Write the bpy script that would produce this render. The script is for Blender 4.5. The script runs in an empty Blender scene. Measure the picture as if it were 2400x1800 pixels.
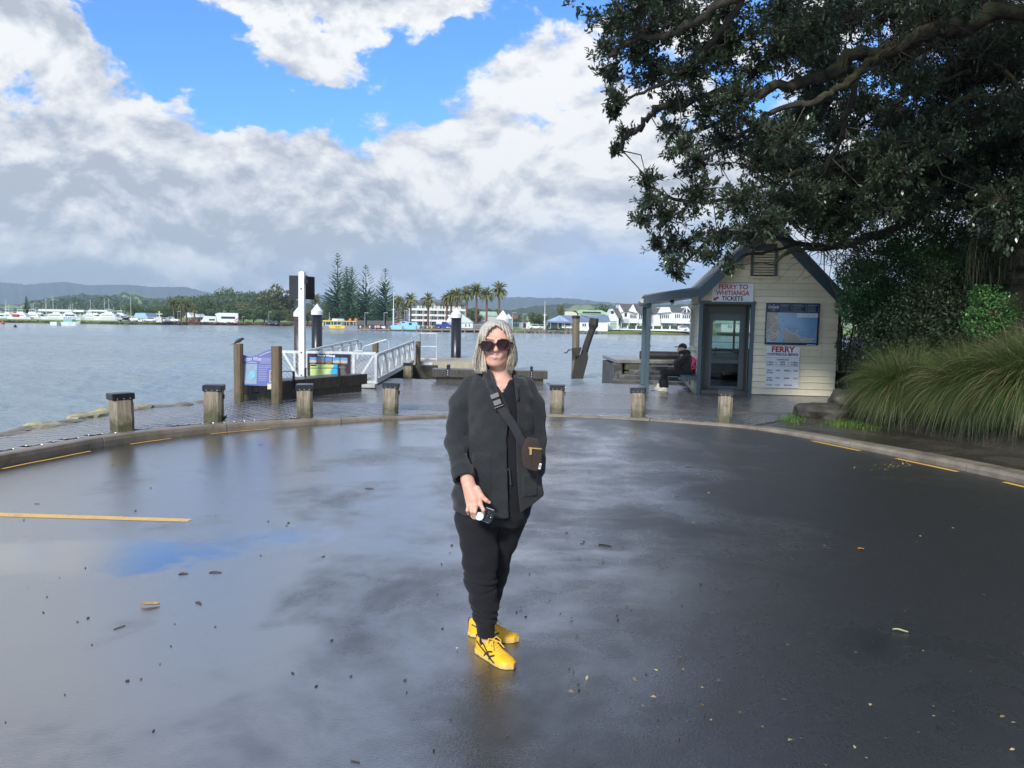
import bpy,bmesh,math,random
import numpy as np
from mathutils import Vector,Matrix

random.seed(7)
RNG=np.random.default_rng(11)
R=math.radians
C=bpy.context.scene.collection
SC=bpy.context.scene

# ------------------------------------------------------------------ camera
CAM_H=1.6
F_PX=1800.0  # focal length in pixels of the 2400 wide photograph
PITCH,ROLL=R(4.45),R(1.1)
_f=Vector((0,math.cos(PITCH),-math.sin(PITCH)))
_r0=Vector((1,0,0));_u0=_r0.cross(_f)
_r=_r0*math.cos(ROLL)+_u0*math.sin(ROLL)
_u=_u0*math.cos(ROLL)-_r0*math.sin(ROLL)
cam_d=bpy.data.cameras.new('camera')
cam=bpy.data.objects.new('camera',cam_d)
C.objects.link(cam)
cam.matrix_world=Matrix(((_r.x,_u.x,-_f.x,0),(_r.y,_u.y,-_f.y,0),(_r.z,_u.z,-_f.z,CAM_H),(0,0,0,1)))
cam_d.sensor_width=36.0
cam_d.lens=36.0*F_PX/2400.0
cam_d.clip_start=0.1
cam_d.clip_end=30000
SC.camera=cam

# ------------------------------------------------------------------ node helper
class S:
    """a socket with arithmetic"""
    def __init__(s,nt,sock):s.nt=nt;s.k=sock
    def _m(s,op,b=None,c=None,clamp=False):
        n=s.nt.nodes.new('ShaderNodeMath');n.operation=op;n.use_clamp=clamp
        for i,v in enumerate((s,b,c)):
            if v is None:continue
            if isinstance(v,S):s.nt.links.new(v.k,n.inputs[i])
            else:n.inputs[i].default_value=v
        return S(s.nt,n.outputs[0])
    def __add__(s,o):return s._m('ADD',o)
    __radd__=__add__
    def __sub__(s,o):return s._m('SUBTRACT',o)
    def __rsub__(s,o):return(s*-1.0)+o
    def __mul__(s,o):return s._m('MULTIPLY',o)
    __rmul__=__mul__
    def __truediv__(s,o):return s._m('DIVIDE',o)
    def max(s,o):return s._m('MAXIMUM',o)
    def min(s,o):return s._m('MINIMUM',o)
    def pow(s,o):return s._m('POWER',o)
    def clamp(s):return s._m('ADD',0.0,clamp=True)
    def exp(s):return s._m('EXPONENT')
    def sin(s):return s._m('SINE')
    def gt(s,o):return s._m('GREATER_THAN',o)
    def smooth(s,a,b,lo=0.0,hi=1.0):
        n=s.nt.nodes.new('ShaderNodeMapRange');n.interpolation_type='SMOOTHSTEP'
        s.nt.links.new(s.k,n.inputs['Value'])
        for nm,v in(('From Min',a),('From Max',b),('To Min',lo),('To Max',hi)):n.inputs[nm].default_value=v
        return S(s.nt,n.outputs[0])

class NT:
    def __init__(s,nt):s.nt=nt
    def new(s,t,**kw):
        n=s.nt.nodes.new(t)
        for k,v in kw.items():setattr(n,k,v)
        return n
    def link(s,a,b):s.nt.links.new(a.k if isinstance(a,S)else a,b)
    def vec(s,x,y,z):
        n=s.new('ShaderNodeCombineXYZ')
        for i,v in enumerate((x,y,z)):
            if isinstance(v,S):s.link(v,n.inputs[i])
            else:n.inputs[i].default_value=v
        return S(s.nt,n.outputs[0])
    def sep(s,v):
        n=s.new('ShaderNodeSeparateXYZ');s.link(v,n.inputs[0])
        return[S(s.nt,o)for o in n.outputs]
    def noise(s,v=None,scale=1.0,detail=4.0,rough=0.5,dist=0.0,out=0,w=None):
        n=s.new('ShaderNodeTexNoise')
        if w is not None:n.noise_dimensions='4D';n.inputs['W'].default_value=w
        if v is not None:s.link(v,n.inputs['Vector'])
        n.inputs['Scale'].default_value=scale;n.inputs['Detail'].default_value=detail
        n.inputs['Roughness'].default_value=rough;n.inputs['Distortion'].default_value=dist
        return S(s.nt,n.outputs[out])
    def map(s,v,scale=(1,1,1),loc=(0,0,0),rot=(0,0,0)):
        n=s.new('ShaderNodeMapping');s.link(v,n.inputs['Vector'])
        n.inputs['Scale'].default_value=scale;n.inputs['Location'].default_value=loc;n.inputs['Rotation'].default_value=rot
        return S(s.nt,n.outputs[0])
    def mix(s,fac,a,b,mode='MIX'):
        n=s.new('ShaderNodeMix',data_type='RGBA',blend_type=mode)
        for key,v in((0,fac),(6,a),(7,b)):
            if isinstance(v,S):s.link(v,n.inputs[key])
            elif isinstance(v,(int,float)):n.inputs[key].default_value=v
            else:n.inputs[key].default_value=tuple(v)[:3]+(1,)
        return S(s.nt,n.outputs[2])
    def bump(s,h,strength=0.3,dist=0.01,normal=None):
        n=s.new('ShaderNodeBump');s.link(h,n.inputs['Height'])
        n.inputs['Strength'].default_value=strength;n.inputs['Distance'].default_value=dist
        if normal is not None:s.link(normal,n.inputs['Normal'])
        return S(s.nt,n.outputs[0])
    def attr(s,name):
        n=s.new('ShaderNodeAttribute',attribute_name=name);return S(s.nt,n.outputs['Fac']),S(s.nt,n.outputs['Color'])

# ------------------------------------------------------------------ world: broken cloud under a blue sky
SUN_EL,SUN_AZ=R(33),R(200)  # azimuth clockwise from +Y: behind the camera, to its left
w=bpy.data.worlds.new('World');SC.world=w;w.use_nodes=True
nt=w.node_tree;nt.nodes.clear();N=NT(nt)
sky=N.new('ShaderNodeTexSky');sky.sky_type='NISHITA';sky.sun_disc=False
sky.sun_elevation=SUN_EL;sky.sun_rotation=SUN_AZ
sky.air_density=1.0;sky.dust_density=0.3;sky.ozone_density=2.5
geo=N.new('ShaderNodeTexCoord')
dx,dy,dz=N.sep(S(nt,geo.outputs['Generated']))
front=dy.smooth(0.05,0.25)
yy=dy.max(0.12)
u=dx/yy;v=dz/yy
warp=N.noise(N.vec(dx,dy,dz*1.4),9.0,6,0.62,out=1,w=1.7);wx_,wy_,wz_=N.sep(warp)
u=u+(wx_-0.5)*0.24;v=v+(wy_-0.5)*0.15
zc=dz.max(0.0)
px_,py_=dx*1.0,dy*1.0
pz_=zc*1.55
q=N.vec(px_,py_,pz_)
q2=N.vec(px_,py_,pz_-0.032)  # the same field a little lower: relief of the billows
def fbm(vec,sc,det,ro,w_=0.0,dist=0.25):return N.noise(vec,sc,det,ro,dist,w=w_)
n1=fbm(q,6.0,13,0.60);n1b=fbm(q2,6.0,10,0.60)
n2=fbm(q,2.2,4,0.5,3.3);n3=fbm(q,15.0,10,0.66,7.7)
def blob(px,py,rx,ry):
    """soft patch of sky round a direction (in or beyond the view)"""
    U,V=(px-1200)/1800.0,(760-py+0.019*(px-1200))/1800.0
    a=(u-U)*(1800.0/rx);b=(v-V)*(1800.0/ry)
    return(a*a+b*b)._m('MULTIPLY',-1.0).exp()*front
def total(lst):
    t=None
    for e in lst:t=e if t is None else t+e
    return t
holes=total([blob(400,90,120,95)*1.15,blob(460,190,150,90)*1.05,blob(600,235,150,45)*.55,blob(560,290,130,55)*.85,blob(330,250,90,60)*.75,
               blob(750,95,160,34)*.75,blob(900,120,42,50)*.75,blob(1100,95,70,34)*.8,blob(1330,25,150,48)*1.05,blob(76,215,48,36)*.45,
               blob(960,275,90,48)*.55,blob(660,285,60,24)*.5,blob(950,362,80,26)*.4,blob(245,30,60,90)*.55,blob(430,10,160,40)*.5])
solid=total([blob(900,105,110,45)*.5,blob(-150,-420,520,330)*.6,blob(300,-330,420,200)*.25,blob(60,110,240,190)*.32,blob(700,15,340,62)*.75,blob(740,135,150,42)*.85,blob(800,200,90,26)*.5,blob(1230,300,240,190)*.12,blob(1020,60,120,60)*.1,blob(400,262,110,24)*.4,
               blob(500,560,1500,190)*.8,blob(1000,230,260,60)*.08])
low=v.smooth(0.30,0.02)
cov=n1*1.75+n3*0.52-0.525+0.09*(n2-0.5)+solid*0.55-holes*0.31+low*0.25
mask=cov.smooth(0.52,0.68)
thick=cov.smooth(0.60,1.02)
relief=(n1b-n1)*1.0
greyz=total([blob(250,500,620,130)*.55,blob(700,590,560,80)*.42,blob(1250,610,420,60)*.35,blob(100,640,420,60)*.25,blob(1500,480,160,110)*.22])
brightz=total([blob(-150,-420,560,360)*.55,blob(450,-330,480,230)*.4,blob(1000,450,420,160)*.18,blob(1200,330,380,230)*.30,blob(90,90,240,160)*.05,blob(470,640,190,26)*.22,blob(360,330,190,46)*.22,blob(100,640,560,30)*.30])  # first two patches lie out of view, added to brighten the road's reflection
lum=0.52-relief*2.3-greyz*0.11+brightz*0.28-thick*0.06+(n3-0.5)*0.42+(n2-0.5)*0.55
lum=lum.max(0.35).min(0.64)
storm=(total([blob(1350,655,560,60),blob(980,700,420,40)*.7,blob(1650,600,300,90)*.6])*0.80).min(0.9)
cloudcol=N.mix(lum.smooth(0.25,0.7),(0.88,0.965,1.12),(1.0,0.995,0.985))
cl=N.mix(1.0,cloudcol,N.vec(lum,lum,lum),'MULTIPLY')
cl=N.mix(storm,cl,N.mix(n1.smooth(.3,.7),(0.28,0.42,0.70),(0.40,0.52,0.72)))
bgs=N.new('ShaderNodeBackground');bgs.inputs['Strength'].default_value=0.13
skyc=N.mix(1.0,S(nt,sky.outputs[0]),(0.42,0.76,1.18),'MULTIPLY')
N.link(skyc,bgs.inputs['Color'])
bgc=N.new('ShaderNodeBackground');bgc.inputs['Strength'].default_value=1.0
N.link(cl,bgc.inputs['Color'])
mixs=N.new('ShaderNodeMixShader');N.link(mask,mixs.inputs[0]);N.link(bgs.outputs[0],mixs.inputs[1]);N.link(bgc.outputs[0],mixs.inputs[2])
wo=N.new('ShaderNodeOutputWorld');N.link(mixs.outputs[0],wo.inputs['Surface'])
w.cycles.sampling_method='MANUAL';w.cycles.sample_map_resolution=1024

# ------------------------------------------------------------------ the sun, veiled by cloud
sl=bpy.data.lights.new('sun','SUN');sl.energy=2.6;sl.angle=R(9);sl.color=(1.0,0.96,0.89)
so=bpy.data.objects.new('sun',sl);C.objects.link(so)
sd=Vector((math.sin(SUN_AZ)*math.cos(SUN_EL),math.cos(SUN_AZ)*math.cos(SUN_EL),math.sin(SUN_EL)))
so.rotation_euler=sd.to_track_quat('Z','Y').to_euler()
so.location=sd*60

SC.view_settings.view_transform='Standard';SC.view_settings.look='None'
SC.view_settings.exposure=0.72;SC.view_settings.gamma=1.0
SC.view_settings.use_curve_mapping=False
SC.render.engine='CYCLES'
SC.cycles.max_bounces=8;SC.cycles.diffuse_bounces=3;SC.cycles.glossy_bounces=4;SC.cycles.transparent_max_bounces=12
SC.cycles.transmission_bounces=8;SC.cycles.volume_bounces=0
SC.cycles.sample_clamp_indirect=6.0
SC.cycles.use_denoising=True

# ------------------------------------------------------------------ planning helpers: from the photograph to the place
def ray(px,py):
    return _f+_r*((px-1200)/F_PX)+_u*((900-py)/F_PX)
def P(px,py,Y):
    d=ray(px,py);t=Y/d.y
    return Vector((0,0,CAM_H))+d*t
def G(px,py,z=0.0):
    d=ray(px,py);t=(z-CAM_H)/d.z
    return Vector((0,0,CAM_H))+d*t

# ------------------------------------------------------------------ object helpers
def props(o,label=None,cat=None,group=None,kind=None):
    if label:o['label']=label
    if cat:o['category']=cat
    if group:o['group']=group
    if kind:o['kind']=kind
    return o
def empty(name,loc=(0,0,0),rz=0.0,label=None,cat=None,group=None,kind=None,parent=None):
    o=bpy.data.objects.new(name,None);C.objects.link(o)
    o.location=loc;o.rotation_euler=(0,0,rz);o.empty_display_size=0.2
    if parent:o.parent=parent
    return props(o,label,cat,group,kind)
def wm(o):
    m=Matrix.LocRotScale(o.location,o.rotation_euler,o.scale)
    return wm(o.parent)@m if o.parent else m
def np_mesh(name,verts,faces,smooth=False):
    """verts (n,3); faces: (m,3) or (m,4) array or list of lists"""
    me=bpy.data.meshes.new(name)
    if isinstance(faces,np.ndarray):
        verts=np.asarray(verts,np.float32);k=faces.shape[1];m=faces.shape[0]
        me.vertices.add(len(verts));me.vertices.foreach_set('co',verts.ravel())
        me.loops.add(m*k);me.loops.foreach_set('vertex_index',faces.astype(np.int32).ravel())
        me.polygons.add(m);me.polygons.foreach_set('loop_start',np.arange(0,m*k,k,dtype=np.int32))
        try:me.polygons.foreach_set('loop_total',np.full(m,k,np.int32))
        except Exception:pass
        if smooth:me.polygons.foreach_set('use_smooth',np.ones(m,bool))
        me.update(calc_edges=True)
    else:
        me.from_pydata([tuple(p)for p in verts],[],[list(f)for f in faces])
        if smooth:
            for p in me.polygons:p.use_smooth=True
        me.update()
    return me
def obj(name,me,mat=None,parent=None,loc=(0,0,0),rz=0.0,**kw):
    o=bpy.data.objects.new(name,me);C.objects.link(o)
    if mat is not None and len(me.materials)==0:me.materials.append(mat)
    o.location=loc;o.rotation_euler=(0,0,rz)
    if parent is not None:o.parent=parent
    props(o,**kw)
    return o
def copy_tree(o,parent=None):
    c=o.copy();C.objects.link(c)
    c.parent=parent
    for ch in list(o.children):copy_tree(ch,c)
    return c
def vcol(me,name,vals):
    """float attribute per point"""
    a=me.attributes.new(name,'FLOAT','POINT');a.data.foreach_set('value',np.asarray(vals,np.float32).ravel())
def vrgb(me,name,cols):
    a=me.attributes.new(name,'FLOAT_COLOR','POINT')
    c=np.ones((len(cols),4),np.float32);c[:,:3]=cols;a.data.foreach_set('color',c.ravel())

class MB:
    """collects shapes, then links them as ONE mesh object"""
    def __init__(s,frame=None):
        s.v=[];s.f=[];s.M=frame
    def add(s,vs,fs):
        n=len(s.v)
        s.v+=[Vector(p)for p in vs];s.f+=[[i+n for i in f]for f in fs];return s
    def box(s,c,size,rz=0.0,rx=0.0,ry=0.0,taper=1.0,bev=0.0):
        hx,hy,hz=size[0]/2,size[1]/2,size[2]/2
        m=Matrix.Translation(c)@Matrix.Rotation(rz,4,'Z')@Matrix.Rotation(ry,4,'Y')@Matrix.Rotation(rx,4,'X')
        if bev>0:
            b=min(bev,hx*.9,hy*.9,hz*.9);vs=[]
            for(z,ins)in((-hz,b),(-hz+b,0),(hz-b,0),(hz,b)):
                k=taper if z>0 else 1.0
                ax,ay=(hx-ins)*k,(hy-ins)*k
                c2=b*.7
                vs+=[(-ax+c2,-ay,z),(ax-c2,-ay,z),(ax,-ay+c2,z),(ax,ay-c2,z),(ax-c2,ay,z),(-ax+c2,ay,z),(-ax,ay-c2,z),(-ax,-ay+c2,z)]
            fs=[list(range(7,-1,-1)),list(range(24,32))]
            for r in range(3):
                for i in range(8):
                    j=(i+1)%8;fs.append([r*8+i,r*8+j,r*8+8+j,r*8+8+i])
        else:
            t=taper
            vs=[(-hx,-hy,-hz),(hx,-hy,-hz),(hx,hy,-hz),(-hx,hy,-hz),(-hx*t,-hy*t,hz),(hx*t,-hy*t,hz),(hx*t,hy*t,hz),(-hx*t,hy*t,hz)]
            fs=[[3,2,1,0],[4,5,6,7],[0,1,5,4],[1,2,6,5],[2,3,7,6],[3,0,4,7]]
        return s.add([m@Vector(p)for p in vs],fs)
    def beam(s,a,b,w,h,up=(0,0,1),bev=0.0):
        a,b=Vector(a),Vector(b);d=(b-a);L=d.length
        if L<1e-6:return s
        d/=L;up=Vector(up)
        if abs(d.dot(up))>0.999:up=Vector((0,1,0))
        x=d.cross(up).normalized();z=x.cross(d)
        m=Matrix(((d.x,x.x,z.x,0),(d.y,x.y,z.y,0),(d.z,x.z,z.z,0),(0,0,0,1)))
        t=MB();t.box((0,0,0),(L,w,h),bev=bev)
        mid=(a+b)/2
        return s.add([m@p+mid for p in t.v],t.f)
    def cyl(s,a,b,r0,r1=None,n=12,cap=True):
        r1=r0 if r1 is None else r1
        return s.tube([a,b],[r0,r1],n,cap)
    def tube(s,pts,rad,n=8,cap=True,flat=1.0):
        pts=[Vector(p)for p in pts]
        if not hasattr(rad,'__len__'):rad=[rad]*len(pts)
        vs=[];fs=[];prev=None
        for i,p in enumerate(pts):
            d=(pts[min(i+1,len(pts)-1)]-pts[max(i-1,0)])
            d=d.normalized()if d.length>1e-9 else Vector((0,0,1))
            if prev is None:
                ref=Vector((0,0,1))if abs(d.z)<0.9 else Vector((1,0,0))
                x=d.cross(ref).normalized()
            else:
                x=prev-d*prev.dot(d)
                x=x.normalized()if x.length>1e-6 else d.orthogonal().normalized()
            prev=x;y=d.cross(x)
            for k in range(n):
                t=2*math.pi*k/n
                vs.append(p+(x*math.cos(t)+y*(math.sin(t)*flat))*rad[i])
        for i in range(len(pts)-1):
            for k in range(n):
                j=(k+1)%n
                fs.append([i*n+k,i*n+j,(i+1)*n+j,(i+1)*n+k])
        if cap:
            fs.append(list(range(n-1,-1,-1)));fs.append([(len(pts)-1)*n+k for k in range(n)])
        return s.add(vs,fs)
    def prism(s,poly,a,b):
        """poly: list of 3D points (planar), extruded by the vector from a to b"""
        d=Vector(b)-Vector(a);n=len(poly)
        vs=[Vector(p)for p in poly]+[Vector(p)+d for p in poly]
        fs=[list(range(n-1,-1,-1)),list(range(n,2*n))]
        for i in range(n):
            j=(i+1)%n;fs.append([i,j,n+j,n+i])
        return s.add(vs,fs)
    def poly(s,pts):return s.add(pts,[list(range(len(pts)))])
    def lathe(s,c,prof,n=16):
        c=Vector(c);vs=[];fs=[]
        for(r,z)in prof:
            for k in range(n):
                t=2*math.pi*k/n;vs.append(c+Vector((r*math.cos(t),r*math.sin(t),z)))
        for i in range(len(prof)-1):
            for k in range(n):
                j=(k+1)%n;fs.append([i*n+k,i*n+j,(i+1)*n+j,(i+1)*n+k])
        fs.append(list(range(n-1,-1,-1)));fs.append([(len(prof)-1)*n+k for k in range(n)])
        return s.add(vs,fs)
    def mesh(s,name,smooth=False):
        return np_mesh(name,s.v,s.f,smooth)
    def build(s,name,mat,parent=None,smooth=False,world=False,**kw):
        """world=True: the shapes were collected in world coordinates"""
        if world and parent is not None:
            m=wm(parent).inverted();s.v=[m@p for p in s.v]
        me=s.mesh(name,smooth)
        bm=bmesh.new();bm.from_mesh(me);bmesh.ops.recalc_face_normals(bm,faces=bm.faces);bm.to_mesh(me);bm.free()
        return obj(name,me,mat,parent,**kw)
    def top(s,name,mat,smooth=False,**kw):
        """a one-mesh thing: origin at its base"""
        vs=s.v;mn=Vector((sum(p.x for p in vs)/len(vs),sum(p.y for p in vs)/len(vs),min(p.z for p in vs)))
        s.v=[p-mn for p in vs]
        o=s.build(name,mat,None,smooth,**kw);o.location=mn;return o

# ------------------------------------------------------------------ materials
def base_mat(name,rough=0.5,col=(.5,.5,.5),metal=0.0,spec=0.5):
    m=bpy.data.materials.new(name);m.use_nodes=True
    nt=m.node_tree;b=nt.nodes['Principled BSDF']
    b.inputs['Base Color'].default_value=tuple(col)+(1,);b.inputs['Roughness'].default_value=rough
    b.inputs['Metallic'].default_value=metal;b.inputs['Specular IOR Level'].default_value=spec
    return m,NT(nt),b
_mats={}
def M(name,col,rough=0.5,var=0.0,vscale=3.0,bump=0.0,bscale=40.0,metal=0.0,spec=0.5,coord='Object',stretch=(1,1,1),col2=None,grime=0.0,bdist=0.004):
    """a surface with noise-varied colour, fine relief and uneven gloss"""
    if name in _mats:return _mats[name]
    m,N,b=base_mat(name,rough,col,metal,spec)
    tc=N.new('ShaderNodeTexCoord');vec=S(m.node_tree,tc.outputs[coord])
    vec=N.map(vec,stretch)
    if var>0 or col2:
        n=N.noise(vec,vscale,6,0.6)
        c2=col2 if col2 else tuple(max(0.0,c*(1-var))for c in col)
        c1=col if col2 else tuple(min(1.0,c*(1+var*.6))for c in col)
        cc=N.mix(n.smooth(0.32,0.68),c2,c1)
        if grime>0:
            g=N.noise(vec,vscale*0.35,5,0.7,w=5.0)
            cc=N.mix(g.smooth(0.5,0.75)*grime,cc,(0.05,0.045,0.03))
        N.link(cc,b.inputs['Base Color'])
        N.link(n.smooth(0.2,0.8,rough*0.8,min(1,rough*1.2)),b.inputs['Roughness'])
    if bump>0:
        h=N.noise(vec,bscale,5,0.6)
        N.link(N.bump(h,bump,bdist),b.inputs['Normal'])
    _mats[name]=m
    return m
# ================================================================== SETTING
WATER_Z=-0.9
def interp(x,xs,ys):return float(np.interp(x,xs,ys))
def pz(x):return interp(x,[-6,-5,-3.3,-2,-0.7,4,6],[.125,.125,.085,.045,.03,.03,.06])

KERB=[(-5.6,-14),(-5.62,0),(-5.6,5),(-5.5,7),(-5.36,7.97),(-5.23,8.47),(-5.01,9.30),(-4.66,10.04),(-4.05,10.85),(-3.25,11.56),(-2.09,12.42),(-0.72,13.11),
        (0.59,13.36),(2.03,13.12),(3.36,12.53),(3.86,12.15),(4.23,11.58),(4.52,10.89),(5.04,9.47),(5.48,8.08),(5.75,6.5),(5.95,4),(6.1,0),(6.2,-14)]
def resample(pts,step):
    pts=[Vector((p[0],p[1],0))for p in pts];out=[]
    # Catmull-Rom
    dense=[]
    for i in range(len(pts)-1):
        p0,p1,p2,p3=pts[max(i-1,0)],pts[i],pts[i+1],pts[min(i+2,len(pts)-1)]
        for k in range(12):
            t=k/12
            dense.append(0.5*((2*p1)+(p2-p0)*t+(2*p0-5*p1+4*p2-p3)*t*t+(3*p1-p0-3*p2+p3)*t**3))
    dense.append(pts[-1])
    out=[dense[0]];acc=0
    for a,b in zip(dense,dense[1:]):
        L=(b-a).length
        while acc+L>=step:
            t=(step-acc)/L;a=a.lerp(b,t);out.append(a.copy());L=(b-a).length;acc=0
        acc+=L
    return out
kerb_pts=resample(KERB,0.3)

# ---- wet asphalt
def asphalt():
    m,N,b=base_mat('wet asphalt',0.2)
    tc=N.new('ShaderNodeTexCoord');vec=S(m.node_tree,tc.outputs['Object'])
    x,y,z=N.sep(vec)
    big=N.noise(vec,0.45,5,0.6,0.6)
    med=N.noise(vec,2.2,6,0.65,0.3)
    grain=N.noise(vec,80,3,0.8)
    fine=N.noise(vec,190,2,0.7)
    spots=N.noise(N.map(vec,(1,1,1),(3,1,0)),5.0,6,0.72,0.5)
    pud=(((x+2.9)*(x+2.9)*.7+(y-5.0)*(y-5.0)*3.6)*-1.0).exp()+(((x+1.5)*(x+1.5)*3.0+(y-5.7)*(y-5.7)*5.0)*-1.0).exp()*.7
    pud=(pud*1.3+(med-.5)*1.4+(big-.5)).smooth(.55,.85)
    dryness=(x*0.10+0.46+(big-0.5)*1.5+(med-0.5)*0.5).clamp()  # the film of water thins out to the right
    dark=spots.smooth(0.60,0.68)*big.smooth(0.45,0.6)
    c=N.mix(grain.smooth(0.3,0.75),(0.010,0.011,0.012),(0.034,0.034,0.034))
    c=N.mix(fine.smooth(0.62,0.74)*0.6,c,(0.13,0.125,0.12))
    c=N.mix(dark*0.75,c,(0.008,0.008,0.008))
    N.link(c,b.inputs['Base Color'])
    film=dryness.smooth(0.25,0.75)
    rg=film*0.20+0.165+(med-0.5)*0.14-pud*0.05+(grain-.5)*.10
    N.link(rg.max(0.03),b.inputs['Roughness'])
    b.inputs['IOR'].default_value=1.5
    N.link(1.0-film*0.55,b.inputs['Specular IOR Level'])
    b.inputs['Specular Tint'].default_value=(0.93,0.97,1.0,1)
    h=grain*0.7+fine*0.3
    bp=N.new('ShaderNodeBump');N.link(h,bp.inputs['Height']);bp.inputs['Distance'].default_value=0.009
    N.link(film*0.40+0.26-pud*.2,bp.inputs['Strength'])
    bp2=N.bump(med,0.10,0.03,S(m.node_tree,bp.outputs[0]))
    N.link(bp2,b.inputs['Normal'])
    # a coat of standing water
    N.link(1.0-film*0.75,b.inputs['Coat Weight']);b.inputs['Coat IOR'].default_value=3.2
    N.link(film*0.18+0.165-pud*0.05+(med-0.5)*0.10,b.inputs['Coat Roughness'])
    bp3=N.new('ShaderNodeBump');N.link(grain,bp3.inputs['Height']);bp3.inputs['Distance'].default_value=0.006
    N.link(film*0.34+0.22-pud*.18,bp3.inputs['Strength']);N.link(bp3.outputs[0],b.inputs['Coat Normal'])
    return m
mb=MB()
rp=[(p.x,p.y)for p in kerb_pts]
ring=[]
for i,p in enumerate(kerb_pts):  # 5 cm under the kerb
    a,c2=kerb_pts[max(i-1,0)],kerb_pts[min(i+1,len(kerb_pts)-1)]
    d=(c2-a).normalized();nrm=Vector((-d.y,d.x,0));ring.append(p+nrm*0.05)
mb.add([Vector((p.x,p.y,0))for p in ring],[list(range(len(ring)))])
mb.build('road',asphalt(),kind='structure')

# ---- painted lines
m,N,b=base_mat('yellow road paint',0.35)
tc=N.new('ShaderNodeTexCoord');vec=S(m.node_tree,tc.outputs['Object'])
pn=N.noise(vec,60,5,0.7);pn2=N.noise(vec,6,5,0.7)
N.link(N.mix((pn*0.6+pn2*0.4).smooth(0.50,0.60)*0.6,(0.80,0.46,0.09),(0.22,0.16,0.07)),b.inputs['Base Color'])
N.link(N.bump(pn,0.3,0.004),b.inputs['Normal'])
yellow_paint=m
def strip(name,quad,z,mat,label,cat,group=None):
    mb=MB();mb.poly([G(x,y,z)for x,y in quad])
    me=mb.mesh(name)
    return obj(name,me,mat,None,kind='structure')
a0,a1=G(-330,1191,.0015),G(-330,1200.5,.0015)
mb=MB();mb.poly([a1,G(437,1223,.0015),G(452,1216,.0015),a0]);mb.build('road_marking',yellow_paint,kind='structure')
def dash(i0,i1,off,wdt):
    mb=MB()
    for i in range(i0,i1):
        q=[]
        for j,o in((i,off),(i+1,off),(i+1,off+wdt),(i,off+wdt)):
            a,c2=kerb_pts[j-1],kerb_pts[j+1];d=(c2-a).normalized();nrm=Vector((d.y,-d.x,0))
            p=kerb_pts[j]+nrm*o;q.append((p.x,p.y,0.004))
        mb.poly(q)
    return mb.build('road_marking',yellow_paint,kind='structure')
def near_idx(px,py):
    g=G(px,py,0);return min(range(len(kerb_pts)),key=lambda i:(kerb_pts[i]-g).length)
for(A,B)in(((0,1096),(75,1084)),((94,1083),(211,1061)),((301,1044),(400,1030)),((488,1015),(640,1003)),((1930,1036),(2027,1053)),((2141,1077),(2251,1102)),((2352,1128),(2440,1148))):
    i0,i1=near_idx(*A),near_idx(*B);dash(i0,max(i1,i0+2),0.08,0.075 if A[0]>1500 else 0.045)

# ---- kerb: concrete sections laid end to end
def concrete(name,c1,c2,rough=0.4,moss=0.25):
    m,N,b=base_mat(name,rough)
    tc=N.new('ShaderNodeTexCoord');vec=S(m.node_tree,tc.outputs['Object'])
    a=N.noise(vec,2.5,7,0.65,0.4);g=N.noise(vec,70,4,0.7);st=N.noise(N.map(vec,(6,6,1.2)),1.5,6,0.7)
    c=N.mix(a.smooth(.3,.7),c1,c2)
    c=N.mix(g.smooth(.55,.75)*.35,c,tuple(k*.45 for k in c1))
    c=N.mix(st.smooth(.5,.75)*moss,c,(0.045,0.05,0.018))
    N.link(c,b.inputs['Base Color']);N.link(a.smooth(.3,.7,rough*.6,rough*1.3),b.inputs['Roughness'])
    N.link(N.bump(g,.5,.004),b.inputs['Normal'])
    return m
kerb_mat=concrete('wet kerb concrete',(0.16,0.135,0.10),(0.26,0.225,0.175),0.38)
kerb=empty('kerb',(0,0,0),kind='structure')
def kerb_h(i):
    x=kerb_pts[i].x;y=kerb_pts[i].y
    if x<-0.7:return pz(x)
    return 0.03 if x<3 else interp(x,[3,4.2,5.2],[.03,.045,.09])
i=0;seg_no=0
while i<len(kerb_pts)-2:
    j=min(i+6,len(kerb_pts)-1)
    if kerb_pts[i].y>2.0:
        mb=MB();ringv=[]
        wide=0.16 if kerb_pts[i].x<3.2 else 0.27
        sc=seg_no*1.0
        for k in range(i,j+1):
            a,c2=kerb_pts[max(k-1,0)],kerb_pts[min(k+1,len(kerb_pts)-1)];d=(c2-a).normalized()
            nrm=Vector((-d.y,d.x,0));p=kerb_pts[k].copy()
            if k==i:p+=d*0.006
            if k==j:p-=d*0.006
            h=kerb_h(k)+0.006;jit=random.uniform(-.004,.004)
            prof=[(0,-0.05),(jit,h*.55),(0.012+jit,h-.016),(0.03,h-0.003),(wide*.5,h+.002),(wide-.012,h),(wide,h-.012),(wide,-0.05)]
            ringv.append([p+nrm*o+Vector((0,0,z))for o,z in prof])
        n=len(ringv[0]);vs=[q for r in ringv for q in r];fs=[]
        for r in range(len(ringv)-1):
            for c in range(n-1):fs.append([r*n+c,r*n+c+1,(r+1)*n+c+1,(r+1)*n+c])
        fs.append(list(range(n)));fs.append([(len(ringv)-1)*n+c for c in range(n)][::-1])
        mb.add(vs,fs);mb.build('kerb_section',kerb_mat,kerb)
    i=j;seg_no+=1

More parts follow.
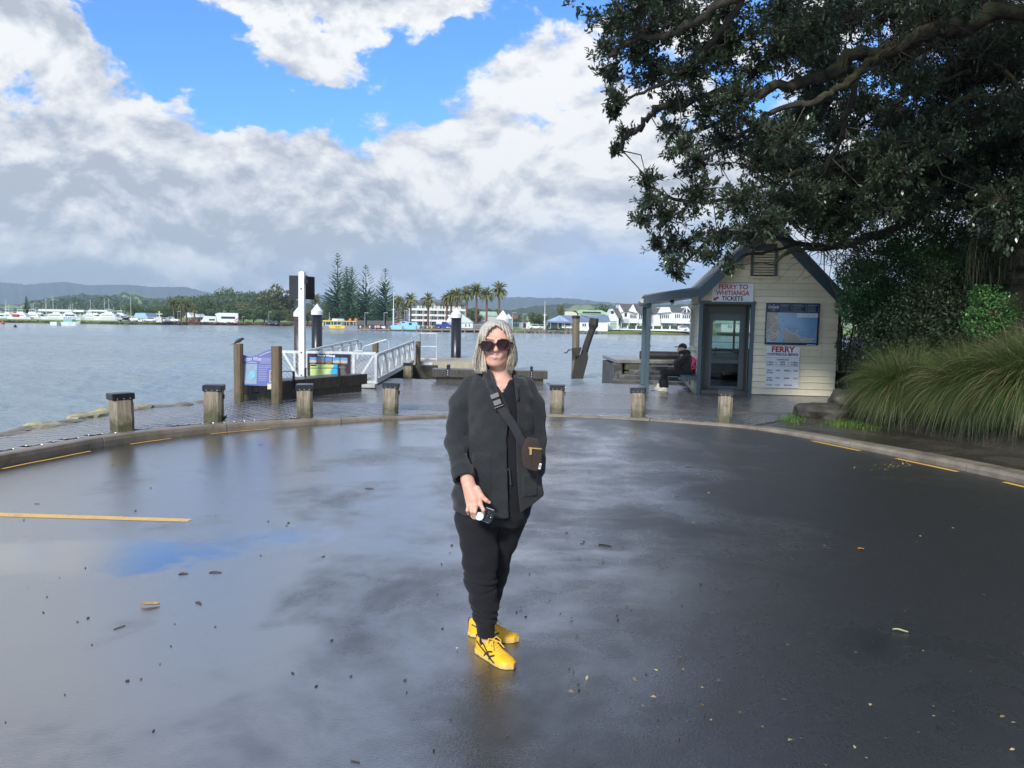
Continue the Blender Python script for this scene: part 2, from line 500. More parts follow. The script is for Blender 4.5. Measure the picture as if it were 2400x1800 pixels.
# ---- quay: the slab the pavers lie on, its walls down into the water
QUAY=[(-6.2,-14),(-6.25,5),(-6.2,9.1),(-6.28,10),(-6.15,10.8),(-6.15,11.5),(-5.9,12.4),(-5.65,12.8),(-5.5,14.0),(-5.75,15.0),(-5.75,19.0),(-3.6,19.2),(-3.5,20.6),(-2.2,20.9),
        (1.0,21.0),(1.05,19.15),(2.65,18.85),(2.7,20.6),(3.9,24.0),(9.5,24.6),(9.5,14.2),(8.5,8),(8.5,-14)]
def poly_in(x,y,poly):
    x=np.asarray(x);y=np.asarray(y);ins=np.zeros(x.shape,bool);n=len(poly)
    for i in range(n):
        x1,y1=poly[i];x2,y2=poly[(i+1)%n]
        c=((y1>y)!=(y2>y));t=(x2-x1)*(y-y1)/((y2-y1)if y2!=y1 else 1e-9)+x1
        ins^=c&(x<t)
    return ins
quay_mat=concrete('wet quay mortar',(0.075,0.072,0.068),(0.12,0.115,0.11),0.22,0.15)
mb=MB()
q=QUAY;n=len(q)
# the slab: quay outline outside, kerb line inside
outer=[Vector((x,y,pz(x)-.012))for x,y in q]
inner=[p+Vector((0,0,kerb_h(i)-.02))for i,p in enumerate(ring)]
import mathutils.geometry as mg
loop=outer+inner[::-1]
tri=mg.tessellate_polygon([[Vector((p.x,p.y,0))for p in loop]])
mb.add(loop,[list(t)for t in tri])
low=[Vector((x,y,-2.2))for x,y in q]
base=len(mb.v);mb.v+=outer+low
for i in range(n):
    j=(i+1)%n;mb.f.append([base+i,base+j,base+n+j,base+n+i])
pavement=mb.build('pavement',quay_mat,kind='structure')

# ---- brick pavers: each laid by itself
def paver_mat():
    m,N,b=base_mat('wet brick paver',0.16)
    tc=N.new('ShaderNodeTexCoord');oi=N.new('ShaderNodeObjectInfo')
    g2=N.new('ShaderNodeNewGeometry')
    pos=S(m.node_tree,g2.outputs['Position']);rnd=S(m.node_tree,oi.outputs['Random']);rp_,_=N.attr('tone')
    a=N.noise(pos,1.1,5,.6,.5);g=N.noise(pos,90,4,.7);ch=(rnd*0.45+rp_*0.45+a*0.55)
    c=N.mix(ch.smooth(.25,1.0),(0.070,0.070,0.070),(0.110,0.107,0.103))
    red=N.noise(pos,0.55,4,.6,w=2.0)
    c=N.mix(red.smooth(.62,.72)*.4,c,(0.16,0.075,0.05))
    N.link(c,b.inputs['Base Color'])
    wet=N.noise(pos,0.5,5,.6,.8,w=4.0)
    N.link(wet.smooth(.35,.65,.10,.22),b.inputs['Roughness'])
    b.inputs['Specular IOR Level'].default_value=0.8
    b.inputs['Coat Weight'].default_value=0.9;b.inputs['Coat Roughness'].default_value=0.12;b.inputs['Coat IOR'].default_value=2.1
    N.link(N.bump(g,.12,.003),b.inputs['Normal'])
    return m
pav_m=paver_mat()
PW,PD=0.222,0.111
kpoly=[(p.x+0,p.y)for p in ring]
PAV_EDGE=[(x,y)for x,y in QUAY[:19]]+[(9.5,24),(9.5,18),(7.6,16.6),(4.85,13.45),(3.95,12.4)]
lay=[]
gx=np.arange(-6.4,9.5,PW);gy=np.arange(6.0,21.0,PD)
X,Y=np.meshgrid(gx,gy);X=X+(np.arange(len(gy))[:,None]%2)*PW/2
ok=poly_in(X,Y,QUAY[:16]+[(2.65,21.3),(9.5,21.3),(9.5,17.0),(7.7,16.4),(4.85,13.45),(3.98,12.45),(3.98,-20),(-6.2,-20)])
for ddx in(-PW*.48,PW*.48):
    for ddy in(-PD*.5,PD*.5):ok&=~poly_in(X+ddx,Y+ddy,kpoly)
# clear of the kerb stones
kx=np.array([p.x for p in kerb_pts]);ky=np.array([p.y for p in kerb_pts])
xs_,ys_=X[ok],Y[ok]
dd=np.min((xs_[:,None]-kx[None])**2+(ys_[:,None]-ky[None])**2,axis=1)**.5
keep=dd>0.215;xs_,ys_=xs_[keep],ys_[keep]
HUT=[(4.3,18.3),(7.35,17.8),(7.8,20.6),(4.6,21.0)]
keep=~poly_in(xs_,ys_,HUT);xs_,ys_=xs_[keep],ys_[keep]
order=np.argsort(np.hypot(xs_*0.8,ys_))
def paver_mesh(seed):
    rr=random.Random(seed);w,d=PW/2-.002,PD/2-.002;t=[rr.uniform(-.0006,.0006)for _ in range(4)];e=.008
    vs=[(-w,-d,-.010),(w,-d,-.010),(w,d,-.010),(-w,d,-.010)]
    vs+=[(-w,-d,-.004+t[0]),(w,-d,-.004+t[1]),(w,d,-.004+t[2]),(-w,d,-.004+t[3])]
    vs+=[(-w+e,-d+e,t[0]),(w-e,-d+e,t[1]),(w-e,d-e,t[2]),(-w+e,d-e,t[3])]
    fs=[[0,1,5,4],[1,2,6,5],[2,3,7,6],[3,0,4,7],[4,5,9,8],[5,6,10,9],[6,7,11,10],[7,4,8,11],[8,9,10,11]]
    return vs,fs
pav_meshes=[]
for s_ in range(8):
    vs,fs=paver_mesh(s_);me=np_mesh('paver',vs,np.array(fs));me.materials.append(pav_m);vcol(me,'tone',[random.random()]*len(vs));pav_meshes.append((me,np.array(vs),np.array(fs)))
for k in order[:300]:
    me=random.choice(pav_meshes)[0]
    o=obj('paver',me,None,pavement,(xs_[k],ys_[k],pz(xs_[k])+.004))
rest=order[300:];V_,F_,T_=[],[],[];off=0
for k in rest:
    _,vs,fs=pav_meshes[random.randrange(8)]
    V_.append(vs+np.array([xs_[k],ys_[k],pz(xs_[k])+.004+random.uniform(-.001,.001)]));F_.append(fs+off);off+=len(vs);T_+=[random.random()]*len(vs)
me=np_mesh('paving',np.concatenate(V_),np.concatenate(F_));me.materials.append(pav_m);vcol(me,'tone',T_)
obj('paving',me,None,pavement,kind='stuff')
print('pavers',len(order))

# ---- rough stones along the sea wall edge
def rock_mesh(rr,sx,sy,sz,sub=2,rough=.25):
    bm=bmesh.new();bmesh.ops.create_icosphere(bm,subdivisions=sub,radius=1.0)
    ph=[Vector((rr.uniform(-1,1),rr.uniform(-1,1),rr.uniform(-1,1)))for _ in range(7)]
    for v in bm.verts:
        p=v.co.copy();p=Vector([math.copysign(abs(c)**.62,c)for c in p])
        k=sum(math.sin(2.6*p.dot(h)*(1+i*.35)+i*2.1)/(1+.3*i)for i,h in enumerate(ph))*rough*.33
        p*=(1+k);v.co=Vector((p.x*sx,p.y*sy,p.z*sz))
    vs=[tuple(v.co)for v in bm.verts];fs=[[v.index for v in f.verts]for f in bm.faces];bm.free();return vs,fs
def stone_mat(name,c1,c2,lichen,amt,rough=.55):
    m,N,b=base_mat(name,rough)
    tc=N.new('ShaderNodeTexCoord');vec=S(m.node_tree,tc.outputs['Object'])
    a=N.noise(vec,4,7,.65);g=N.noise(vec,40,5,.7);l=N.noise(vec,3.2,5,.6,w=3)
    c=N.mix(a.smooth(.3,.7),c1,c2);c=N.mix(l.smooth(.52,.6)*amt,c,lichen)
    N.link(c,b.inputs['Base Color']);N.link(N.bump(g,.7,.01),b.inputs['Normal']);return m
wall_stone=stone_mat('sea wall stone',(.09,.075,.06),(.20,.17,.14),(.38,.34,.10),.3,.4)
lichen_stone=stone_mat('lichen stone',(.22,.20,.13),(.36,.33,.22),(.52,.47,.12),.85)
rr=random.Random(3)
for(px,py,L,mt)in((20,1024,.55,0),(60,1012,.5,0),(100,1005,.45,1),(128,1002,.6,0),(165,994,.5,0),(192,984,.55,1),(222,980,.42,1),(250,972,.4,1),(292,967,.5,0),(325,962,.42,1),(352,958,.3,0),(380,957,.5,0),(430,952,.55,0),(490,946,.6,0)):
    g=G(px,py,.09);vs,fs=rock_mesh(rr,L*.55,.17,.07,2,.3)
    me=np_mesh('edge_stone',vs,fs,False);obj('edge_stone',me,lichen_stone if mt else wall_stone,pavement,(g.x,g.y,.085+(.03 if mt else 0)),rr.uniform(1.2,1.9))

# ---- footpath on the right, between kerb and bank
def wetpath():
    m,N,b=base_mat('wet footpath',.3)
    tc=N.new('ShaderNodeTexCoord');vec=S(m.node_tree,tc.outputs['Object'])
    a=N.noise(vec,.8,6,.65,.6);g=N.noise(vec,80,4,.7)
    c=N.mix(a.smooth(.3,.7),(.040,.036,.028),(.085,.075,.058));c=N.mix(g.smooth(.6,.75)*.4,c,(.12,.11,.09))
    N.link(c,b.inputs['Base Color']);N.link(a.smooth(.4,.6,.12,.42),b.inputs['Roughness']);N.link(N.bump(g,.5,.006),b.inputs['Normal']);return m
mb=MB()
ks=[i for i,p in enumerate(kerb_pts)if p.x>3.8 and p.y<12.3]
inner=[]
for i in ks:
    a,c2=kerb_pts[i-1],kerb_pts[min(i+1,len(kerb_pts)-1)];d=(c2-a).normalized();p=kerb_pts[i]+Vector((-d.y,d.x,0))*.26;inner.append(Vector((p.x,p.y,kerb_h(i)-.002)))
outer=[Vector((x,y,z))for x,y,z in((8.6,-14,.1),(8.6,2,.1),(8.6,8,.12),(8.6,16.5,.1),(7.7,16.5,.06),(4.9,13.5,.045))]
lp=inner+outer
mb.add(lp,[list(t)for t in mg.tessellate_polygon([[Vector((p.x,p.y,0))for p in lp]])])
mb.build('footpath',wetpath(),kind='structure')

# ---- bank rising on the right
def bank_h(x,y):
    xb=np.interp(y,[-14,4,8,10,12,14,16,17.5,21,24,30,40],[8.2,7.6,7.0,6.6,6.2,6.0,7.4,8.2,8.4,9.2,11,14])
    t=np.clip((x-xb)/7.0,0,1.6)
    return-0.25+0.45*np.clip((x-xb+.6)/.6,0,1)+7.5*t**1.15
gx=np.linspace(5.5,32,70);gy=np.linspace(-14,40,90);X,Y=np.meshgrid(gx,gy)
Z=bank_h(X,Y)+0.12*np.sin(X*1.7+Y*.8)*np.sin(Y*1.3-X*.4)*(X>7)
Z=np.where(Y>24,Z-(Y-24)*.35,Z)
idx=np.arange(X.size).reshape(X.shape)
F_=np.stack([idx[:-1,:-1],idx[:-1,1:],idx[1:,1:],idx[1:,:-1]],-1).reshape(-1,4)
me=np_mesh('hillside',np.stack([X,Y,Z],-1).reshape(-1,3),F_,True)
obj('hillside',me,M('bank soil',(.05,.04,.024),.9,.5,1.5,.8,8,col2=(.018,.02,.010),bdist=.05),kind='structure')

# ---- the estuary
def water_mat():
    m,N,b=base_mat('estuary water',.1)
    g2=N.new('ShaderNodeNewGeometry');pos=S(m.node_tree,g2.outputs['Position'])
    st=N.map(pos,(0.7,2.0,1.0))
    big=N.noise(N.map(pos,(.02,.05,1)),1.0,4,.6,.4)
    r1=N.noise(st,1.6,5,.62,.4);r2=N.noise(st,6.0,3,.6,.2)
    c=N.mix(big.smooth(.35,.65),(.19,.265,.30),(.26,.335,.37))
    N.link(c,b.inputs['Base Color']);b.inputs['Roughness'].default_value=.12;b.inputs['IOR'].default_value=1.333
    b.inputs['Specular IOR Level'].default_value=.8
    bp=N.new('ShaderNodeBump');N.link(r1*.7+r2*.3,bp.inputs['Height']);bp.inputs['Distance'].default_value=.24
    N.link(big.smooth(.3,.7,.4,.8),bp.inputs['Strength']);N.link(bp.outputs[0],b.inputs['Normal'])
    return m
wmats=water_mat()
nr,na=420,420
rad=np.concatenate([[6.0],9.0*(360.0/9.0)**np.linspace(0,1,nr-3),[2500,12000]])
ang=np.linspace(R(-62),R(52),na)
RR,AA=np.meshgrid(rad,ang,indexing='ij');X,Y=RR*np.sin(AA),RR*np.cos(AA)
Z=np.zeros_like(X);rw=np.random.default_rng(5)
cell=RR*(R(114)/na)
for k in range(60):
    lam=.3*(9**rw.random());th=rw.normal(R(25),.6);amp=.0068*lam**.8*rw.uniform(.5,1.2)
    kx_,ky_=np.sin(th),np.cos(th);ph=rw.uniform(0,6.28)
    fade=np.clip((lam/np.maximum(cell,1e-3)-2.2)/2,0,1)
    warp=.9*np.sin(X*.13+k)+.8*np.sin(Y*.11+2*k)
    Z+=amp*fade*np.sin(2*np.pi/lam*(X*kx_+Y*ky_)+ph+warp)
Z=Z+.35*np.abs(Z)
idx=np.arange(X.size).reshape(X.shape)
F_=np.stack([idx[:-1,:-1],idx[1:,:-1],idx[1:,1:],idx[:-1,1:]],-1).reshape(-1,4)
me=np_mesh('water',np.stack([X,Y,Z+WATER_Z],-1).reshape(-1,3),F_,True)
obj('water',me,wmats,kind='structure')
# bed and ground far below, one sheet out to the horizon
mb=MB();mb.poly([(-14000,-3000,-2.5),(14000,-3000,-2.5),(14000,14000,-2.5),(-14000,14000,-2.5)])
mb.build('ground',M('river bed',(.06,.06,.045),.8),kind='structure')
mb=MB();mb.poly([(-60,-40,-1.0),(-60,6.2,-1.0),(0,6.2,-1.0),(0,-40,-1.0)])
wb=mb.build('water',wmats,kind='structure')
# ================================================================== TICKET HUT
HUT_O=G(1637,923,.04);HUT_O.z=.035;HUT_RZ=R(-7.5)
HUT_M=Matrix.Translation(HUT_O)@Matrix.Rotation(HUT_RZ,4,'Z');HUT_I=HUT_M.inverted()
def H(px,py,off=0.0):
    """photograph point on the hut's front plane (off metres behind it) -> hut coordinates (x, z)"""
    d=HUT_I.to_3x3()@ray(px,py);o=HUT_I@Vector((0,0,CAM_H))
    t=(off-o.y)/d.y;p=o+d*t;return p.x,p.z
hc=lambda cx,cy,off=0.0:H(1450+cx/3.318,500+cy/3.318,off)
def wood_paint(name,col,dirt=.3,rough=.45):
    m,N,b=base_mat(name,rough)
    tc=N.new('ShaderNodeTexCoord');vec=S(m.node_tree,tc.outputs['Object']);oi=N.new('ShaderNodeObjectInfo')
    rn=S(m.node_tree,oi.outputs['Random'])
    a=N.noise(N.map(vec,(1.2,1.2,5)),2.0,6,.65);st=N.noise(N.map(vec,(9,9,.8)),1.2,5,.7);g=N.noise(N.map(vec,(3,3,40)),3,4,.6)
    c=N.mix((a*.6+rn*.4).smooth(.3,.7),tuple(k*.90 for k in col),tuple(min(1,k*1.05)for k in col))
    c=N.mix(st.smooth(.55,.78)*dirt,c,tuple(k*.42 for k in col))
    N.link(c,b.inputs['Base Color']);N.link(N.bump(g,.12,.003),b.inputs['Normal']);return m
cream=wood_paint('cream weatherboard paint',(.79,.715,.525),.5)
slate=wood_paint('slate blue trim paint',(.055,.085,.104),.25,.38)
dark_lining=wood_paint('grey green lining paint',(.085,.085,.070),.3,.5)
grey_joinery=wood_paint('grey joinery paint',(.085,.095,.098),.15,.3)
roof_iron=M('grey roofing iron',(.16,.18,.18),.35,.3,2,.1,30,metal=.3,col2=(.10,.115,.12))
white_print=M('white sign face',(.78,.79,.81),.3,.06,2)
red_print=M('red sign lettering',(.42,.012,.03),.4)
black_print=M('black sign lettering',(.012,.012,.014),.4)
navy_print=M('navy sign face',(.012,.03,.075),.3,.2,2)
def glass_mat(name,tint=(.75,.82,.8),rough=.02):
    m,N,b=base_mat(name,rough);nt=m.node_tree
    t=N.new('ShaderNodeBsdfTransparent');t.inputs[0].default_value=tint+(1,)
    gl=N.new('ShaderNodeBsdfGlossy');gl.inputs['Roughness'].default_value=rough
    fr=N.new('ShaderNodeFresnel');fr.inputs[0].default_value=1.5
    mx=N.new('ShaderNodeMixShader');N.link(fr.outputs[0],mx.inputs[0]);N.link(t.outputs[0],mx.inputs[1]);N.link(gl.outputs[0],mx.inputs[2])
    N.link(mx.outputs[0],nt.nodes['Material Output'].inputs[0]);nt.nodes.remove(b);return m
clear_glass=glass_mat('window glass')
hut=empty('ticket_hut',HUT_O,HUT_RZ,'cream weatherboard ferry ticket hut with slate blue trim and gabled roof','hut')
W_,DEP=3.06,2.5
def sec(px0,px1):return px0,px1
xl=0.0;xr=W_
zE=hc(632,640)[1]  # eaves / wall plate on the left
zApex=hc(1165,95)[1];xA=hc(1165,95)[0]
xEl,zEl=hc(632,605);xEr,zEr=hc(1690,690)
dl,dr_=hc(655,0)[0],hc(1090,0)[0]  # door trim outer edges
dz=hc(870,690)[1]  # door trim top
# gable line of the wall: x limits at height z
def xlim(z):
    slL=(xA-0.0)/(zApex-zE);zR=hc(1645,640)[1];slR=(W_-xA)/(zApex-zR)
    a=0.0 if z<zE else min(xA,(z-zE)*slL);c=W_ if z<zR else max(xA,W_-(z-zR)*slR);return a,c
# weatherboards, bevelled laps, each one a board
PITCH_B=0.1525
rr=random.Random(21)
vx0,vx1,vz0,vz1=hc(1042,0)[0],hc(1250,0)[0],hc(0,480)[1],hc(0,268)[1]
def board(x0,x1,z,x0t,x1t,h=PITCH_B+.012,axis='x',y0=0.0):
    """a lapped board: thick lower edge, thin upper edge"""
    t0,t1=.036+rr.uniform(-.002,.002),.004
    if axis=='x':
        vs=[(x0,y0-t0,z+.013),(x1,y0-t0,z+.013),(x1,y0,z-.004),(x0,y0,z-.004),(x0t,y0-t1,z+h),(x1t,y0-t1,z+h),(x1t,y0,z+h),(x0t,y0,z+h)]
    else:
        vs=[(-t0,x1,z+.013),(-t0,x0,z+.013),(0,x0,z-.004),(0,x1,z-.004),(-t1,x1t,z+h),(-t1,x0t,z+h),(0,x0t,z+h),(0,x1t,z+h)]
    b=MB();b.add(vs,[[3,2,1,0],[4,5,6,7],[0,1,5,4],[1,2,6,5],[2,3,7,6],[3,0,4,7]])
    b.build('weatherboard',cream,hut)
z=0.03;k=0
while z<zApex-.05:
    zt=z+PITCH_B+.012
    a0,c0=xlim(z);a1,c1=xlim(zt)
    gaps=[]
    if z<dz-.02:gaps.append((dl+.01,dr_-.01))
    if vz0-.1<z<vz1-.03:gaps.append((vx0+.01,vx1-.01))
    if gaps:
        g0,g1=gaps[0]
        if g0-a0>.03:board(a0-.01,g0,z,a1-.01,max(g0,a1),axis='x')
        if c0-g1>.03:board(g1,c0+.01,z,min(g1,c1),c1+.01)
    else:board(a0-.01,c0+.01,z,a1-.01,c1+.01)
    z+=PITCH_B;k+=1
# left wall boards, with the ticket window in it
wy0,wy1,wz0,wz1=0.75,1.95,1.05,2.12
z=0.03
while z<zE:
    if wz0-.1<z<wz1-.02:
        board(0.0,wy0,z,0.0,wy0,axis='y');board(wy1,DEP,z,wy1,DEP,axis='y')
    else:board(0.0,DEP,z,0.0,DEP,axis='y')
    z+=PITCH_B
# inner walls (front pieces around the doorway), right and back wall
b=MB()
T=.09
def wall_piece(x0,x1,z0,z1):b.box(((x0+x1)/2,T/2+.001,(z0+z1)/2),(x1-x0,T,z1-z0))
wall_piece(0.004,dl+.02,0,2.3);wall_piece(dr_-.02,W_-.004,0,2.3);wall_piece(dl+.02,dr_-.02,dz-.02,2.3)
b.prism([(0.004,.002,2.3),(W_-.004,.002,2.3),(xA,.002,zApex-.05)],(0,0,0),(0,T,0))
b.build('front_wall',dark_lining,hut)
b=MB();b.box((W_-.045,DEP/2+.03,1.15),(.09,DEP-.13,2.3));b.build('right_wall',cream,hut)
b=MB()
bx0,bx1,bz0,bz1=.35,2.6,.98,2.15  # wide back window
for(x0,x1,z0,z1)in((0.1,bx0,0,2.3),(bx1,W_-.1,0,2.3),(bx0,bx1,0,bz0),(bx0,bx1,bz1,2.3)):
    b.box(((x0+x1)/2,DEP-.045,(z0+z1)/2),(x1-x0,.09,z1-z0))
b.prism([(0.1,DEP-.09,2.302),(W_-.1,DEP-.09,2.302),(xA,DEP-.09,zApex-.08)],(0,0,0),(0,.09,0))
b.build('back_wall',dark_lining,hut)
b=MB()
for(y0,y1,z0,z1)in((.1,wy0,0,zE-.02),(wy1,DEP-.1,0,zE-.02),(wy0,wy1,0,wz0),(wy0,wy1,wz1,zE-.02)):
    b.box((.046,(y0+y1)/2,(z0+z1)/2),(.088,y1-y0,z1-z0))
b.build('left_wall',dark_lining,hut)
b=MB();b.box((W_/2,DEP/2,.035),(W_-.2,DEP-.2,.06));b.build('floor',M('hut floor',(.10,.09,.075),.4,.3),hut)
# counter and inner partition seen through the door
b=MB();b.box((.62,1.5,.5),(.7,1.5,.92));b.build('counter',dark_lining,hut)
# back window
wf=MB();fr=.05
wf.box(((bx0+bx1)/2,DEP-.045,bz0+fr/2),(bx1-bx0,.07,fr));wf.box(((bx0+bx1)/2,DEP-.045,bz1-fr/2),(bx1-bx0,.07,fr))
for x in(bx0+fr/2,bx0+.78,bx0+1.5,bx1-fr/2):wf.box((x,DEP-.045,(bz0+bz1)/2),(fr,.066,bz1-bz0-2*fr-.004))
o=wf.build('window',grey_joinery,hut);g=MB();g.box(((bx0+bx1)/2,DEP-.045,(bz0+bz1)/2),(bx1-bx0-.1,.006,bz1-bz0-.1));g.build('pane',clear_glass,o)
# left ticket window
wf=MB()
for(y,z,sy,szz)in(((wy0+wy1)/2,wz0+.03,wy1-wy0,.06),((wy0+wy1)/2,wz1-.03,wy1-wy0,.06)):wf.box((-.01,y,z),(.10,sy,szz))
for y in(wy0+.03,1.33,wy1-.03):wf.box((-.01,y,(wz0+wz1)/2),(.096,.055,wz1-wz0-.124))
o=wf.build('window',wood_paint('cream window paint',(.62,.60,.52),.2),hut)
g=MB();g.box((.01,(wy0+wy1)/2,(wz0+wz1)/2),(.006,wy1-wy0-.1,wz1-wz0-.1));g.build('pane',clear_glass,o)
g=MB();g.box((-.075,(wy0+wy1)/2,wz0-.02),(.17,wy1-wy0+.1,.035));g.build('sill',o.data.materials[0],o)
# corner boxes and door trim
b=MB()
for x in(dl+.045,dr_-.045):b.box((x,-.022,dz/2),(.09,.06,dz-.01),bev=.006)
b.box(((dl+dr_)/2,-.024,dz-.012),(dr_-dl+.04,.07,.07),bev=.006)
b.build('door_trim',slate,hut)
# recess, then the glazed door
rd=.42
b=MB()
b.box((dl+.10,rd/2+.1,dz/2),(.03,rd,dz));b.box((dr_-.10,rd/2+.1,dz/2),(.03,rd,dz));b.box(((dl+dr_)/2,rd/2+.1,dz-.05),(dr_-dl-.24,rd,.03))
x0,x1=hc(742,0,rd)[0],hc(1022,0,rd)[0];zt_=hc(0,770,rd)[1];zb=hc(0,1357,rd)[1]
b.box(((dl+.11+x0)/2,rd+.05,dz/2),(x0-dl-.11,.04,dz-.1));b.box(((dr_-.11+x1)/2,rd+.05,dz/2),(dr_-.11-x1,.04,dz-.1))
b.box(((x0+x1)/2,rd+.05,(zt_+dz-.06)/2),(x1-x0,.04,dz-.06-zt_))
b.build('porch_recess',dark_lining,hut)
b=MB();b.box(((dl+dr_)/2,.2,.06),(dr_-dl-.2,.55,.1),bev=.01);b.build('doorstep',M('wet timber step',(.07,.055,.04),.3,.4,4),hut)
door=MB()
fw=.085
gz=[zb,hc(0,1320,rd)[1],hc(0,1145,rd)[1],hc(0,1118,rd)[1],hc(0,985,rd)[1],hc(0,820,rd)[1],zt_]
gx0,gx1=hc(768,0,rd)[0],hc(980,0,rd)[0]
for(a,c)in((x0,gx0),(gx1,x1)):door.box(((a+c)/2,rd+.05,(zb+zt_)/2),(c-a-.004,.05,zt_-zb),bev=.004)
for(a,c)in((gz[0],gz[1]),(gz[2],gz[3]),(gz[5],gz[6])):door.box(((gx0+gx1)/2,rd+.05,(a+c)/2),(gx1-gx0,.046,c-a))
door.box(((gx0+gx1)/2,rd+.05,gz[4]),(gx1-gx0,.03,.012))
do=door.build('door',grey_joinery,hut)
pn=MB();pn.box(((gx0+gx1)/2,rd+.05,(gz[3]+gz[5])/2),(gx1-gx0,.006,gz[5]-gz[3]));pn.build('pane',clear_glass,do)
pn=MB();pn.box(((gx0+gx1)/2,rd+.05,(gz[1]+gz[2])/2),(gx1-gx0,.006,gz[2]-gz[1]));pn.build('pane',glass_mat('smoked glass',(.10,.11,.11)),do)
hx,hz=hc(755,1075,rd)
hb=MB();hb.box((hx,rd+.015,hz),(.03,.012,.2));hb.tube([(hx,rd+.01,hz+.03),(hx,rd-.05,hz+.03),(hx+.11,rd-.05,hz+.03)],.011,6);hb.build('handle',black_print,do)
# gable vent: trim and louvre slats
b=MB()
zm=(vz0+vz1)/2
for x in(vx0+.03,vx1-.03):b.box((x,-.03,zm),(.065,.07,vz1-vz0),bev=.005)
b.box(((vx0+vx1)/2,-.032,vz1-.02),(vx1-vx0+.02,.08,.07),bev=.005)
vent=b.build('vent_frame',slate,hut)
b=MB();b.box(((vx0+vx1)/2,-.06,vz0-.02),(vx1-vx0+.1,.13,.04),bev=.006);b.build('sill',cream,vent)
b=MB();b.box(((vx0+vx1)/2,-.001,zm),(vx1-vx0-.06,.01,vz1-vz0));b.build('backing',black_print,vent)
nsl=10
for k in range(nsl):
    zz=vz0+.03+(vz1-vz0-.06)*(k+.5)/nsl
    b=MB();b.box(((vx0+vx1)/2,-.032,zz),(vx1-vx0-.13,.05,.012),rx=R(-38));b.build('slat',cream,vent)
# roofs: sheets with ribs, barge boards, porch
OV=.34;yb=DEP+.25
apx=(xA,hc(1165,55)[1])
Lk=hc(612,590);Le=hc(190,650);Rr=hc(1752,672)
def roof_sheet(name,p,q_,parent,nrib):
    """p (lower) to q (upper) in the x-z plane, spanning -OV .. yb, with standing ribs"""
    b=MB();p,q_=Vector((p[0],0,p[1])),Vector((q_[0],0,q_[1]));d=(q_-p).normalized();up=Vector((-d.z,0,d.x));up=up if up.z>0 else-up
    b.prism([p+Vector((0,-OV,0)),q_+Vector((0,-OV,0)),q_+Vector((0,-OV,0))+up*.02,p+Vector((0,-OV,0))+up*.02],(0,0,0),(0,yb+OV,0))
    for k in range(nrib):
        y=-OV+.04+(yb+OV-.08)*k/(nrib-1)
        b.prism([p+Vector((0,y-.02,0))+up*.0195,p+Vector((0,y+.02,0))+up*.0195,p+Vector((0,y+.01,0))+up*.045,p+Vector((0,y-.01,0))+up*.045],(0,0,0),q_-p)
    return b.build(name,roof_iron,parent)
roof_sheet('roof',Lk,apx,hut,14);roof_sheet('roof',Rr,apx,hut,14);roof_sheet('porch_roof',Le,(Lk[0]+.012,Lk[1]),hut,14)
def barge(p,q_,y,h=.215,t=.032):
    p,q_=Vector((p[0],0,p[1])),Vector((q_[0],0,q_[1]));dn=Vector((0,0,-1))
    d=(q_-p).normalized();s_=h/max(.3,abs(d.x))
    b=MB();b.prism([p+Vector((0,y,-.004)),q_+Vector((0,y,-.004)),q_+Vector((0,y,-.004))+dn*s_,p+Vector((0,y,-.004))+dn*s_],(0,0,0),(0,-t,0));return b
barge(Lk,apx,-OV+.03).build('barge_board',slate,hut)
barge((Rr[0],Rr[1]),(apx[0]+.001,apx[1]),-OV+.031).build('barge_board',slate,hut)
barge(Le,(Lk[0]+.02,Lk[1]+.004),-OV+.029,.17).build('barge_board',slate,hut)
# soffits
b=MB()
def soffit(p,q_):
    p,q_=Vector((p[0],-OV+.035,p[1]-.05)),Vector((q_[0],-OV+.035,q_[1]-.05));b.prism([p,q_,q_+Vector((0,0,.012)),p+Vector((0,0,.012))],(0,0,0),(0,OV-.06,0))
soffit(Lk,apx);soffit(Rr,apx);b.build('soffit',cream,hut)
b=MB();p,q_=Vector((Le[0]+.02,-OV+.035,Le[1]-.16)),Vector((-.03,-OV+.035,Lk[1]-.14))
b.prism([p,q_,q_+Vector((0,0,.015)),p+Vector((0,0,.015))],(0,0,0),(0,yb+OV-.08,0));b.build('porch_ceiling',wood_paint('porch ceiling paint',(.42,.40,.34),.2),hut)
b=MB();b.tube([(Le[0]-.03,-OV+.0,Le[1]-.10),(Le[0]-.03,yb,Le[1]-.10)],.055,8);b.build('gutter',M('pale gutter',(.5,.5,.48),.4,.2),hut)
# porch posts and beam
pxx=hc(258,0)[0]
b=MB();b.box((pxx,-.12,1.06),(.105,.105,2.12),bev=.008);b.build('porch_post',slate,hut)
b=MB();b.box((pxx,DEP+.1,1.06),(.105,.105,2.12),bev=.008);b.build('porch_post',slate,hut)
b=MB();b.box((pxx,DEP/2-.02,2.14),(.09,DEP+.1,.12));b.build('porch_beam',slate,hut)
# wall lamp under the porch
lx,lz=hc(415,690,.3)
lamp=MB();lamp.cyl((lx,.3,lz+.055),(lx,.3,lz-.01),.05,.055,12);lo=lamp.build('porch_lamp',black_print,hut)
lamp=MB();lamp.lathe((lx,.3,lz),[(.04,-.01),(.038,-.04),(.02,-.06),(.004,-.065)],12);lamp.build('bulb_cover',M('frosted lamp cover',(.5,.5,.48),.2),lo,True)
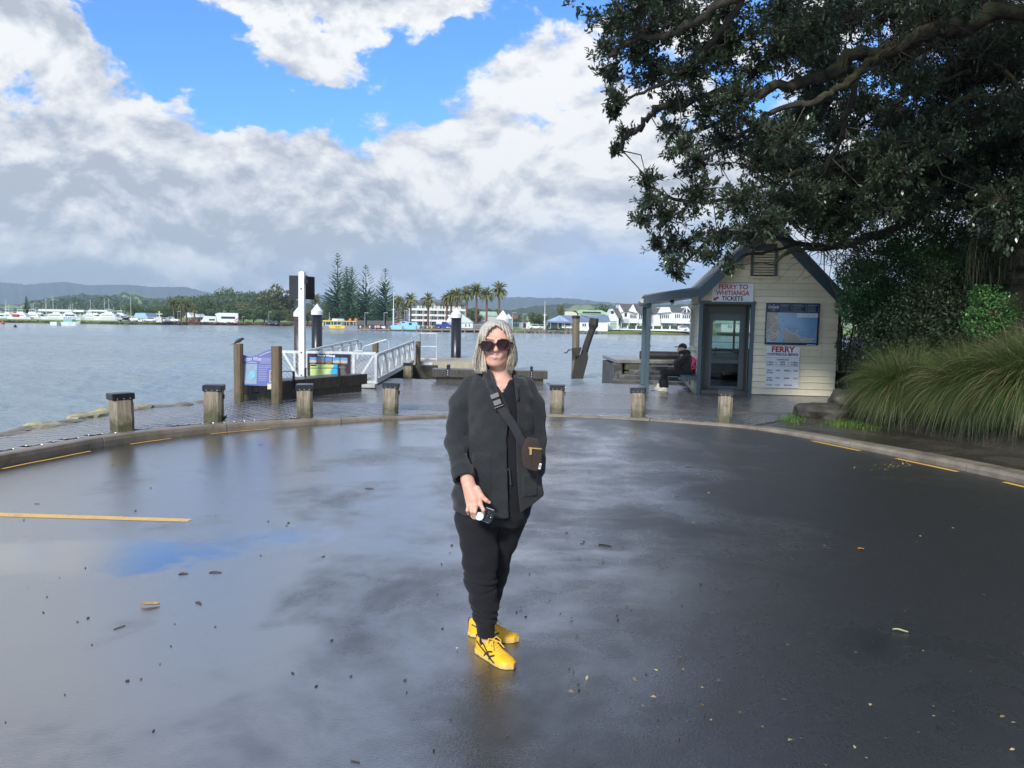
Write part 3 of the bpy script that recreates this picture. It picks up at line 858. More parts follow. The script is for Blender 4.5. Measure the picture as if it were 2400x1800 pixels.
# fixed bench on the left wall
sx0,sz_=hc(462,1262,.35);sx0+=.05
bench_y0,bench_y1=.18,1.85
for k in range(3):
    b=MB();xx=-.07-k*.135;b.box((xx,(bench_y0+bench_y1)/2,sz_),(.125,bench_y1-bench_y0,.045),bev=.006);b.build('seat_board',slate,hut)
b=MB();b.box((-.235,bench_y0+.018,sz_-.055),(.46,.03,.07));b.build('seat_end',slate,hut)
for yy in(bench_y0+.12,bench_y1-.15):
    b=MB();b.beam((-.03,yy,sz_-.42),(-.36,yy,sz_-.05),.045,.06);b.beam((-.055,yy,sz_-.5),(-.055,yy,sz_-.03),.05,.05);b.build('bracket',wood_paint('grey bracket paint',(.30,.29,.24),.3),hut)
# gas box on the far side
b=MB();b.box((W_+.07,.2,1.35),(.10,.16,.75));b.build('meter_box',M('grey timber box',(.14,.13,.11),.7,.4),hut)

# ---- lettering
def text(s,name,mat,parent,loc,h,width=None,align='CENTER',shear=0.0,bold=0.0,rot=(R(90),0,0)):
    cu=bpy.data.curves.new(name,'FONT');cu.body=s;cu.align_x=align;cu.align_y='CENTER';cu.size=h*1.37;cu.shear=shear;cu.offset=bold;cu.resolution_u=3
    tmp=bpy.data.objects.new(name,cu);C.objects.link(tmp)
    dg=bpy.context.evaluated_depsgraph_get();me=bpy.data.meshes.new_from_object(tmp.evaluated_get(dg))
    bpy.data.objects.remove(tmp);bpy.data.curves.remove(cu);me.name=name
    me.materials.clear()
    if width:
        xs=[v.co.x for v in me.vertices];k=width/max(1e-6,max(xs)-min(xs))
        for v in me.vertices:v.co.x*=k
    o=obj(name,me,mat,parent,loc);o.rotation_euler=rot;return o
def quad_plate(name,cs,off,mat,parent,t=.004):
    """cs: four crop corners; plate in front of the hut wall"""
    b=MB();pts=[Vector((x,-off,z))for x,z in cs];b.prism(pts,(0,0,0),(0,-t,0));return b.build(name,mat,parent)
# sign 1
def sign_root(label,x,z):
    return empty('sign',HUT_M@Vector((x,-.05,z)),HUT_RZ,label,'sign','signs on the ticket hut')
ax,az=hc(720,688);bx_,bz_=hc(1048,550);cx_,cz_=(ax+bx_)/2,(az+bz_)/2;sw,sh=bx_-ax,bz_-az
s1=sign_root('white sign reading FERRY TO WHITIANGA TICKETS above the hut door',cx_,cz_)
b=MB();b.box((0,0,0),(sw,.018,sh),bev=.003);b.build('panel',white_print,s1)
text('FERRY TO','lettering',red_print,s1,(.012,-.0125,sh*.31),sh*.255,sw*.70,bold=.004)
text('WHITIANGA','lettering',red_print,s1,(0.0,-.0125,-sh*.02),sh*.255,sw*.81,bold=.004)
text('TICKETS','lettering',black_print,s1,(0.0,-.0125,-sh*.315),sh*.235,sw*.51,bold=.004)
b=MB();axw=-sw*.40;azw=-sh*.33;dd_=Vector((-.86,0,-.5)).normalized();nn=Vector((dd_.z,0,-dd_.x));c0=Vector((axw,-.0118,azw))
b.prism([c0+dd_*.075,c0+dd_*.01+nn*.052,c0+dd_*.01+nn*.022,c0-dd_*.07+nn*.022,c0-dd_*.07-nn*.022,c0+dd_*.01-nn*.022,c0+dd_*.01-nn*.052],(0,0,0),(0,-.002,0));b.build('arrow',red_print,s1)
# sign 2: the peninsula map
ax,az=hc(1130,1018);bx_,bz_=hc(1561,703);cx_,cz_=(ax+bx_)/2,(az+bz_)/2;sw,sh=bx_-ax,bz_-az
s2=sign_root('large navy framed coast map board on the hut wall right of the door',cx_,cz_)
b=MB();b.box((0,0,0),(sw,.03,sh),bev=.004);b.build('panel',navy_print,s2)
m,N,b_=base_mat('map sea print',.3);tc=N.new('ShaderNodeTexCoord');sv=S(m.node_tree,tc.outputs['Object']);xx,yy_,zz_=N.sep(sv)
dp=N.noise(sv,2.5,4,.6);N.link(N.mix((xx*.6+.35+dp*.25).smooth(.1,.9),(.34,.50,.66),(.16,.32,.54)),b_.inputs['Base Color'])
def mp(u,v_):return(-sw/2+sw*u,sh/2-sh*v_)  # map picture: u to the right, v down
b=MB();x0,z0=mp(.03,.945);x1,z1=mp(.965,.225);b.box(((x0+x1)/2,-.0165,(z0+z1)/2),(x1-x0,.003,z1-z0));b.build('map_print',m,s2)
land=M('map land print',(.40,.38,.31),.4,.15,6);roadp=M('map road print',(.75,.74,.68),.4)
def mapu(pts):return[Vector((mp(a,c)[0],-.019,mp(a,c)[1]))for a,c in pts]
cr=lambda x,y:((x-218)/890.0,(y-155)/645.0)
b=MB()
for pl in([(238,300),(435,300),(418,345),(425,430),(452,520),(475,590),(478,640),(440,690),(400,745),(330,750),(300,715),(245,700),(232,705)],
           [(505,758),(540,690),(545,650),(525,600),(560,560),(575,540),(600,600),(680,620),(720,630),(770,680),(830,720),(880,745),(910,760)],
           [(690,600),(685,560),(710,540),(755,555),(765,585),(735,620)],[(1068,540),(1076,540),(1072,660),(1055,640),(1050,580)],
           [(820,700),(850,680),(930,690),(1035,670),(1040,690),(1000,750),(900,762),(840,740)]):
    b.prism(mapu([cr(*p)for p in pl]),(0,0,0),(0,-.001,0))
b.build('land_print',land,s2)
b=MB()
for pl in([(395,345),(410,450),(440,560),(470,640),(420,700)],[(330,520),(360,470),(415,460)],[(235,600),(300,560),(340,500)],[(260,640),(300,700),(380,690),(440,620),(400,560),(330,580),(260,640)],
           [(330,740),(370,640),(450,600)],[(300,600),(420,650)],[(530,630),(575,580),(640,615),(730,628),(800,690),(830,730),(920,755),(1000,740),(1035,690),(960,710),(880,700),(830,720)],[(575,590),(570,540)],[(730,620),(760,570)],[(270,680),(340,650),(360,590)],[(370,350),(395,400),(370,380)]):
    pts=mapu([cr(*p)for p in pl])
    for p,q_ in zip(pts,pts[1:]):b.beam(p+Vector((0,-.0016,0)),q_+Vector((0,-.0016,0)),.001,.0075,up=(0,0,1)if abs((q_-p).normalized().z)<.9 else(1,0,0))
b.build('road_print',roadp,s2)
b=MB();x0,z0=mp(*cr(735,372));x1,z1=mp(*cr(1083,308));b.box(((x0+x1)/2,-.0185,(z0+z1)/2),(x1-x0,.002,z1-z0));b.build('legend_print',M('legend print',(.62,.68,.74),.4),s2)
pale_ink=M('pale blue lettering',(.45,.52,.60),.4)
b=MB()
for(u0,u1,rows)in((465,632,3),(652,880,6),(893,1082,8)):
    (x0,zt),(x1,_)=mp(*cr(u0,175)),mp(*cr(u1,175));zb_=mp(*cr(0,285))[1]
    for zz in(zt,zb_):b.box(((x0+x1)/2,-.0155,zz),(x1-x0,.001,.003))
    for xx_ in(x0,x1):b.box((xx_,-.0155,(zt+zb_)/2),(.003,.001,zt-zb_))
    for r_ in range(rows):
        zz=zt-(zt-zb_)*(r_+.6)/(rows+.3);wd=(x1-x0)*rr.uniform(.55,.85);b.box(((x0+x1)/2-(x1-x0)*.42+wd/2,-.0155,zz),(wd,.001,.004 if r_ else .008))
b.build('small_print',pale_ink,s2)
cx,cz=mp(*cr(340,218));text('Coromandel','lettering',white_print,s2,(cx,-.0163,cz),sh*.085,sw*.20,shear=.3)
b=MB();cx,cz=mp(*cr(345,225));rad_=sw*.065
for k in range(24):
    a0,a1=2*math.pi*k/24,2*math.pi*(k+1)/24
    if abs(math.sin((a0+a1)/2))>.42:b.beam((cx+rad_*math.cos(a0),-.0157,cz+rad_*math.sin(a0)),(cx+rad_*math.cos(a1),-.0157,cz+rad_*math.sin(a1)),.001,.004,up=(0,1,0))
b.box((cx,-.0157,cz+sh*.062),(.03,.001,.016));b.box((cx,-.0157,cz-sh*.055),(.05,.001,.008));b.box((cx,-.0157,cz-sh*.08),(.03,.001,.008))
b.build('emblem',pale_ink,s2)
b=MB();x0,z0=mp(*cr(918,790));x1,_=mp(*cr(1068,790));b.box(((x0+x1)/2,-.0157,z0),(x1-x0,.001,.01));b.build('small_print',white_print,s2)
b=MB()
for(u_,v2)in((452,370),(508,422),(570,522),(628,550),(868,595),(845,648),(455,732),(710,540),(757,348),(835,345),(920,345),(1015,340)):
    x0,z0=mp(*cr(u_,v2));b.box((x0,-.0200,z0),(.05 if v2>350 else .012,.001,.006 if v2>350 else .02))
b.build('small_print',navy_print,s2)
# sign 3: fares
ax,az=hc(1134,1352);bx_,bz_=hc(1406,1036);cx_,cz_=(ax+bx_)/2,(az+bz_)/2;sw,sh=bx_-ax,bz_-az
s3=sign_root('white ferry fare and timetable board below the coast map',cx_,cz_)
b=MB();b.box((0,0,0),(sw,.014,sh),bev=.003);b.build('panel',white_print,s3)
t3=lambda s,u,v_,h,wdt,mat=black_print,al='CENTER',bo=.0015:text(s,'lettering',mat,s3,(-sw/2+sw*u,-.0105,sh/2-sh*v_),h,wdt,al,bold=bo)
t3('FERRY',.49,.085,.13,sw*.70,red_print,bo=.007);t3('CONTINUOUS SERVICE',.49,.20,.055,sw*.93,bo=.003)
t3('CONTINUOUS',.5,.325,.036,sw*.38);t3('7.30am',.12,.385,.034,sw*.21);t3('UNTIL',.5,.385,.034,sw*.17);t3('7.25pm',.86,.385,.034,sw*.21)
t3('8.30pm',.12,.44,.034,sw*.21);t3('UNTIL',.5,.44,.034,sw*.17);t3('9.25pm',.86,.44,.034,sw*.21)
blue_print=M('blue sign lettering',(.05,.06,.25),.4)
for(v_,a_,pr,s_,pr2,r_)in((.585,'ADULT','$8.00','SINGLE','$5.50','RETURN'),(.765,'CHILD','$6.00','SINGLE','$3.50','RETURN'),(.935,'CYCLE','$1.50','EACH WAY',None,None)):
    t3(a_,.115,v_,.034,sw*.16);t3(pr,.365,v_,.034,sw*.13,blue_print);t3(s_,.64 if pr2 else .69,v_,.034,sw*(.17 if pr2 else .24))
    if pr2:t3(pr2,.90,v_,.034,sw*.13,blue_print)
    if r_:t3(r_,.125,v_+.058,.034,sw*.19)
b=MB()
for v_ in(.275,.478):b.box((0,-.0078,sh/2-sh*v_),(sw,.001,.004))
for v_ in(.385,.44):
    for u_ in(.31,.69):b.box((-sw/2+sw*u_,-.0078,sh/2-sh*v_),(.05,.001,.007))
for v_ in(.585,.765,.935):
    for u_ in((.245,.775)if v_<.9 else(.245,)):b.box((-sw/2+sw*u_,-.0078,sh/2-sh*v_),(.03,.001,.005))
b.build('rule_lines',black_print,s3)
# ================================================================== THINGS ON THE QUAY
def timber(name,c1,c2,moss=(.05,.055,.02),mossamt=.0,rough=.75,scale=1.0,dark=.5):
    """weathered wood: long vertical grain, cracks, stains; moss towards the foot where 'moss' is asked for"""
    m,N,b=base_mat(name,rough)
    tc=N.new('ShaderNodeTexCoord');vec=S(m.node_tree,tc.outputs['Object']);oi=N.new('ShaderNodeObjectInfo');rn=S(m.node_tree,oi.outputs['Random'])
    x,y,z=N.sep(vec);v2=N.vec(x+rn*7.0,y+rn*3.0,z)
    g=N.noise(N.map(v2,(22*scale,22*scale,1.6*scale)),1.5,7,.68,.6);bl=N.noise(v2,5*scale,6,.65,.5,w=2);cr_=N.noise(N.map(v2,(34*scale,34*scale,1.1*scale)),1.0,5,.7,.9,w=8)
    c=N.mix(g.smooth(.3,.7),c1,c2)
    c=N.mix(cr_.smooth(.56,.66)*dark,c,(.018,.014,.010))
    c=N.mix(bl.smooth(.55,.75)*dark*.8,c,tuple(k*.35 for k in c1))
    if mossamt>0:c=N.mix((bl*1.2-z*1.7+.28).smooth(.35,.85)*mossamt,c,moss)
    N.link(c,b.inputs['Base Color']);N.link(N.bump(g*.5+cr_*.5,.8,.012),b.inputs['Normal']);return m
post_wood=timber('weathered bollard timber',(.165,.135,.095),(.35,.295,.21),(.05,.055,.018),.85,.6,dark=.75)
dark_wood=timber('wet dark timber',(.045,.038,.030),(.10,.085,.065),mossamt=.2,rough=.24,dark=.6)
mid_wood=timber('brown sign post timber',(.095,.068,.04),(.20,.145,.088),(.06,.065,.022),.5,.6)
black_steel=M('black powder coat',(.014,.015,.018),.32,.2,6)
galv=M('galvanised steel',(.62,.64,.66),.38,.15,5,metal=.35)
rusty=M('dark iron fitting',(.05,.04,.035),.5,.4,20,metal=.6)

# ---- bollards
def make_bollard(seed,w,h):
    rr=random.Random(seed)
    root=empty('bollard')
    # a squared post with rounded, worn corners
    b=MB();n=16;rings=[]
    for(z,k)in((-.06,1.0),(.0,1.0),(.05,.985),(.14,1.0),(.24,.985),(.34,.995),(h-.075,.985),(h-.02,.98)):
        for i in range(n):
            t=2*math.pi*(i+.5)/n;c_,s_=math.cos(t),math.sin(t);e=(abs(c_)**7+abs(s_)**7)**(-1/7)
            rad=w/2*min(e,1.27)*k*(1+rr.uniform(-.014,.014));rings.append((rad*c_,rad*s_,z))
    fs=[];L=8
    for r in range(L-1):
        for i in range(n):j=(i+1)%n;fs.append([r*n+i,r*n+j,(r+1)*n+j,(r+1)*n+i])
    fs.append([(L-1)*n+i for i in range(n)]);b.add(rings,fs);b.build('post',post_wood,root)
    cp=MB();cp.box((0,0,h-.035),(w*1.075,w*1.075,.09),bev=.010);cpo=cp.build('cap',black_steel,root)
    sc=MB()
    for sx in(-.3,0,.3):sc.cyl((sx*w,-w*.5375,h-.06),(sx*w,-w*.5375-.004,h-.06),.006,n=6)
    sc.build('screw',galv,cpo)
    rg=MB();cx=w*.5+.012;pts=[(cx+.004,.022*math.cos(t),h-.165+.026*math.sin(t))for t in np.linspace(0,2*math.pi,11)];rg.tube(pts,.0055,5);rg.cyl((w*.45,0,h-.135),(cx+.012,0,h-.135),.010,n=6)
    rg.build('ring',rusty,root);return root
bol=[make_bollard(i,.255-.006*(i%3),.50+.008*(i%2))for i in range(4)]
BL=[(275,1012,43,'timber bollard nearest the sea wall rocks, mossy green at the foot'),(493,988,8,'timber bollard with a weed at its foot, second from the sea wall rocks'),
      (710,978,12,'timber bollard standing in front of the plank seat with the blue sign'),(912,969,2,'timber bollard left of the woman, by the red stain on the pavers'),
      (1306,968,-5,'timber bollard just right of the woman, before the leaning old piles'),(1498,977,-13,'timber bollard beside the porch post of the ticket hut'),(1703,988,-17,'timber bollard in front of the hut door')]
for k,(px,py,a,lab)in enumerate(BL):
    g=G(px,py,pz(G(px,py,.06).x));o=bol[k]if k<4 else copy_tree(bol[k%4])
    # the base seen in the picture is the near edge: step half a post back
    o.location=(g.x,g.y+.13,pz(g.x));o.rotation_euler=(R((k*37%5-2)*.7),R((k*53%5-2)*.8),R(a));o.scale=(1,1,.965+.015*(k*29%5));props(o,lab,'bollard','square timber bollards along the kerb')
g=G(955,890,.03);o=copy_tree(bol[0]);o.location=(g.x,g.y+.1,.03);o.rotation_euler=(0,0,R(5));o.scale=(.95,.95,.9)
props(o,'short timber bollard at the water beside the gangway foot','bollard','square timber bollards along the kerb')
# little weed at the second bollard
wd=MB();rr=random.Random(5);g=G(520,985,.11)
for k in range(26):
    a=rr.uniform(0,6.28);p=Vector((rr.uniform(-.04,.04),rr.uniform(-.03,.03),0));q_=p+Vector((math.cos(a)*.06,math.sin(a)*.06,rr.uniform(.03,.09)));s_=Vector((-math.sin(a),math.cos(a),0))*.012
    wd.add([p,q_-(q_-p)*.4+s_,q_,q_-(q_-p)*.4-s_],[[0,1,2],[0,2,3]])
leaf_green=M('weed leaf',(.05,.10,.025),.5,.4,8)
o=wd.build('weed',leaf_green);o.location=g;props(o,'tiny green weed at the foot of a timber bollard','weed')

# ---- plank seat in front of the gangway
SA,SB=Vector((-5.02,13.98,.09)),Vector((-4.30,14.22,.09))  # its end nearest the camera
ax_=Vector((1.02,2.25,0)).normalized();LEN=2.75
seat=empty('plank_seat',SA,0,'massive dark plank seat with the blue sign at its near end','bench')
ex=(SB-SA).normalized();WID=(SB-SA).length;Lx=ax_*LEN
def SP(a,l,z):return SA+ex*(a*WID)+ax_*l+Vector((0,0,z))
b=MB();b.prism([SP(.08,.06,-.02),SP(.92,.06,-.02),SP(.92,LEN-.1,-.02),SP(.08,LEN-.1,-.02)],(0,0,0),(0,0,.17));b.build('plinth',dark_wood,seat,world=True)
for k in range(6):  # end grain planks
    b=MB();a0,a1=k/6+.006,(k+1)/6-.006;zz=random.Random(k).uniform(-.012,.008)
    b.prism([SP(a0,0,.16+zz),SP(a1,0,.16+zz),SP(a1,.10,.16+zz),SP(a0,.10,.16+zz)],(0,0,0),(0,0,.21));b.build('plank',dark_wood,seat,world=True)
for(a0,a1,z0,z1)in((.86,1.0,.15,.37),(.0,.14,.15,.37)):  # long side beams
    b=MB();b.prism([SP(a0,.11,z0),SP(a1,.11,z0),SP(a1,LEN,z0),SP(a0,LEN,z0)],(0,0,0),(0,0,z1-z0));b.build('side_beam',dark_wood,seat,world=True)
for k in range(5):  # seat top boards
    b=MB();a0,a1=.145+.71*k/5+.004,.145+.71*(k+1)/5-.004
    b.prism([SP(a0,.11,.30),SP(a1,.11,.30),SP(a1,LEN,.30),SP(a0,LEN,.30)],(0,0,0),(0,0,.075+.003*(k%2)));b.build('seat_board',dark_wood,seat,world=True)
for k in range(7):  # skirting blocks below the overhang
    b=MB();l0,l1=.10+(LEN-.25)*k/7+.006,.10+(LEN-.25)*(k+1)/7-.006
    b.prism([SP(.925,l0,-.02),SP(.925,l1,-.02),SP(.95,l1,-.02),SP(.95,l0,-.02)],(0,0,0),(0,0,.165));b.build('skirting_block',dark_wood,seat,world=True)
for(l,off)in((.35,.12),(1.75,.1)):  # flat steel arm rests
    b=MB();p0,p1=SP(.12,l,.37),SP(1.012,l,.37)
    up=Vector((0,0,.17));b.beam(p0,p0+up,.05,.01,up=ax_);b.beam(p0+up,p1+up,.05,.012);b.beam(p1+up,p1-Vector((0,0,.17)),.05,.012,up=ax_)
    ar=b.build('arm_rest',black_steel,seat,world=True)
    b=MB()
    for zz in(-.03,-.09,-.15):b.cyl(p1+Vector((0,0,zz)),p1+Vector((0,0,zz))+ex*.014,.012,n=6)
    b.build('bolt',galv,ar,world=True)

# ---- interpretive sign between two posts
m_blue,N,b_=base_mat('blue sign print',.25);tc=N.new('ShaderNodeTexCoord');sv=S(m_blue.node_tree,tc.outputs['Object']);xx,yy_,zz_=N.sep(sv)
fade=(xx*.9+zz_*.35+.35+(N.noise(sv,3,4,.6)-.5)*.3)
N.link(N.mix(fade.smooth(0,.55),(.05,.13,.36),(.12,.14,.34)),b_.inputs['Base Color'])
pl0,pl1=G(557,945,.09),G(650,946,.09)
sign=empty('information_sign',(pl0+pl1)/2+Vector((0,0,0)),0,'blue wavy topped information sign between two weathered posts','sign')
def spost(g,h,w,bolt):
    b=MB();b.tube([(g.x,g.y,-.03),(g.x+.004,g.y,h*.4),(g.x,g.y+.004,h)],[w,w*.97,w*.96],10);po=b.build('post',mid_wood,sign,world=True);return po
spost(Vector((pl0.x+.02,pl0.y,0)),1.16,.085,0);po=spost(Vector((pl1.x+.02,pl1.y-.1,0)),1.13,.098,0)
b=MB();b.box((pl1.x-.10,pl1.y-.13,.41),(.07,.012,.10));b.build('tag_plate',M('pale tag',(.55,.53,.45),.4,.3,15),po,world=True)
# tilted panel with wave-cut top
def sgn(u_,z,dy=0.0):
    """u 0..1 along the panel, z height; the panel leans back"""
    x=pl0.x+.06+(pl1.x-pl0.x-.09)*u_;y=pl0.y+.02+(pl1.y-pl0.y)*u_+(z-.40)*.12+dy;return Vector((x,y,z))
us=np.linspace(0,1,25)
def wave(u_):return 1.0+.055*math.sin((u_-.55)*5.2)+.035*u_
top=[sgn(u_,wave(u_)-.02)for u_ in us]
outl=[sgn(-.10,.42),sgn(1,.40)]+top[::-1]
b=MB();b.prism(outl,(0,0,0),(0,.02,0));b.build('panel',m_blue,sign,world=True)
b=MB()
for u0,u1 in zip(us[12:],us[13:]):
    b.add([sgn(u0,wave(u0)-.055,-.004),sgn(u1,wave(u1)-.055,-.004),sgn(u1,wave(u1)-.085+.03*u1,-.004),sgn(u0,wave(u0)-.06-.02*u0,-.004)],[[0,1,2,3]])
b.build('wave_print',M('cream wave print',(.50,.45,.48),.3),sign,world=True)
def spl(u0,u1,z0,z1,dy=-.004):return[sgn(u0,z0,dy),sgn(u1,z0,dy),sgn(u1,z1,dy),sgn(u0,z1,dy)]
b=MB();b.poly(spl(-.08,.44,.44,.80));b.build('picture_print',M('pale map print',(.27,.33,.42),.3,.12,9,col2=(.22,.30,.40)),sign,world=True)
b=MB();b.poly([sgn(.30+.085*math.cos(t),.60+.08*math.sin(t),-.006)for t in np.linspace(0,2*math.pi,22)[:-1]]);b.build('picture_print',M('aqua print',(.20,.46,.60),.3,.3,30),sign,world=True)
b=MB();b.poly(spl(.80,1.0,.47,.69));b.build('picture_print',M('framed photo print',(.48,.40,.36),.3),sign,world=True)
b=MB();b.poly(spl(.83,1.0,.49,.67,-.006));b.build('picture_print',M('sepia photo print',(.10,.05,.035),.3,.8,9,col2=(.38,.24,.17)),sign,world=True)
b=MB()
for k in range(9):b.poly(spl(.48,.48+.01*((k*7)%4)+.24,.76-k*.032,.768-k*.032))
for k in range(5):b.poly(spl(.52,.90+.02*(k%3),.90-k*.022,.908-k*.022))
for k in range(3):b.poly(spl(.72,.96,.775-k*.02,.781-k*.02))
b.build('small_print',M('pale lilac lettering',(.36,.34,.55),.4),sign,world=True)
sc_ang=math.atan2(pl1.y-pl0.y,pl1.x-pl0.x)
ink=M('white script lettering',(.70,.72,.85),.4)
t=text('Captain White','lettering',ink,sign,tuple(sgn(.27,.885,-.010)-sign.location),.075,.33,shear=.35,rot=(R(83),0,sc_ang))
t=text('a Coromandel story','lettering',ink,sign,tuple(sgn(.27,.83,-.008)-sign.location),.025,.18,rot=(R(83),0,sc_ang))
# bird on the left post
bird=empty('bird',(pl0.x+.03,pl0.y,1.16),R(20),'small dark bird perched on the left post of the blue sign','bird')
b=MB();b.tube([(-.075,0,.005),(-.045,0,.03),(-.01,0,.05),(.03,0,.07),(.055,0,.085),(.075,0,.09),(.088,0,.088)],[.008,.022,.033,.03,.022,.02,.006],8)
b.tube([(-.04,0,.035),(-.09,0,.0),(-.135,0,-.02)],[.018,.014,.010],6,flat=.35)
for s_ in(-.012,.012):b.tube([(0,s_,.03),(.004,s_,-.0)],.003,4)
bb=b.build('body',M('dark feathers',(.03,.028,.026),.6,.4,30),bird,True)
b=MB();b.cyl((.085,0,.089),(.105,0,.086),.006,.001,6);b.build('beak',black_print,bird)

# ---- white pole with two back-to-back sign panels
gp=Vector((-4.62,16.9,.1));pole=empty('sign_pole',gp,0,'tall white square pole carrying two black sign panels','sign')
def pm(px,py):return P(px,py,16.9)
ztop=pm(708,640).z
b=MB();b.box((pm(708,760).x-gp.x,0,ztop/2-.05),(.128,.128,ztop-.05),bev=.006);b.build('pole',M('white pole paint',(.72,.73,.72),.35,.12,4,grime=.15),pole)
b=MB();x_=pm(708,760).x-gp.x;b.box((x_,0,ztop-.085),(.11,.11,.05),taper=.35);b.build('cap',M('white plastic cap',(.78,.78,.77),.35),pole)
p0,p1=pm(675,645),pm(707,701)
b=MB();b.prism([(p0.x-gp.x,-.02+.10,p0.z-gp.z),(p1.x-gp.x-.0,.09,p0.z-gp.z+.004),(p1.x-gp.x,.09,p1.z-gp.z),(p0.x-gp.x,.08,p1.z-gp.z-.004)],(0,0,0),(0,.03,0));b.build('sign_panel',black_steel,pole)
p0,p1=pm(710,646),pm(724,701)
b=MB();b.prism([(p0.x-gp.x,.09,p0.z-gp.z),(p1.x-gp.x,.42,p0.z-gp.z-.0),(p1.x-gp.x,.42,p1.z-gp.z),(p0.x-gp.x,.09,p1.z-gp.z)],(0,0,0),(.012,.03,0));b.build('sign_panel',black_steel,pole)
b=MB();b.box((x_+.08,-.02,ztop-.28),(.08,.07,.09),bev=.01);b.cyl((x_+.1,-.02,ztop-.25),(x_+.1,-.02,ztop-.15),.02,n=8);b.build('bracket',black_steel,pole)
b=MB()
for py in(677,826,879):q_=pm(707,py);b.cyl((x_,-.064,q_.z-gp.z),(x_,-.074,q_.z-gp.z),.018,n=6)
b.build('bolt',rusty,pole)

# ---- gangway screen, map board and gangway
ally=M('mill finish aluminium',(.60,.62,.62),.4,.14,5,metal=.25)
def mesh_fill(b,A,B,Cc,D,n,r):
    """diagonal wire mesh across the quad A(bottom left) B(bottom right) Cc(top right) D(top left)"""
    A,B,Cc,D=map(Vector,(A,B,Cc,D));W=((B-A).length+(Cc-D).length)/2;Hh=((D-A).length+(Cc-B).length)/2
    def pt(u_,v_):return A.lerp(B,u_).lerp(D.lerp(Cc,u_),v_)
    k=Hh/W;step=1.0/n;s0=-k
    while s0<1.0+k:
        for sg in(1,-1):
            u0,u1,v0,v1=(s0,s0+k,0.0,1.0)if sg>0 else(s0+k,s0,0.0,1.0)
            def clip(u_a,u_b):
                t0,t1=0.0,1.0;d=u_b-u_a
                if abs(d)>1e-9:
                    ta,tb=(0-u_a)/d,(1-u_a)/d;t0=max(t0,min(ta,tb));t1=min(t1,max(ta,tb))
                return t0,t1
            t0,t1=clip(u0,u1)
            if t1-t0>.02:
                p,q_=pt(u0+(u1-u0)*t0,t0),pt(u0+(u1-u0)*t1,t1);b.tube([p,q_],r,3,False)
        s0+=step
yS=17.6
def ps(px,py):return P(px,py,yS)
screen=empty('gangway_screen',(-4.2,yS,.1),0,'pale mesh landing screen at the foot of the gangway','fence')
b=MB();zt=ps(760,826).z;zb=ps(870,897).z+.02;xL,xR=ps(655,850).x,ps(881,850).x
x1_,x2_=ps(718,850).x,ps(826,850).x
b.beam((xL,yS,zt),(xR,yS,zt),.06,.06);b.beam((xL,yS,zb),(x1_,yS,zb),.05,.05);b.beam((x2_,yS,zb),(xR,yS,zb),.05,.05)
for x in(xL,x1_,x2_+.03,xR):b.beam((x,yS,zb-.03),(x,yS,zt-.031),.06,.06,up=(0,1,0))
b.beam((xL+.1,yS+.001,zt-.03),(x1_-.15,yS+.001,zb),.05,.055);b.beam((x2_+.12,yS+.001,zb),(xR-.05,yS+.001,zt-.05),.045,.05)
b.beam((x2_+.05,yS-.03,zt+.055),(xR-.3,yS-.03,zt+.055),.05,.03)
b.build('frame',ally,screen,world=True)
b=MB();mesh_fill(b,(xL,yS-.02,zb),(x1_,yS-.02,zb),(x1_,yS-.02,zt),(xL,yS-.02,zt),6,.0032);mesh_fill(b,(x2_+.03,yS-.02,zb),(xR,yS-.02,zb),(xR,yS-.02,zt),(x2_+.03,yS-.02,zt),5,.0032)
b.build('wire_mesh',ally,screen,world=True,kind='stuff')
b=MB();b.beam((xL,yS-.12,zb-.07),(xR+.03,yS-.12,zb-.07),.35,.08);b.build('base_plate',M('pale concrete edge',(.40,.40,.38),.5,.25),screen,world=True)
# the map board
x0,x1=ps(719,850).x+.03,ps(823,850).x;z1=ps(770,829).z;z0=zb-.03;bw,bh=x1-x0,z1-z0
board_=empty('map_board',((x0+x1)/2,yS-.05,(z0+z1)/2),0,'dark Ferry to Whitianga board with five photos and a green and blue map','sign')
b=MB();b.box((0,0,0),(bw,.02,bh),bev=.003);b.build('panel',M('dark plum sign face',(.032,.022,.03),.3,.2),board_)
text('Ferry to Whitianga','lettering',white_print,board_,(-.06*bw,-.0125,bh*.435),bh*.075,bw*.40,bold=.003)
rr=random.Random(8)
PH=[((.10,.32,.62),(.55,.42,.38)),((.12,.28,.5),(.42,.22,.15)),((.04,.24,.55),(.30,.14,.12)),((.05,.30,.62),(.52,.42,.30)),((.16,.30,.52),(.48,.40,.34))]
for k,(c1,c2)in enumerate(PH):
    m,N,b_=base_mat('photo print',.3);tc=N.new('ShaderNodeTexCoord');sv=S(m.node_tree,tc.outputs['Generated']);xx,yy_,zz_=N.sep(sv);nn_=N.noise(sv,3.5,4,.6,w=k*3.1)
    N.link(N.mix((zz_+(nn_-.5)*.9).smooth(.38,.52),c2,c1),b_.inputs['Base Color'])
    b=MB();b.box((-bw*.5+bw*(.135+.178*k),-.012,bh*.28),(bw*.16,.003,bh*.19));b.build('photo_print',m,board_)
m,N,b_=base_mat('green map print',.3);tc=N.new('ShaderNodeTexCoord');sv=S(m.node_tree,tc.outputs['Object']);xx,yy_,zz_=N.sep(sv);nn_=N.noise(sv,4,4,.6)
c=N.mix((xx+(zz_*-.35)+(nn_-.5)*.25).smooth(.06,.09),N.mix(N.noise(sv,9,4,.6).smooth(.4,.65),(.42,.56,.16),(.55,.66,.30)),(.02,.36,.72));N.link(c,b_.inputs['Base Color'])
b=MB();b.box((-bw*.12,-.0125,-bh*.17),(bw*.63,.003,bh*.60));b.build('map_print',m,board_)
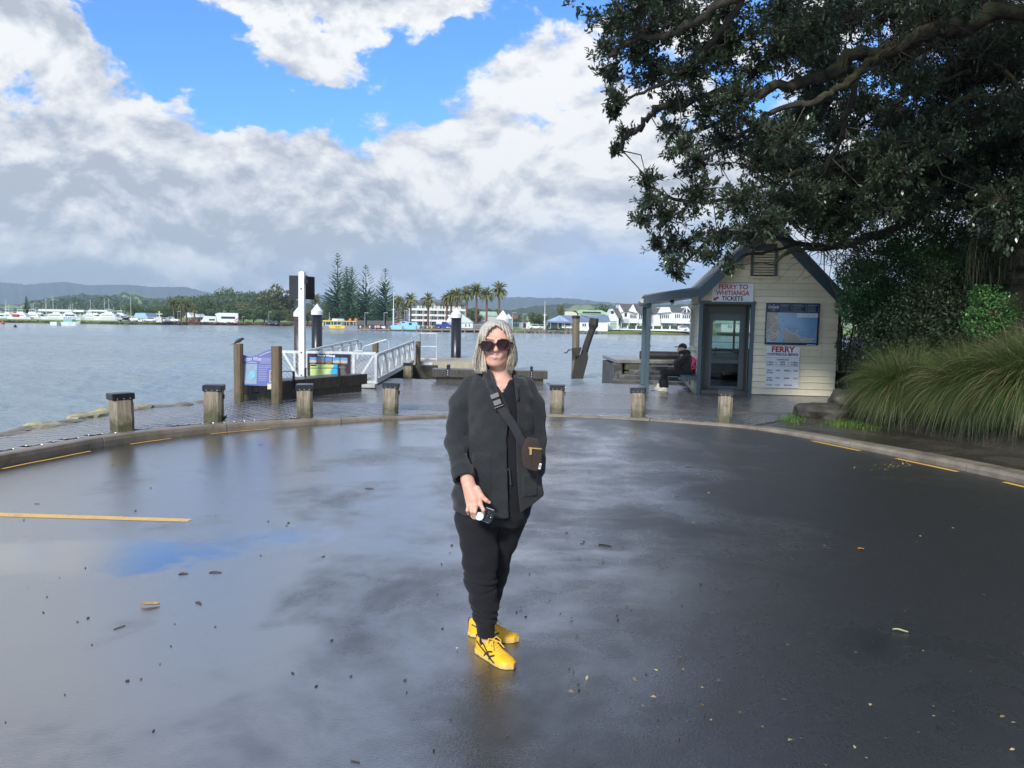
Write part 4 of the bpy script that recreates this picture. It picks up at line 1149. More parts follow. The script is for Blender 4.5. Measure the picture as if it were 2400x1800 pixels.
b=MB();b.box((-bw*.36,-.0150,bh*.09),(bw*.14,.002,bh*.05));b.build('legend_print',black_print,board_)
b=MB()
for k in range(9):b.box((bw*.31,-.0112,bh*.08-k*bh*.048),(bw*(.10+.03*((k*5)%3)),.002,bh*.012))
for k in range(5):b.box((-bw*.5+bw*(.135+.178*k),-.0112,bh*.16),(bw*.10,.002,bh*.012))
b.build('small_print',M('faded lettering',(.38,.34,.32),.4),board_)
b=MB();b.box((bw*.27,-.0112,-bh*.40),(bw*.08,.002,bh*.1));b.build('photo_print',M('small blue print',(.08,.3,.6),.3),board_)

gw=empty('gangway',(-4.3,19,.1),0,'aluminium truss gangway with mesh sides rising to the pontoon','gangway')
YA,YB=18.2,27.0
def truss(xa,xb,ya,yb_,za0,za1,zb0,zb1,npan,meshn):
    """xa, ya near end; bottom chord za0->zb0, top chord za1->zb1"""
    b=MB();A0,A1,B0,B1=Vector((xa,ya,za0)),Vector((xa,ya,za1)),Vector((xb,yb_,zb0)),Vector((xb,yb_,zb1))
    b.beam(A0,B0,.07,.12);b.beam(A1,B1,.075,.055)
    for k in range(npan+1):
        t=k/npan;lo,hi=A0.lerp(B0,t),A1.lerp(B1,t)
        if k<npan:
            lo2,hi2=A0.lerp(B0,(k+.5)/npan),A1.lerp(B1,(k+1)/npan);b.beam(hi,lo2,.04,.045,up=(1,0,0));b.beam(lo2,hi2,.04,.045,up=(1,0,0))
    b.beam(A0,A1,.05,.05,up=(1,0,0));b.beam(B0,B1,.05,.05,up=(1,0,0))
    o=b.build('truss',ally,gw,world=True)
    m_=MB();off=Vector((-.03,0,0));mesh_fill(m_,A0+off,B0+off,B1+off,A1+off,meshn,.0022);m_.build('wire_mesh',ally,o,world=True,kind='stuff')
pA0,pA1=P(882,893,18.3),P(880,832,18.3);pB0,pB1=P(968,847,27.0),P(957,799,27.0)
truss(pA0.x,pB0.x,18.3,27.0,pA0.z,pA1.z,pB0.z,pB1.z,6,20)
w2=1.95
truss(pA0.x-w2,pB0.x-w2,18.3,27.0,pA0.z,pA1.z,pB0.z,pB1.z,6,20)
b=MB();b.prism([(pA0.x-w2+.04,18.2,pA0.z+.01),(pA0.x-.04,18.2,pA0.z+.01),(pB0.x-.04,27.1,pB0.z+.01),(pB0.x-w2+.04,27.1,pB0.z+.01)],(0,0,0),(0,0,.05));b.build('deck',M('gangway deck',(.32,.33,.33),.5,.2),gw,world=True)
b=MB();h0,h1=Vector((pA0.x-.1,18.4,pA1.z-.08)),Vector((pB0.x-.1,27,pB1.z-.1))
for xo in(-.0,-w2+.2):
    p0,p1=h0+Vector((xo,0,0)),h1+Vector((xo,0,0));b.tube([p0,p1,p1+Vector((0,.12,-.05)),p1+Vector((0,.14,-.4))],.022,6)
b.build('handrail',ally,gw,world=True)
# ---- pontoon, its rails and fenders
pont=empty('pontoon',(-2.2,29.5,.0),0,'timber edged pontoon landing at the far end of the gangway','pontoon')
d0=P(988,846,27.5).z
b=MB();b.box((-2.4,29.8,d0-.08),(4.6,4.6,.14));b.build('deck',M('pale pontoon deck',(.33,.31,.26),.5,.3,2),pont,world=True)
b=MB();b.box((-2.25,27.47,d0-.12),(4.4,.06,.22));b.build('edge_beam',timber('pale edge timber',(.30,.27,.19),(.46,.41,.30),rough=.6),pont,world=True)
b=MB();b.box((-2.3,29.8,d0-.55),(4.3,4.3,.75));b.build('float',M('mossy float',(.045,.045,.025),.6,.5,3,col2=(.015,.015,.012)),pont,world=True)
for k in range(4):
    b=MB();b.box((-4.1+k*1.05,27.36,d0-.42),(.98,.14,.36),bev=.02);b.build('fender_block',dark_wood,pont,world=True)
b=MB();mx=P(962,860,27.2);b.box((mx.x-.3,26.7,mx.z-.18),(2.6,.5,.55));b.box((mx.x-1.8,24.0,-.55),(1.6,5.2,.5));b.build('landing_beam',M('mossy landing timber',(.075,.068,.035),.6,.6,2.5,.5,10,col2=(.018,.016,.012),bdist=.03),pont,world=True)
b=MB()
for(x0,x1,y)in((P(985,800,28).x,P(1024,800,28).x,28.0),):
    for zz in(.05,.5,.98):b.tube([(x0,y,d0+zz),(x1,y,d0+zz)],.022,6)
    for x in(x0,x1):b.tube([(x,y,d0-.05),(x,y,d0+.98)],.026,6)
    b.tube([(x0,y,d0+.98),(x0-.25,y-.7,d0+.8)],.022,6);b.tube([(x0,y,d0+.5),(x0-.25,y-.7,d0+.35)],.022,6)
x0,x1,y=P(850,800,30).x,P(912,800,30).x,30.0
zr0,zr1=P(855,811,30).z,P(905,796,30).z
b.tube([(x0,y,d0),(x0,y,zr0-.1),(x0+.1,y,zr0),(x1-.12,y,zr1),(x1,y,zr1-.1),(x1,y,d0)],.026,6)
b.build('hand_rail',galv,pont,world=True)
b=MB();q_=P(980,800,27.3);b.cyl((q_.x,27.3,-.3),(q_.x,27.3,q_.z),.09,n=8);b.build('pile',mid_wood,pont,world=True);b=MB();q_=P(880,803,31);b.cyl((q_.x,31,-.3),(q_.x,31,q_.z),.13,n=8);b.build('pile',mid_wood,pont,world=True)
b=MB();q_=P(1004,857,27.3);b.box((q_.x,27.3,q_.z),(.28,.05,.22));b.build('ladder_head',M('white steel',(.7,.7,.7),.4),pont,world=True)

# ---- black piles with white cone caps
wcap=M('white pile cap',(.74,.75,.76),.35,.1,4)
def pile(px,pt,D,r,label,brown=False,leaf=None):
    t=P(px,pt,D);root=empty('mooring_pile',(t.x,D,WATER_Z),0,label,'pile','black piles with white cone caps')
    hh=t.z-WATER_Z
    ch=r*2.05
    b=MB();b.lathe((0,0,0),[(r,-1.2),(r,hh-ch*.98)],18);b.build('pile',M('brown pile wrap',(.06,.042,.035),.45,.4,6)if brown else M('black pile sleeve',(.012,.014,.020),.3,.3,3),root,True)
    b=MB();b.lathe((0,0,0),[(r*1.1,hh-ch*1.02),(r*1.1,hh-ch*.66),(r*.02,hh)],18);b.build('cap',wcap,root)
pile(1070,720,31,.205,'black pile with white cone just left of the woman\'s head')
pile(743,712,33,.225,'black pile with white cone right of the white sign pole')
pile(701,717,34,.225,'brown wrapped pile with white cone half hidden by the white sign pole',True)
pile(1179,727,40,.33,'pile with white cone rising behind the woman\'s head',True)

# ---- the low seat behind the woman
gl,gr_=G(1012,897,.03),G(1281,899,.03)
s2b=empty('plank_seat',((gl.x+gr_.x)/2,gl.y,.03),0,'low dark plank seat behind the woman, at the top of the boat ramp','bench')
LL=gr_.x-gl.x;yb0=(gl.y+gr_.y)/2
b=MB();b.box((0,.28,.07),(LL*.93,.44,.16));b.build('plinth',dark_wood,s2b)
for(y,nm)in((0,'side_beam'),(.56,'side_beam')):
    b=MB();b.box((0,y+.02,.255),(LL,.12,.205),bev=.008);b.build(nm,dark_wood,s2b)
for k in range(3):
    b=MB();b.box((0,.16+.14*k,.33),(LL-.004,.13,.06));b.build('seat_board',dark_wood,s2b)
for x in(-LL/2+.42,LL/2-.42):
    b=MB();b.beam((x,-.05,.17),(x,-.05,.47),.06,.012,up=(0,1,0));b.beam((x,-.05,.47),(x,.35,.47),.06,.012);b.beam((x,.35,.47),(x,.35,.3),.06,.012,up=(0,1,0));ar=b.build('arm_rest',black_steel,s2b)
    b=MB()
    for zz in(.22,.275,.33):b.cyl((x,-.052,zz),(x,-.066,zz),.014,n=6)
    b.build('bolt',galv,ar)

# ---- two old wharf piles
def old_pile(pts,rad,label,mat,name='old_pile',n=9):
    root=empty(name,(pts[0][0],pts[0][1],WATER_Z),0,label,'pile','old broken wharf piles')
    b=MB();b.tube([Vector(p)-Vector((pts[0][0],pts[0][1],WATER_Z))for p in pts],rad,n);b.build('shaft',mat,root);return root
old_wood=timber('grey weathered pile timber',(.10,.08,.055),(.21,.175,.125),mossamt=.5,rough=.7);tarred=timber('black wet pile timber',(.012,.010,.008),(.040,.033,.026),rough=.5)
D1=36.0
q=lambda px,py:P(px,py,D1)
tp=q(1350,740);bt=q(1347,880)
r1=old_pile([(bt.x,D1,-2),(bt.x,D1,WATER_Z),(bt.x+.02,D1,.3),(tp.x,D1,tp.z)],[.17,.17,.172,.168],'upright square old timber pile with an iron cap band',old_wood,n=8)
b=MB();b.lathe((tp.x-bt.x,0,tp.z-WATER_Z-.11),[(.185,-.02),(.188,.10),(.16,.12)],8);b.build('cap_band',tarred,r1)
b=MB();pts=[q(1361,738),q(1372,742),q(1380,746)];b.tube([p-r1.location for p in pts],.012,5);b.tube([q(1344,729)-r1.location,q(1352,732)-r1.location,q(1355,738)-r1.location],.03,5);b.build('iron_strap',rusty,r1)
lp=[q(1352,888),q(1362,850),q(1372,812),q(1386,772),q(1389,762),q(1391,746)]
r2=old_pile([(p.x,D1-.35,p.z)for p in[q(1345,915)]+lp],[.16,.155,.16,.16,.155,.235,.21],'leaning split old timber pile with a knobbed head',tarred,n=9)
b=MB();poly=[q(1336,893),q(1362,892),q(1373,850),q(1376,837),q(1374,825),q(1366,822),q(1352,838),q(1346,846)]
b.prism([Vector((p.x,D1-.62,p.z))-r2.location for p in poly],(0,0,0),(0,.4,0));b.build('fender_slab',tarred,r2)
b=MB();poly=[q(1337,815),q(1360,813),q(1356,828),q(1346,834),q(1339,846)]
b.prism([Vector((p.x,D1-.75,p.z))-r2.location for p in poly],(0,0,0),(0,.12,0));b.build('fender_slab',tarred,r2)
b=MB();b.tube([q(1338,820)-r2.location,q(1333,820)-r2.location,q(1328,827)-r2.location,q(1322,827)-r2.location],.03,5);b.build('iron_hook',rusty,r2)

# ---- stone landing with steps
wharf_stone=stone_mat('lichened wharf stone',(.030,.028,.022),(.075,.068,.055),(.26,.26,.23),.35,.45)
moss_stone=stone_mat('mossy wharf stone',(.030,.029,.02),(.07,.064,.04),(.10,.115,.015),.9,.6)
wh=empty('stone_landing',(4.0,23.0,.0),0,'mossy stone landing with worn steps beside the hut porch','landing')
zc_=P(1500,845,24).z
b=MB();b.box((6.42,25.7,zc_-.035),(6.4,3.6,.12),bev=.02);b.build('coping',M('wet landing slab',(.17,.17,.16),.25,.3,1.5),wh,world=True)
xw=P(1440,860,24).x
for r_ in range(3):  # wall stones, course by course
    x=xw+.30;rr=random.Random(40+r_)
    while x<9:
        L_=rr.uniform(.5,.95);h_=(zc_-.1+.25)/3
        b=MB();b.box((x+L_/2,24.16+rr.uniform(-.015,.015),-.25+h_*(r_+.5)),(L_-.02,.5,h_-.02),bev=.03);b.build('wall_stone',moss_stone,wh,world=True);x+=L_
b=MB();b.box((xw+.12,24.2,.12-.06),(.26,.66,zc_*2-.3),bev=.05);b.build('end_stone',wharf_stone,wh,world=True)
b=MB();b.box((6.3,25.8,-.6),(6.2,2.9,2.0));b.build('core',wharf_stone,wh,world=True)
ST=[((1434,891),(1560,915),.02),((1452,880),(1580,900),.17),((1475,869),(1600,885),.32),((1498,858),(1620,870),.46)]
for k,(A,B,z0)in enumerate(ST):
    D_=21.2+k*.62;a=P(A[0],A[1],D_);zt_=a.z
    b=MB();b.prism([(a.x,D_,zt_),(a.x+4.6,D_-.75,zt_-.0),(a.x+4.6,D_+.05,zt_),(a.x+.1,D_+.72,zt_)],(0,0,0),(0,0,-.30-k*.15));b.build('step',wharf_stone,wh,world=True)
# round guard timber along the landing
y_=25.0;a,c=P(1500,832,y_),P(1650,838,y_)
lg=empty('guard_log',(a.x,y_,zc_),0,'long black guard log fixed along the stone landing','log')
b=MB();b.tube([Vector((a.x,y_,a.z))-lg.location,Vector((c.x+2.0,y_,a.z))-lg.location],.135,12);b.build('log',M('black log',(.016,.014,.013),.45,.5,4),lg)
for x in(a.x+.12,a.x+1.0,a.x+2.4):
    b=MB();b.box((x-a.x,0,.05),(.10,.22,.16),bev=.01);b.build('bracket',black_steel,lg)
b=MB();b.cyl((a.x-lg.location.x-.05,0,.02),(a.x-lg.location.x-.12,-.02,a.z-zc_+.1),.02,n=6);b.build('stay',galv,lg)
b=MB();q_=P(1521,812,25.3);b.cyl((q_.x-lg.location.x,.3,.0),(q_.x-lg.location.x,.3,q_.z-zc_),.03,n=6);b.lathe((q_.x-lg.location.x,.3,q_.z-zc_),[(.02,-.05),(.06,0),(.05,.05),(.01,.07)],8);b.build('mooring_pin',black_steel,lg)

# ---- black tubs beside the hut
rub=M('black rubber tub',(.014,.014,.015),.45,.3,6)
for(px,py,tilt,lab)in((1972,915,R(58),'black rubber tub lying tipped beside the hut'),(1950,918,0,'upright black bin behind the hut corner')):
    g=G(px,py+18,.06);g.y=max(g.y,18.2);g=P(px,py+12,18.6);root=empty('tub',(g.x,18.6,.06),0,lab,'tub')
    b=MB()
    if tilt:b.lathe((0,0,0),[(.15,0),(.19,.34),(.205,.36),(.18,.36),(.14,.03)],16);b.v=[Matrix.Rotation(-tilt,3,'Y')@p+Vector((-.1,0,.16))for p in b.v]
    else:b.lathe((0,0,0),[(.18,0),(.22,.52),(.235,.55),(.2,.55),(.17,.05)],16)
    b.build('shell',rub,root)
    b=MB();b.tube([(.02,-.2,.33),(.03,-.24,.2),(.1,-.2,.1)],.008,5);b.build('handle',galv,root)
# ================================================================== THE FAR SHORE
SHORE=[(-700,300),(-300,250),(0,236),(300,250),(480,288),(580,300),(690,305),(760,285),(820,258),(1000,222),(1180,224),(1400,236),(1620,262),(2000,280),(2700,300)]
def shoreD(px):return interp(px,[p for p,_ in SHORE],[d for _,d in SHORE])
def X_at(px,D):return P(px,760,D).x
# land: one sheet, rising from the water
cols=np.arange(-700,2701,20);rows=[(-1.5,-1.4),(.3,-.75),(2.0,-.35),(6,-.05),(14,.15),(40,.3),(120,.8),(300,2.0),(900,6.0)]
vs=[]
rr=random.Random(12)
for px in cols:
    D=shoreD(px);wob=.8*math.sin(px*.05)+rr.uniform(-.5,.5)
    for dd_,z in rows:vs.append((X_at(px,D)*(D+dd_)/D,D+dd_+wob*(dd_<4),z+(rr.uniform(-.1,.1)if 0<dd_<10 else 0)))
nr_=len(rows);F_=np.array([[i*nr_+j,(i+1)*nr_+j,(i+1)*nr_+j+1,i*nr_+j+1]for i in range(len(cols)-1)for j in range(nr_-1)])
m,N,b=base_mat('far bank grass',.8);g2=N.new('ShaderNodeNewGeometry');pos=S(m.node_tree,g2.outputs['Position']);x,y,z=N.sep(pos)
nz=N.noise(pos,.25,5,.65);n2_=N.noise(pos,1.2,5,.7)
gpk=x.smooth(-118,-100)*x.smooth(-2,-12)
gcol=N.mix(nz.smooth(.35,.65),(.12,.24,.035),(.18,.29,.055));ecol=N.mix(n2_.smooth(.3,.7),(.07,.05,.03),(.22,.15,.09))
gcol=N.mix(gpk,gcol,N.mix(n2_,(.06,.055,.045),(.12,.11,.085)))
N.link(N.mix((z+n2_*.25).smooth(-.42,-.15),ecol,gcol),b.inputs['Base Color'])
me=np_mesh('far_bank',np.array(vs),F_,True);obj('far_bank',me,m,kind='structure')

# ---- hills
def hill(name,sil,D,depth,col1,col2,nscale,jag,seed,field=None):
    """a ridge whose skyline follows the given profile; slopes run down towards us and away"""
    rn=np.random.default_rng(seed);pxs=np.linspace(sil[0][0],sil[-1][0],int(abs(sil[-1][0]-sil[0][0])/3)+2)
    top=np.interp(pxs,[s[0]for s in sil],[s[1]for s in sil]);prof=np.array([0,.12,.3,.5,.7,.86,1.0,.8,.0]);dist=np.array([-1,-.85,-.65,-.45,-.25,-.1,0,.2,.9])
    base_z=0.0;V=[]
    jit=rn.normal(0,1,len(pxs));jit=np.convolve(jit,[.25,.5,.25],'same')
    for i,(px,py)in enumerate(zip(pxs,top)):
        t=P(px,py,D);zt=t.z+jit[i]*jag
        for j in range(9):
            dd_=D+dist[j]*depth*(1+.12*math.sin(px*.03+j));fold=1+.10*math.sin(px*.07+j*1.3)+.06*math.sin(px*.19+j*.7)
            h=max(-2.5,prof[j]*zt*(fold if 0<j<6 else 1)-1.5*(j in(0,8)))
            V.append((t.x/D*dd_,dd_,h if j else-2.4))
    n=9;F_=np.array([[i*n+j,(i+1)*n+j,(i+1)*n+j+1,i*n+j+1]for i in range(len(pxs)-1)for j in range(n-1)])
    m,N,b=base_mat(name+' bush',.9);g2=N.new('ShaderNodeNewGeometry');pos=S(m.node_tree,g2.outputs['Position'])
    a=N.noise(pos,nscale,6,.7);c_=N.noise(pos,nscale*.12,4,.6,.4);c=N.mix(a.smooth(.3,.7),col1,col2)
    if field:c=N.mix(c_.smooth(field[0],field[0]+.03),c,field[1])
    N.link(c,b.inputs['Base Color']);N.link(N.bump(a,1.0,6.0),b.inputs['Normal'])
    me=np_mesh(name,np.array(V),F_,True);return obj(name,me,m,kind='structure')
hill('mountains',[(-500,668),(0,661),(60,667),(110,663),(150,660),(205,668),(300,667),(350,672),(440,673),(470,681),(500,688),(530,699),(560,704),(640,699),(700,694),(760,691),(850,697),(960,704),(1080,700),(1180,698),(1219,696),(1336,699),(1395,706),(1480,712),(1560,706),(1700,700),(2000,690),(2500,700)],5000,900,(.018,.030,.018),(.035,.05,.03),.02,2.5,1)
hill('hills',[(-500,715),(-100,712),(50,713),(80,705),(110,699),(140,695),(175,691),(190,689),(225,691),(262,692),(282,688),(290,684),(302,685),(330,692),(380,699),(430,704),(500,712),(560,722),(640,735)],1700,620,(.016,.030,.014),(.04,.062,.026),.035,1.4,2,(.53,(.20,.30,.07)))
hill('hills',[(1080,745),(1150,732),(1210,722),(1260,716),(1330,712),(1400,713),(1480,716),(1600,714),(1900,705),(2400,712)],1500,520,(.022,.040,.018),(.05,.075,.03),.035,1.2,3,(.54,(.22,.27,.10)))
hill('hills',[(330,735),(390,712),(430,708),(470,704),(520,701),(560,699),(610,697),(650,702),(720,712),(800,724),(900,735)],720,200,(.018,.032,.015),(.045,.066,.028),.08,1.0,4)

# ---- foliage helper: many small leaf-clump faces
def leaf_cloud(rng,lobes,n,size,tone_lo=0.0,tone_hi=1.0,flat=0.0):
    """lobes: (centre, radii); returns verts, quads, tones. Faces sit in the outer part of each lobe"""
    wts=np.array([(l[1][0]*l[1][1]+l[1][1]*l[1][2]+l[1][0]*l[1][2])for l in lobes],float);wts/=wts.sum()
    which=rng.choice(len(lobes),n,p=wts);c=np.array([l[0]for l in lobes])[which];rad=np.array([l[1]for l in lobes])[which]
    d=rng.normal(0,1,(n,3));d/=np.linalg.norm(d,axis=1)[:,None];rr_=rng.uniform(.45,1.06,n)**.6
    p=c+d*rad*rr_[:,None]
    nrm=d*.7+rng.normal(0,.6,(n,3))+np.array([0,0,.35]);nrm/=np.linalg.norm(nrm,axis=1)[:,None]
    t=np.cross(nrm,rng.normal(0,1,(n,3)));t/=np.linalg.norm(t,axis=1)[:,None]+1e-9;bt=np.cross(nrm,t)
    s=size*rng.uniform(.5,1.4,n)[:,None]
    V=np.stack([p-t*s-bt*s*.25,p-bt*s*.6+t*s*.1,p+t*s+bt*s*.2,p+bt*s*.7-t*s*.1],1).reshape(-1,3)
    F_=np.arange(4*n).reshape(n,4)
    tone=np.repeat(rng.uniform(tone_lo,tone_hi,n)*.6+rng.uniform(0,.4,len(lobes))[which],4);return V,F_,tone
def foliage_mat(name,dark,light,rough=.55,trans=.25,objvar=.35,spec=.4):
    m,N,b=base_mat(name,rough,spec=spec);tn,_=N.attr('tone');oi=N.new('ShaderNodeObjectInfo');rn=S(m.node_tree,oi.outputs['Random'])
    c=N.mix((tn*(1-objvar)+rn*objvar).smooth(.05,.95),dark,light);N.link(c,b.inputs['Base Color'])
    tr=N.new('ShaderNodeBsdfTranslucent');N.link(N.mix(.5,c,light),tr.inputs[0]);mx=N.new('ShaderNodeMixShader');mx.inputs[0].default_value=trans
    N.link(b.outputs[0],mx.inputs[1]);N.link(tr.outputs[0],mx.inputs[2]);N.link(mx.outputs[0],m.node_tree.nodes['Material Output'].inputs[0]);return m
far_leaf=foliage_mat('far foliage',(.045,.085,.028),(.13,.18,.062));olive_leaf=foliage_mat('olive foliage',(.08,.095,.035),(.19,.19,.085));pine_leaf=foliage_mat('pine foliage',(.035,.085,.045),(.10,.17,.095),trans=.1)
bark=M('far bark',(.10,.075,.05),.9,.4,1)
crowns=[]
for s_ in range(7):
    rg=np.random.default_rng(100+s_);rq=random.Random(s_)
    lobes=[((0,0,.55),(.34,.34,.34))]
    for k in range(9):
        a=k*2.4+rq.uniform(0,.5);r_=rq.uniform(.18,.34);h_=rq.uniform(.34,.86);lobes.append(((math.cos(a)*r_,math.sin(a)*r_,h_),(rq.uniform(.13,.24),rq.uniform(.13,.24),rq.uniform(.10,.18))))
    V,F_,T_=leaf_cloud(rg,lobes,1500,.034);me=np_mesh('crown',V,F_);vcol(me,'tone',T_)
    tb=MB();tb.tube([(0,0,-.06),(.01,0,.2),(.0,.02,.5)],[.035,.026,.012],6)
    for k in range(4):a=k*1.7;tb.tube([(.005,0,.18+.05*k),(math.cos(a)*.12,math.sin(a)*.12,.4),(math.cos(a)*.24,math.sin(a)*.24,.6)],[.018,.012,.005],5)
    crowns.append((me,tb.mesh('trunk')))
for c_,t_ in crowns:t_.materials.append(bark)
crown_mats={}
def far_tree(px,base,top,wpx,D,leaf,label,k=None,name='tree',group='trees along the far shore'):
    k=k if k is not None else random.randrange(7);g=P(px,base,D);h=P(px,top,D).z-g.z;wd=wpx/F_PX*D
    root=empty(name,g,random.uniform(0,6.28),label,'tree',group)
    cm,tm=crowns[k];key=(k,leaf.name)
    if key not in crown_mats:c2=cm.copy();c2.materials.clear();c2.materials.append(leaf);crown_mats[key]=c2
    o=obj('crown',crown_mats[key],None,root);o.scale=(wd/.95,wd/.95,h/.98)
    t=obj('trunk',tm,None,root);t.scale=(wd/.95,wd/.95,h/.98);return root
TL='dark bushy tree on the far bank behind the boats and parked cars'
for(px,b_,t_,w_,D)in((318,755,709,52,300),(352,756,722,44,310),(388,757,716,46,330),(412,757,723,40,335),(365,756,715,40,345),(276,756,716,40,330),(244,757,728,40,340),(60,752,722,34,330),(46,752,730,26,300)):
    far_tree(px,b_,t_,w_,D,far_leaf,{318:'dark tree rising behind the pale blue roofed shed',352:'dark tree behind the white estate car',388:'dark tree behind the white car next to the memorial cross',412:'dark tree behind the first lamp post and white pickup',365:'dark tree directly behind the memorial cross',276:'dark tree behind the grey pickup at the marina end',244:'dark low tree behind the right end of the marina building',60:'dark tree at the foot of the lone Norfolk pine',46:'small dark tree left of the lone Norfolk pine'}[px])
for(px,b_,t_,w_,D)in((490,760,699,50,345),(470,760,715,44,338),(505,760,719,48,335),(532,760,710,54,345),(570,761,707,56,350),(556,761,722,50,330),(594,761,716,58,335),(620,761,712,50,345),(655,761,724,62,325),(690,761,732,46,322),(640,761,727,44,330),(722,762,724,56,318),(745,762,729,40,312)):
    far_tree(px,b_,t_,w_,D,far_leaf if(px//10)%3 else olive_leaf,{490:'tall rounded tree behind the white campervan',470:'green tree above the red car',505:'low round tree between campervan and motorhome',532:'rounded tree behind the white motorhome',570:'green tree above the orange banner',556:'lower tree in front, beside the orange banner',594:'broad tree right of the orange banner',620:'tree left of the spreading olive tree',655:'wide low tree under the spreading olive tree',690:'low tree just left of the half hidden brown pile',640:'small tree behind the bare lamp post',722:'tree seen between the white sign pole and the black pile',745:'low tree behind the black pile right of the sign pole'}[px])
far_tree(652,762,668,96,345,olive_leaf,'tallest spreading olive green tree, left of the black sign panel',2)
far_tree(630,762,702,44,340,far_leaf,'dark round tree at the foot of the tallest olive tree',4)
far_tree(772,762,697,44,285,olive_leaf,'brownish round tree at the left of the tall pines',1)
far_tree(1252,768,731,40,247,far_leaf,'rounded green tree left of the flagpole across the water',3);far_tree(1270,768,735,34,249,olive_leaf,'yellow green tree at the flagpole across the water',5)
far_tree(1221,768,734,24,275,far_leaf,'small round tree above the dark house roofs',0)
far_tree(1314,770,713,20,290,olive_leaf,'thin straggly tree behind the pale blue gabled building',6);far_tree(1410,772,712,62,290,far_leaf,'broad domed tree behind the green roofed hall',2)
far_tree(1112,764,716,46,290,far_leaf,'dark tree behind the row of palms',1);far_tree(1117,764,733,36,255,olive_leaf,'bright bush like tree under the tall palms',3);far_tree(1150,764,722,50,300,olive_leaf,'hazy tree behind the two tallest palms',4)
far_tree(1090,762,722,36,300,far_leaf,'tree beside the apartment block',5)
far_tree(1300,768,744,26,270,far_leaf,'small tree between the far buildings',5)
# bare winter tree
g=P(1192,766,262);rb=empty('bare_tree',g,0,'grey leafless tree right of the tallest palm','tree','trees along the far shore')
b=MB();rq=random.Random(9)
def twig(p,d,L,r_,lv):
    q_=p+d*L;b.tube([p,q_],[r_,r_*.6],4,False)
    if lv:
        for _ in range(4 if lv>1 else 5):twig(p.lerp(q_,rq.uniform(.5,1)),(d+Vector((rq.uniform(-.9,.9),rq.uniform(-.9,.9),rq.uniform(-.2,.6)))).normalized(),L*rq.uniform(.55,.8),r_*.55,lv-1)
twig(Vector((0,0,0)),Vector((0,0,1)),1.8,.12,4);b.build('trunk',M('grey twig bark',(.22,.19,.17),.9,.2,3),rb)

# ---- forest on the mid hill skyline
rg=np.random.default_rng(77);lob=[]
for k in range(150):
    px=rg.uniform(395,640);D=rg.uniform(560,700);yb_=np.interp(px,[395,470,520,560,610,650],[716,712,708,706,703,706]);hgt=rg.uniform(5,11)*(1.7 if 505<px<545 and rg.random()<.5 else 1)
    q_=P(px,yb_,D);lob.append(((q_.x,D,q_.z+hgt*.2),(rg.uniform(2,4.5),3.5,hgt*.5)))
V,F_,T_=leaf_cloud(rg,lob,15000,.8);me=np_mesh('forest',V,F_);vcol(me,'tone',T_);obj('forest',me,far_leaf,kind='stuff')
rg=np.random.default_rng(78);lob=[]
for k in range(260):
    px=rg.uniform(60,470);D=rg.uniform(900,1500);yb_=np.interp(px,[60,110,190,290,380,470],[722,714,706,708,715,722])+rg.uniform(-4,10);q_=P(px,yb_,D);lob.append(((q_.x,D,q_.z),(rg.uniform(4,9),6,rg.uniform(4,8))))
V,F_,T_=leaf_cloud(rg,lob,12000,1.8);me=np_mesh('forest',V,F_);vcol(me,'tone',T_);obj('forest',me,far_leaf,kind='stuff')

# ---- Norfolk pines
def norfolk(px,base,top,wpx,D,label,seed,bare):
    rg=np.random.default_rng(seed);g=P(px,base,D);h=P(px,top,D).z-g.z;Rm=wpx/F_PX*D/2
    root=empty('norfolk_pine',g,0,label,'tree','tall Norfolk pines on the far shore')
    b=MB();b.tube([(0,0,-.5),(0,0,h*.5),(0,0,h)],[.42,.24,.03],7);b.build('trunk',bark,root)
    Vs,Fs,Ts=[],[],[];off=0;z=.10*h;lv=0
    while z<h*.995:
        t=z/h;rad=Rm*(1-t)**.62*(1.0 if t<.6 else .92)*rg.uniform(.78,1.1);rad=max(rad,.25)
        sparse=bare[0]<t<bare[1];nb=5 if sparse else(7 if t>.45 else 11);a0=rg.uniform(0,6.28)
        up=.04+t*.40
        for k in range(nb):
            if rg.random()<(.25 if sparse else .06):continue
            a=a0+2*math.pi*k/nb+rg.normal(0,.12);L=rad*rg.uniform(.75,1.1);dirv=np.array([math.cos(a),math.sin(a),0]);sv_=np.array([-math.sin(a),math.cos(a),0])
            nseg=6
            start=.45 if sparse else .0
            for s_ in range(nseg):
                f0=start+(1-start)*s_/nseg;f1=start+(1-start)*(s_+1)/nseg
                def pt(f):return dirv*(L*f)+np.array([0,0,z+L*(up*f+.22*f*f-(.16*f if t<.4 else 0))])
                p0,p1=pt(f0),pt(f1);wv=.40*(1-.55*f0)*(.75+.5*rg.random())*(1.2 if t<.45 else max(.34,1.2-1.7*(t-.45)))
                dn=np.array([0,0,-.28*(1.3 if t<.45 else .45)])
                V=[p0+sv_*wv,p1+sv_*wv*.8,p1-sv_*wv*.8,p0-sv_*wv,p0+dn+sv_*.1,p1+dn*.8+sv_*.1]
                Vs+=V;Fs+=[[off,off+1,off+2,off+3],[off+0,off+1,off+5,off+4],[off+3,off+2,off+5,off+4]];off+=6
                Ts+=[rg.uniform(.1,.8)+.25*t]*6
        z+=(.55+.30*t)*(1.25 if sparse else 1)*h/21;lv+=1
    me=np_mesh('crown',np.array(Vs),np.array(Fs));vcol(me,'tone',Ts);obj('crown',me,pine_leaf,root)
norfolk(791,762,593,98,268,'tallest Norfolk pine, leftmost of the five across the water',1,(.70,.80))
norfolk(812,762,622,84,272,'Norfolk pine just left of its close neighbour in the middle',2,(2,2));norfolk(824,762,624,88,266,'Norfolk pine close against its left neighbour',3,(2,2))
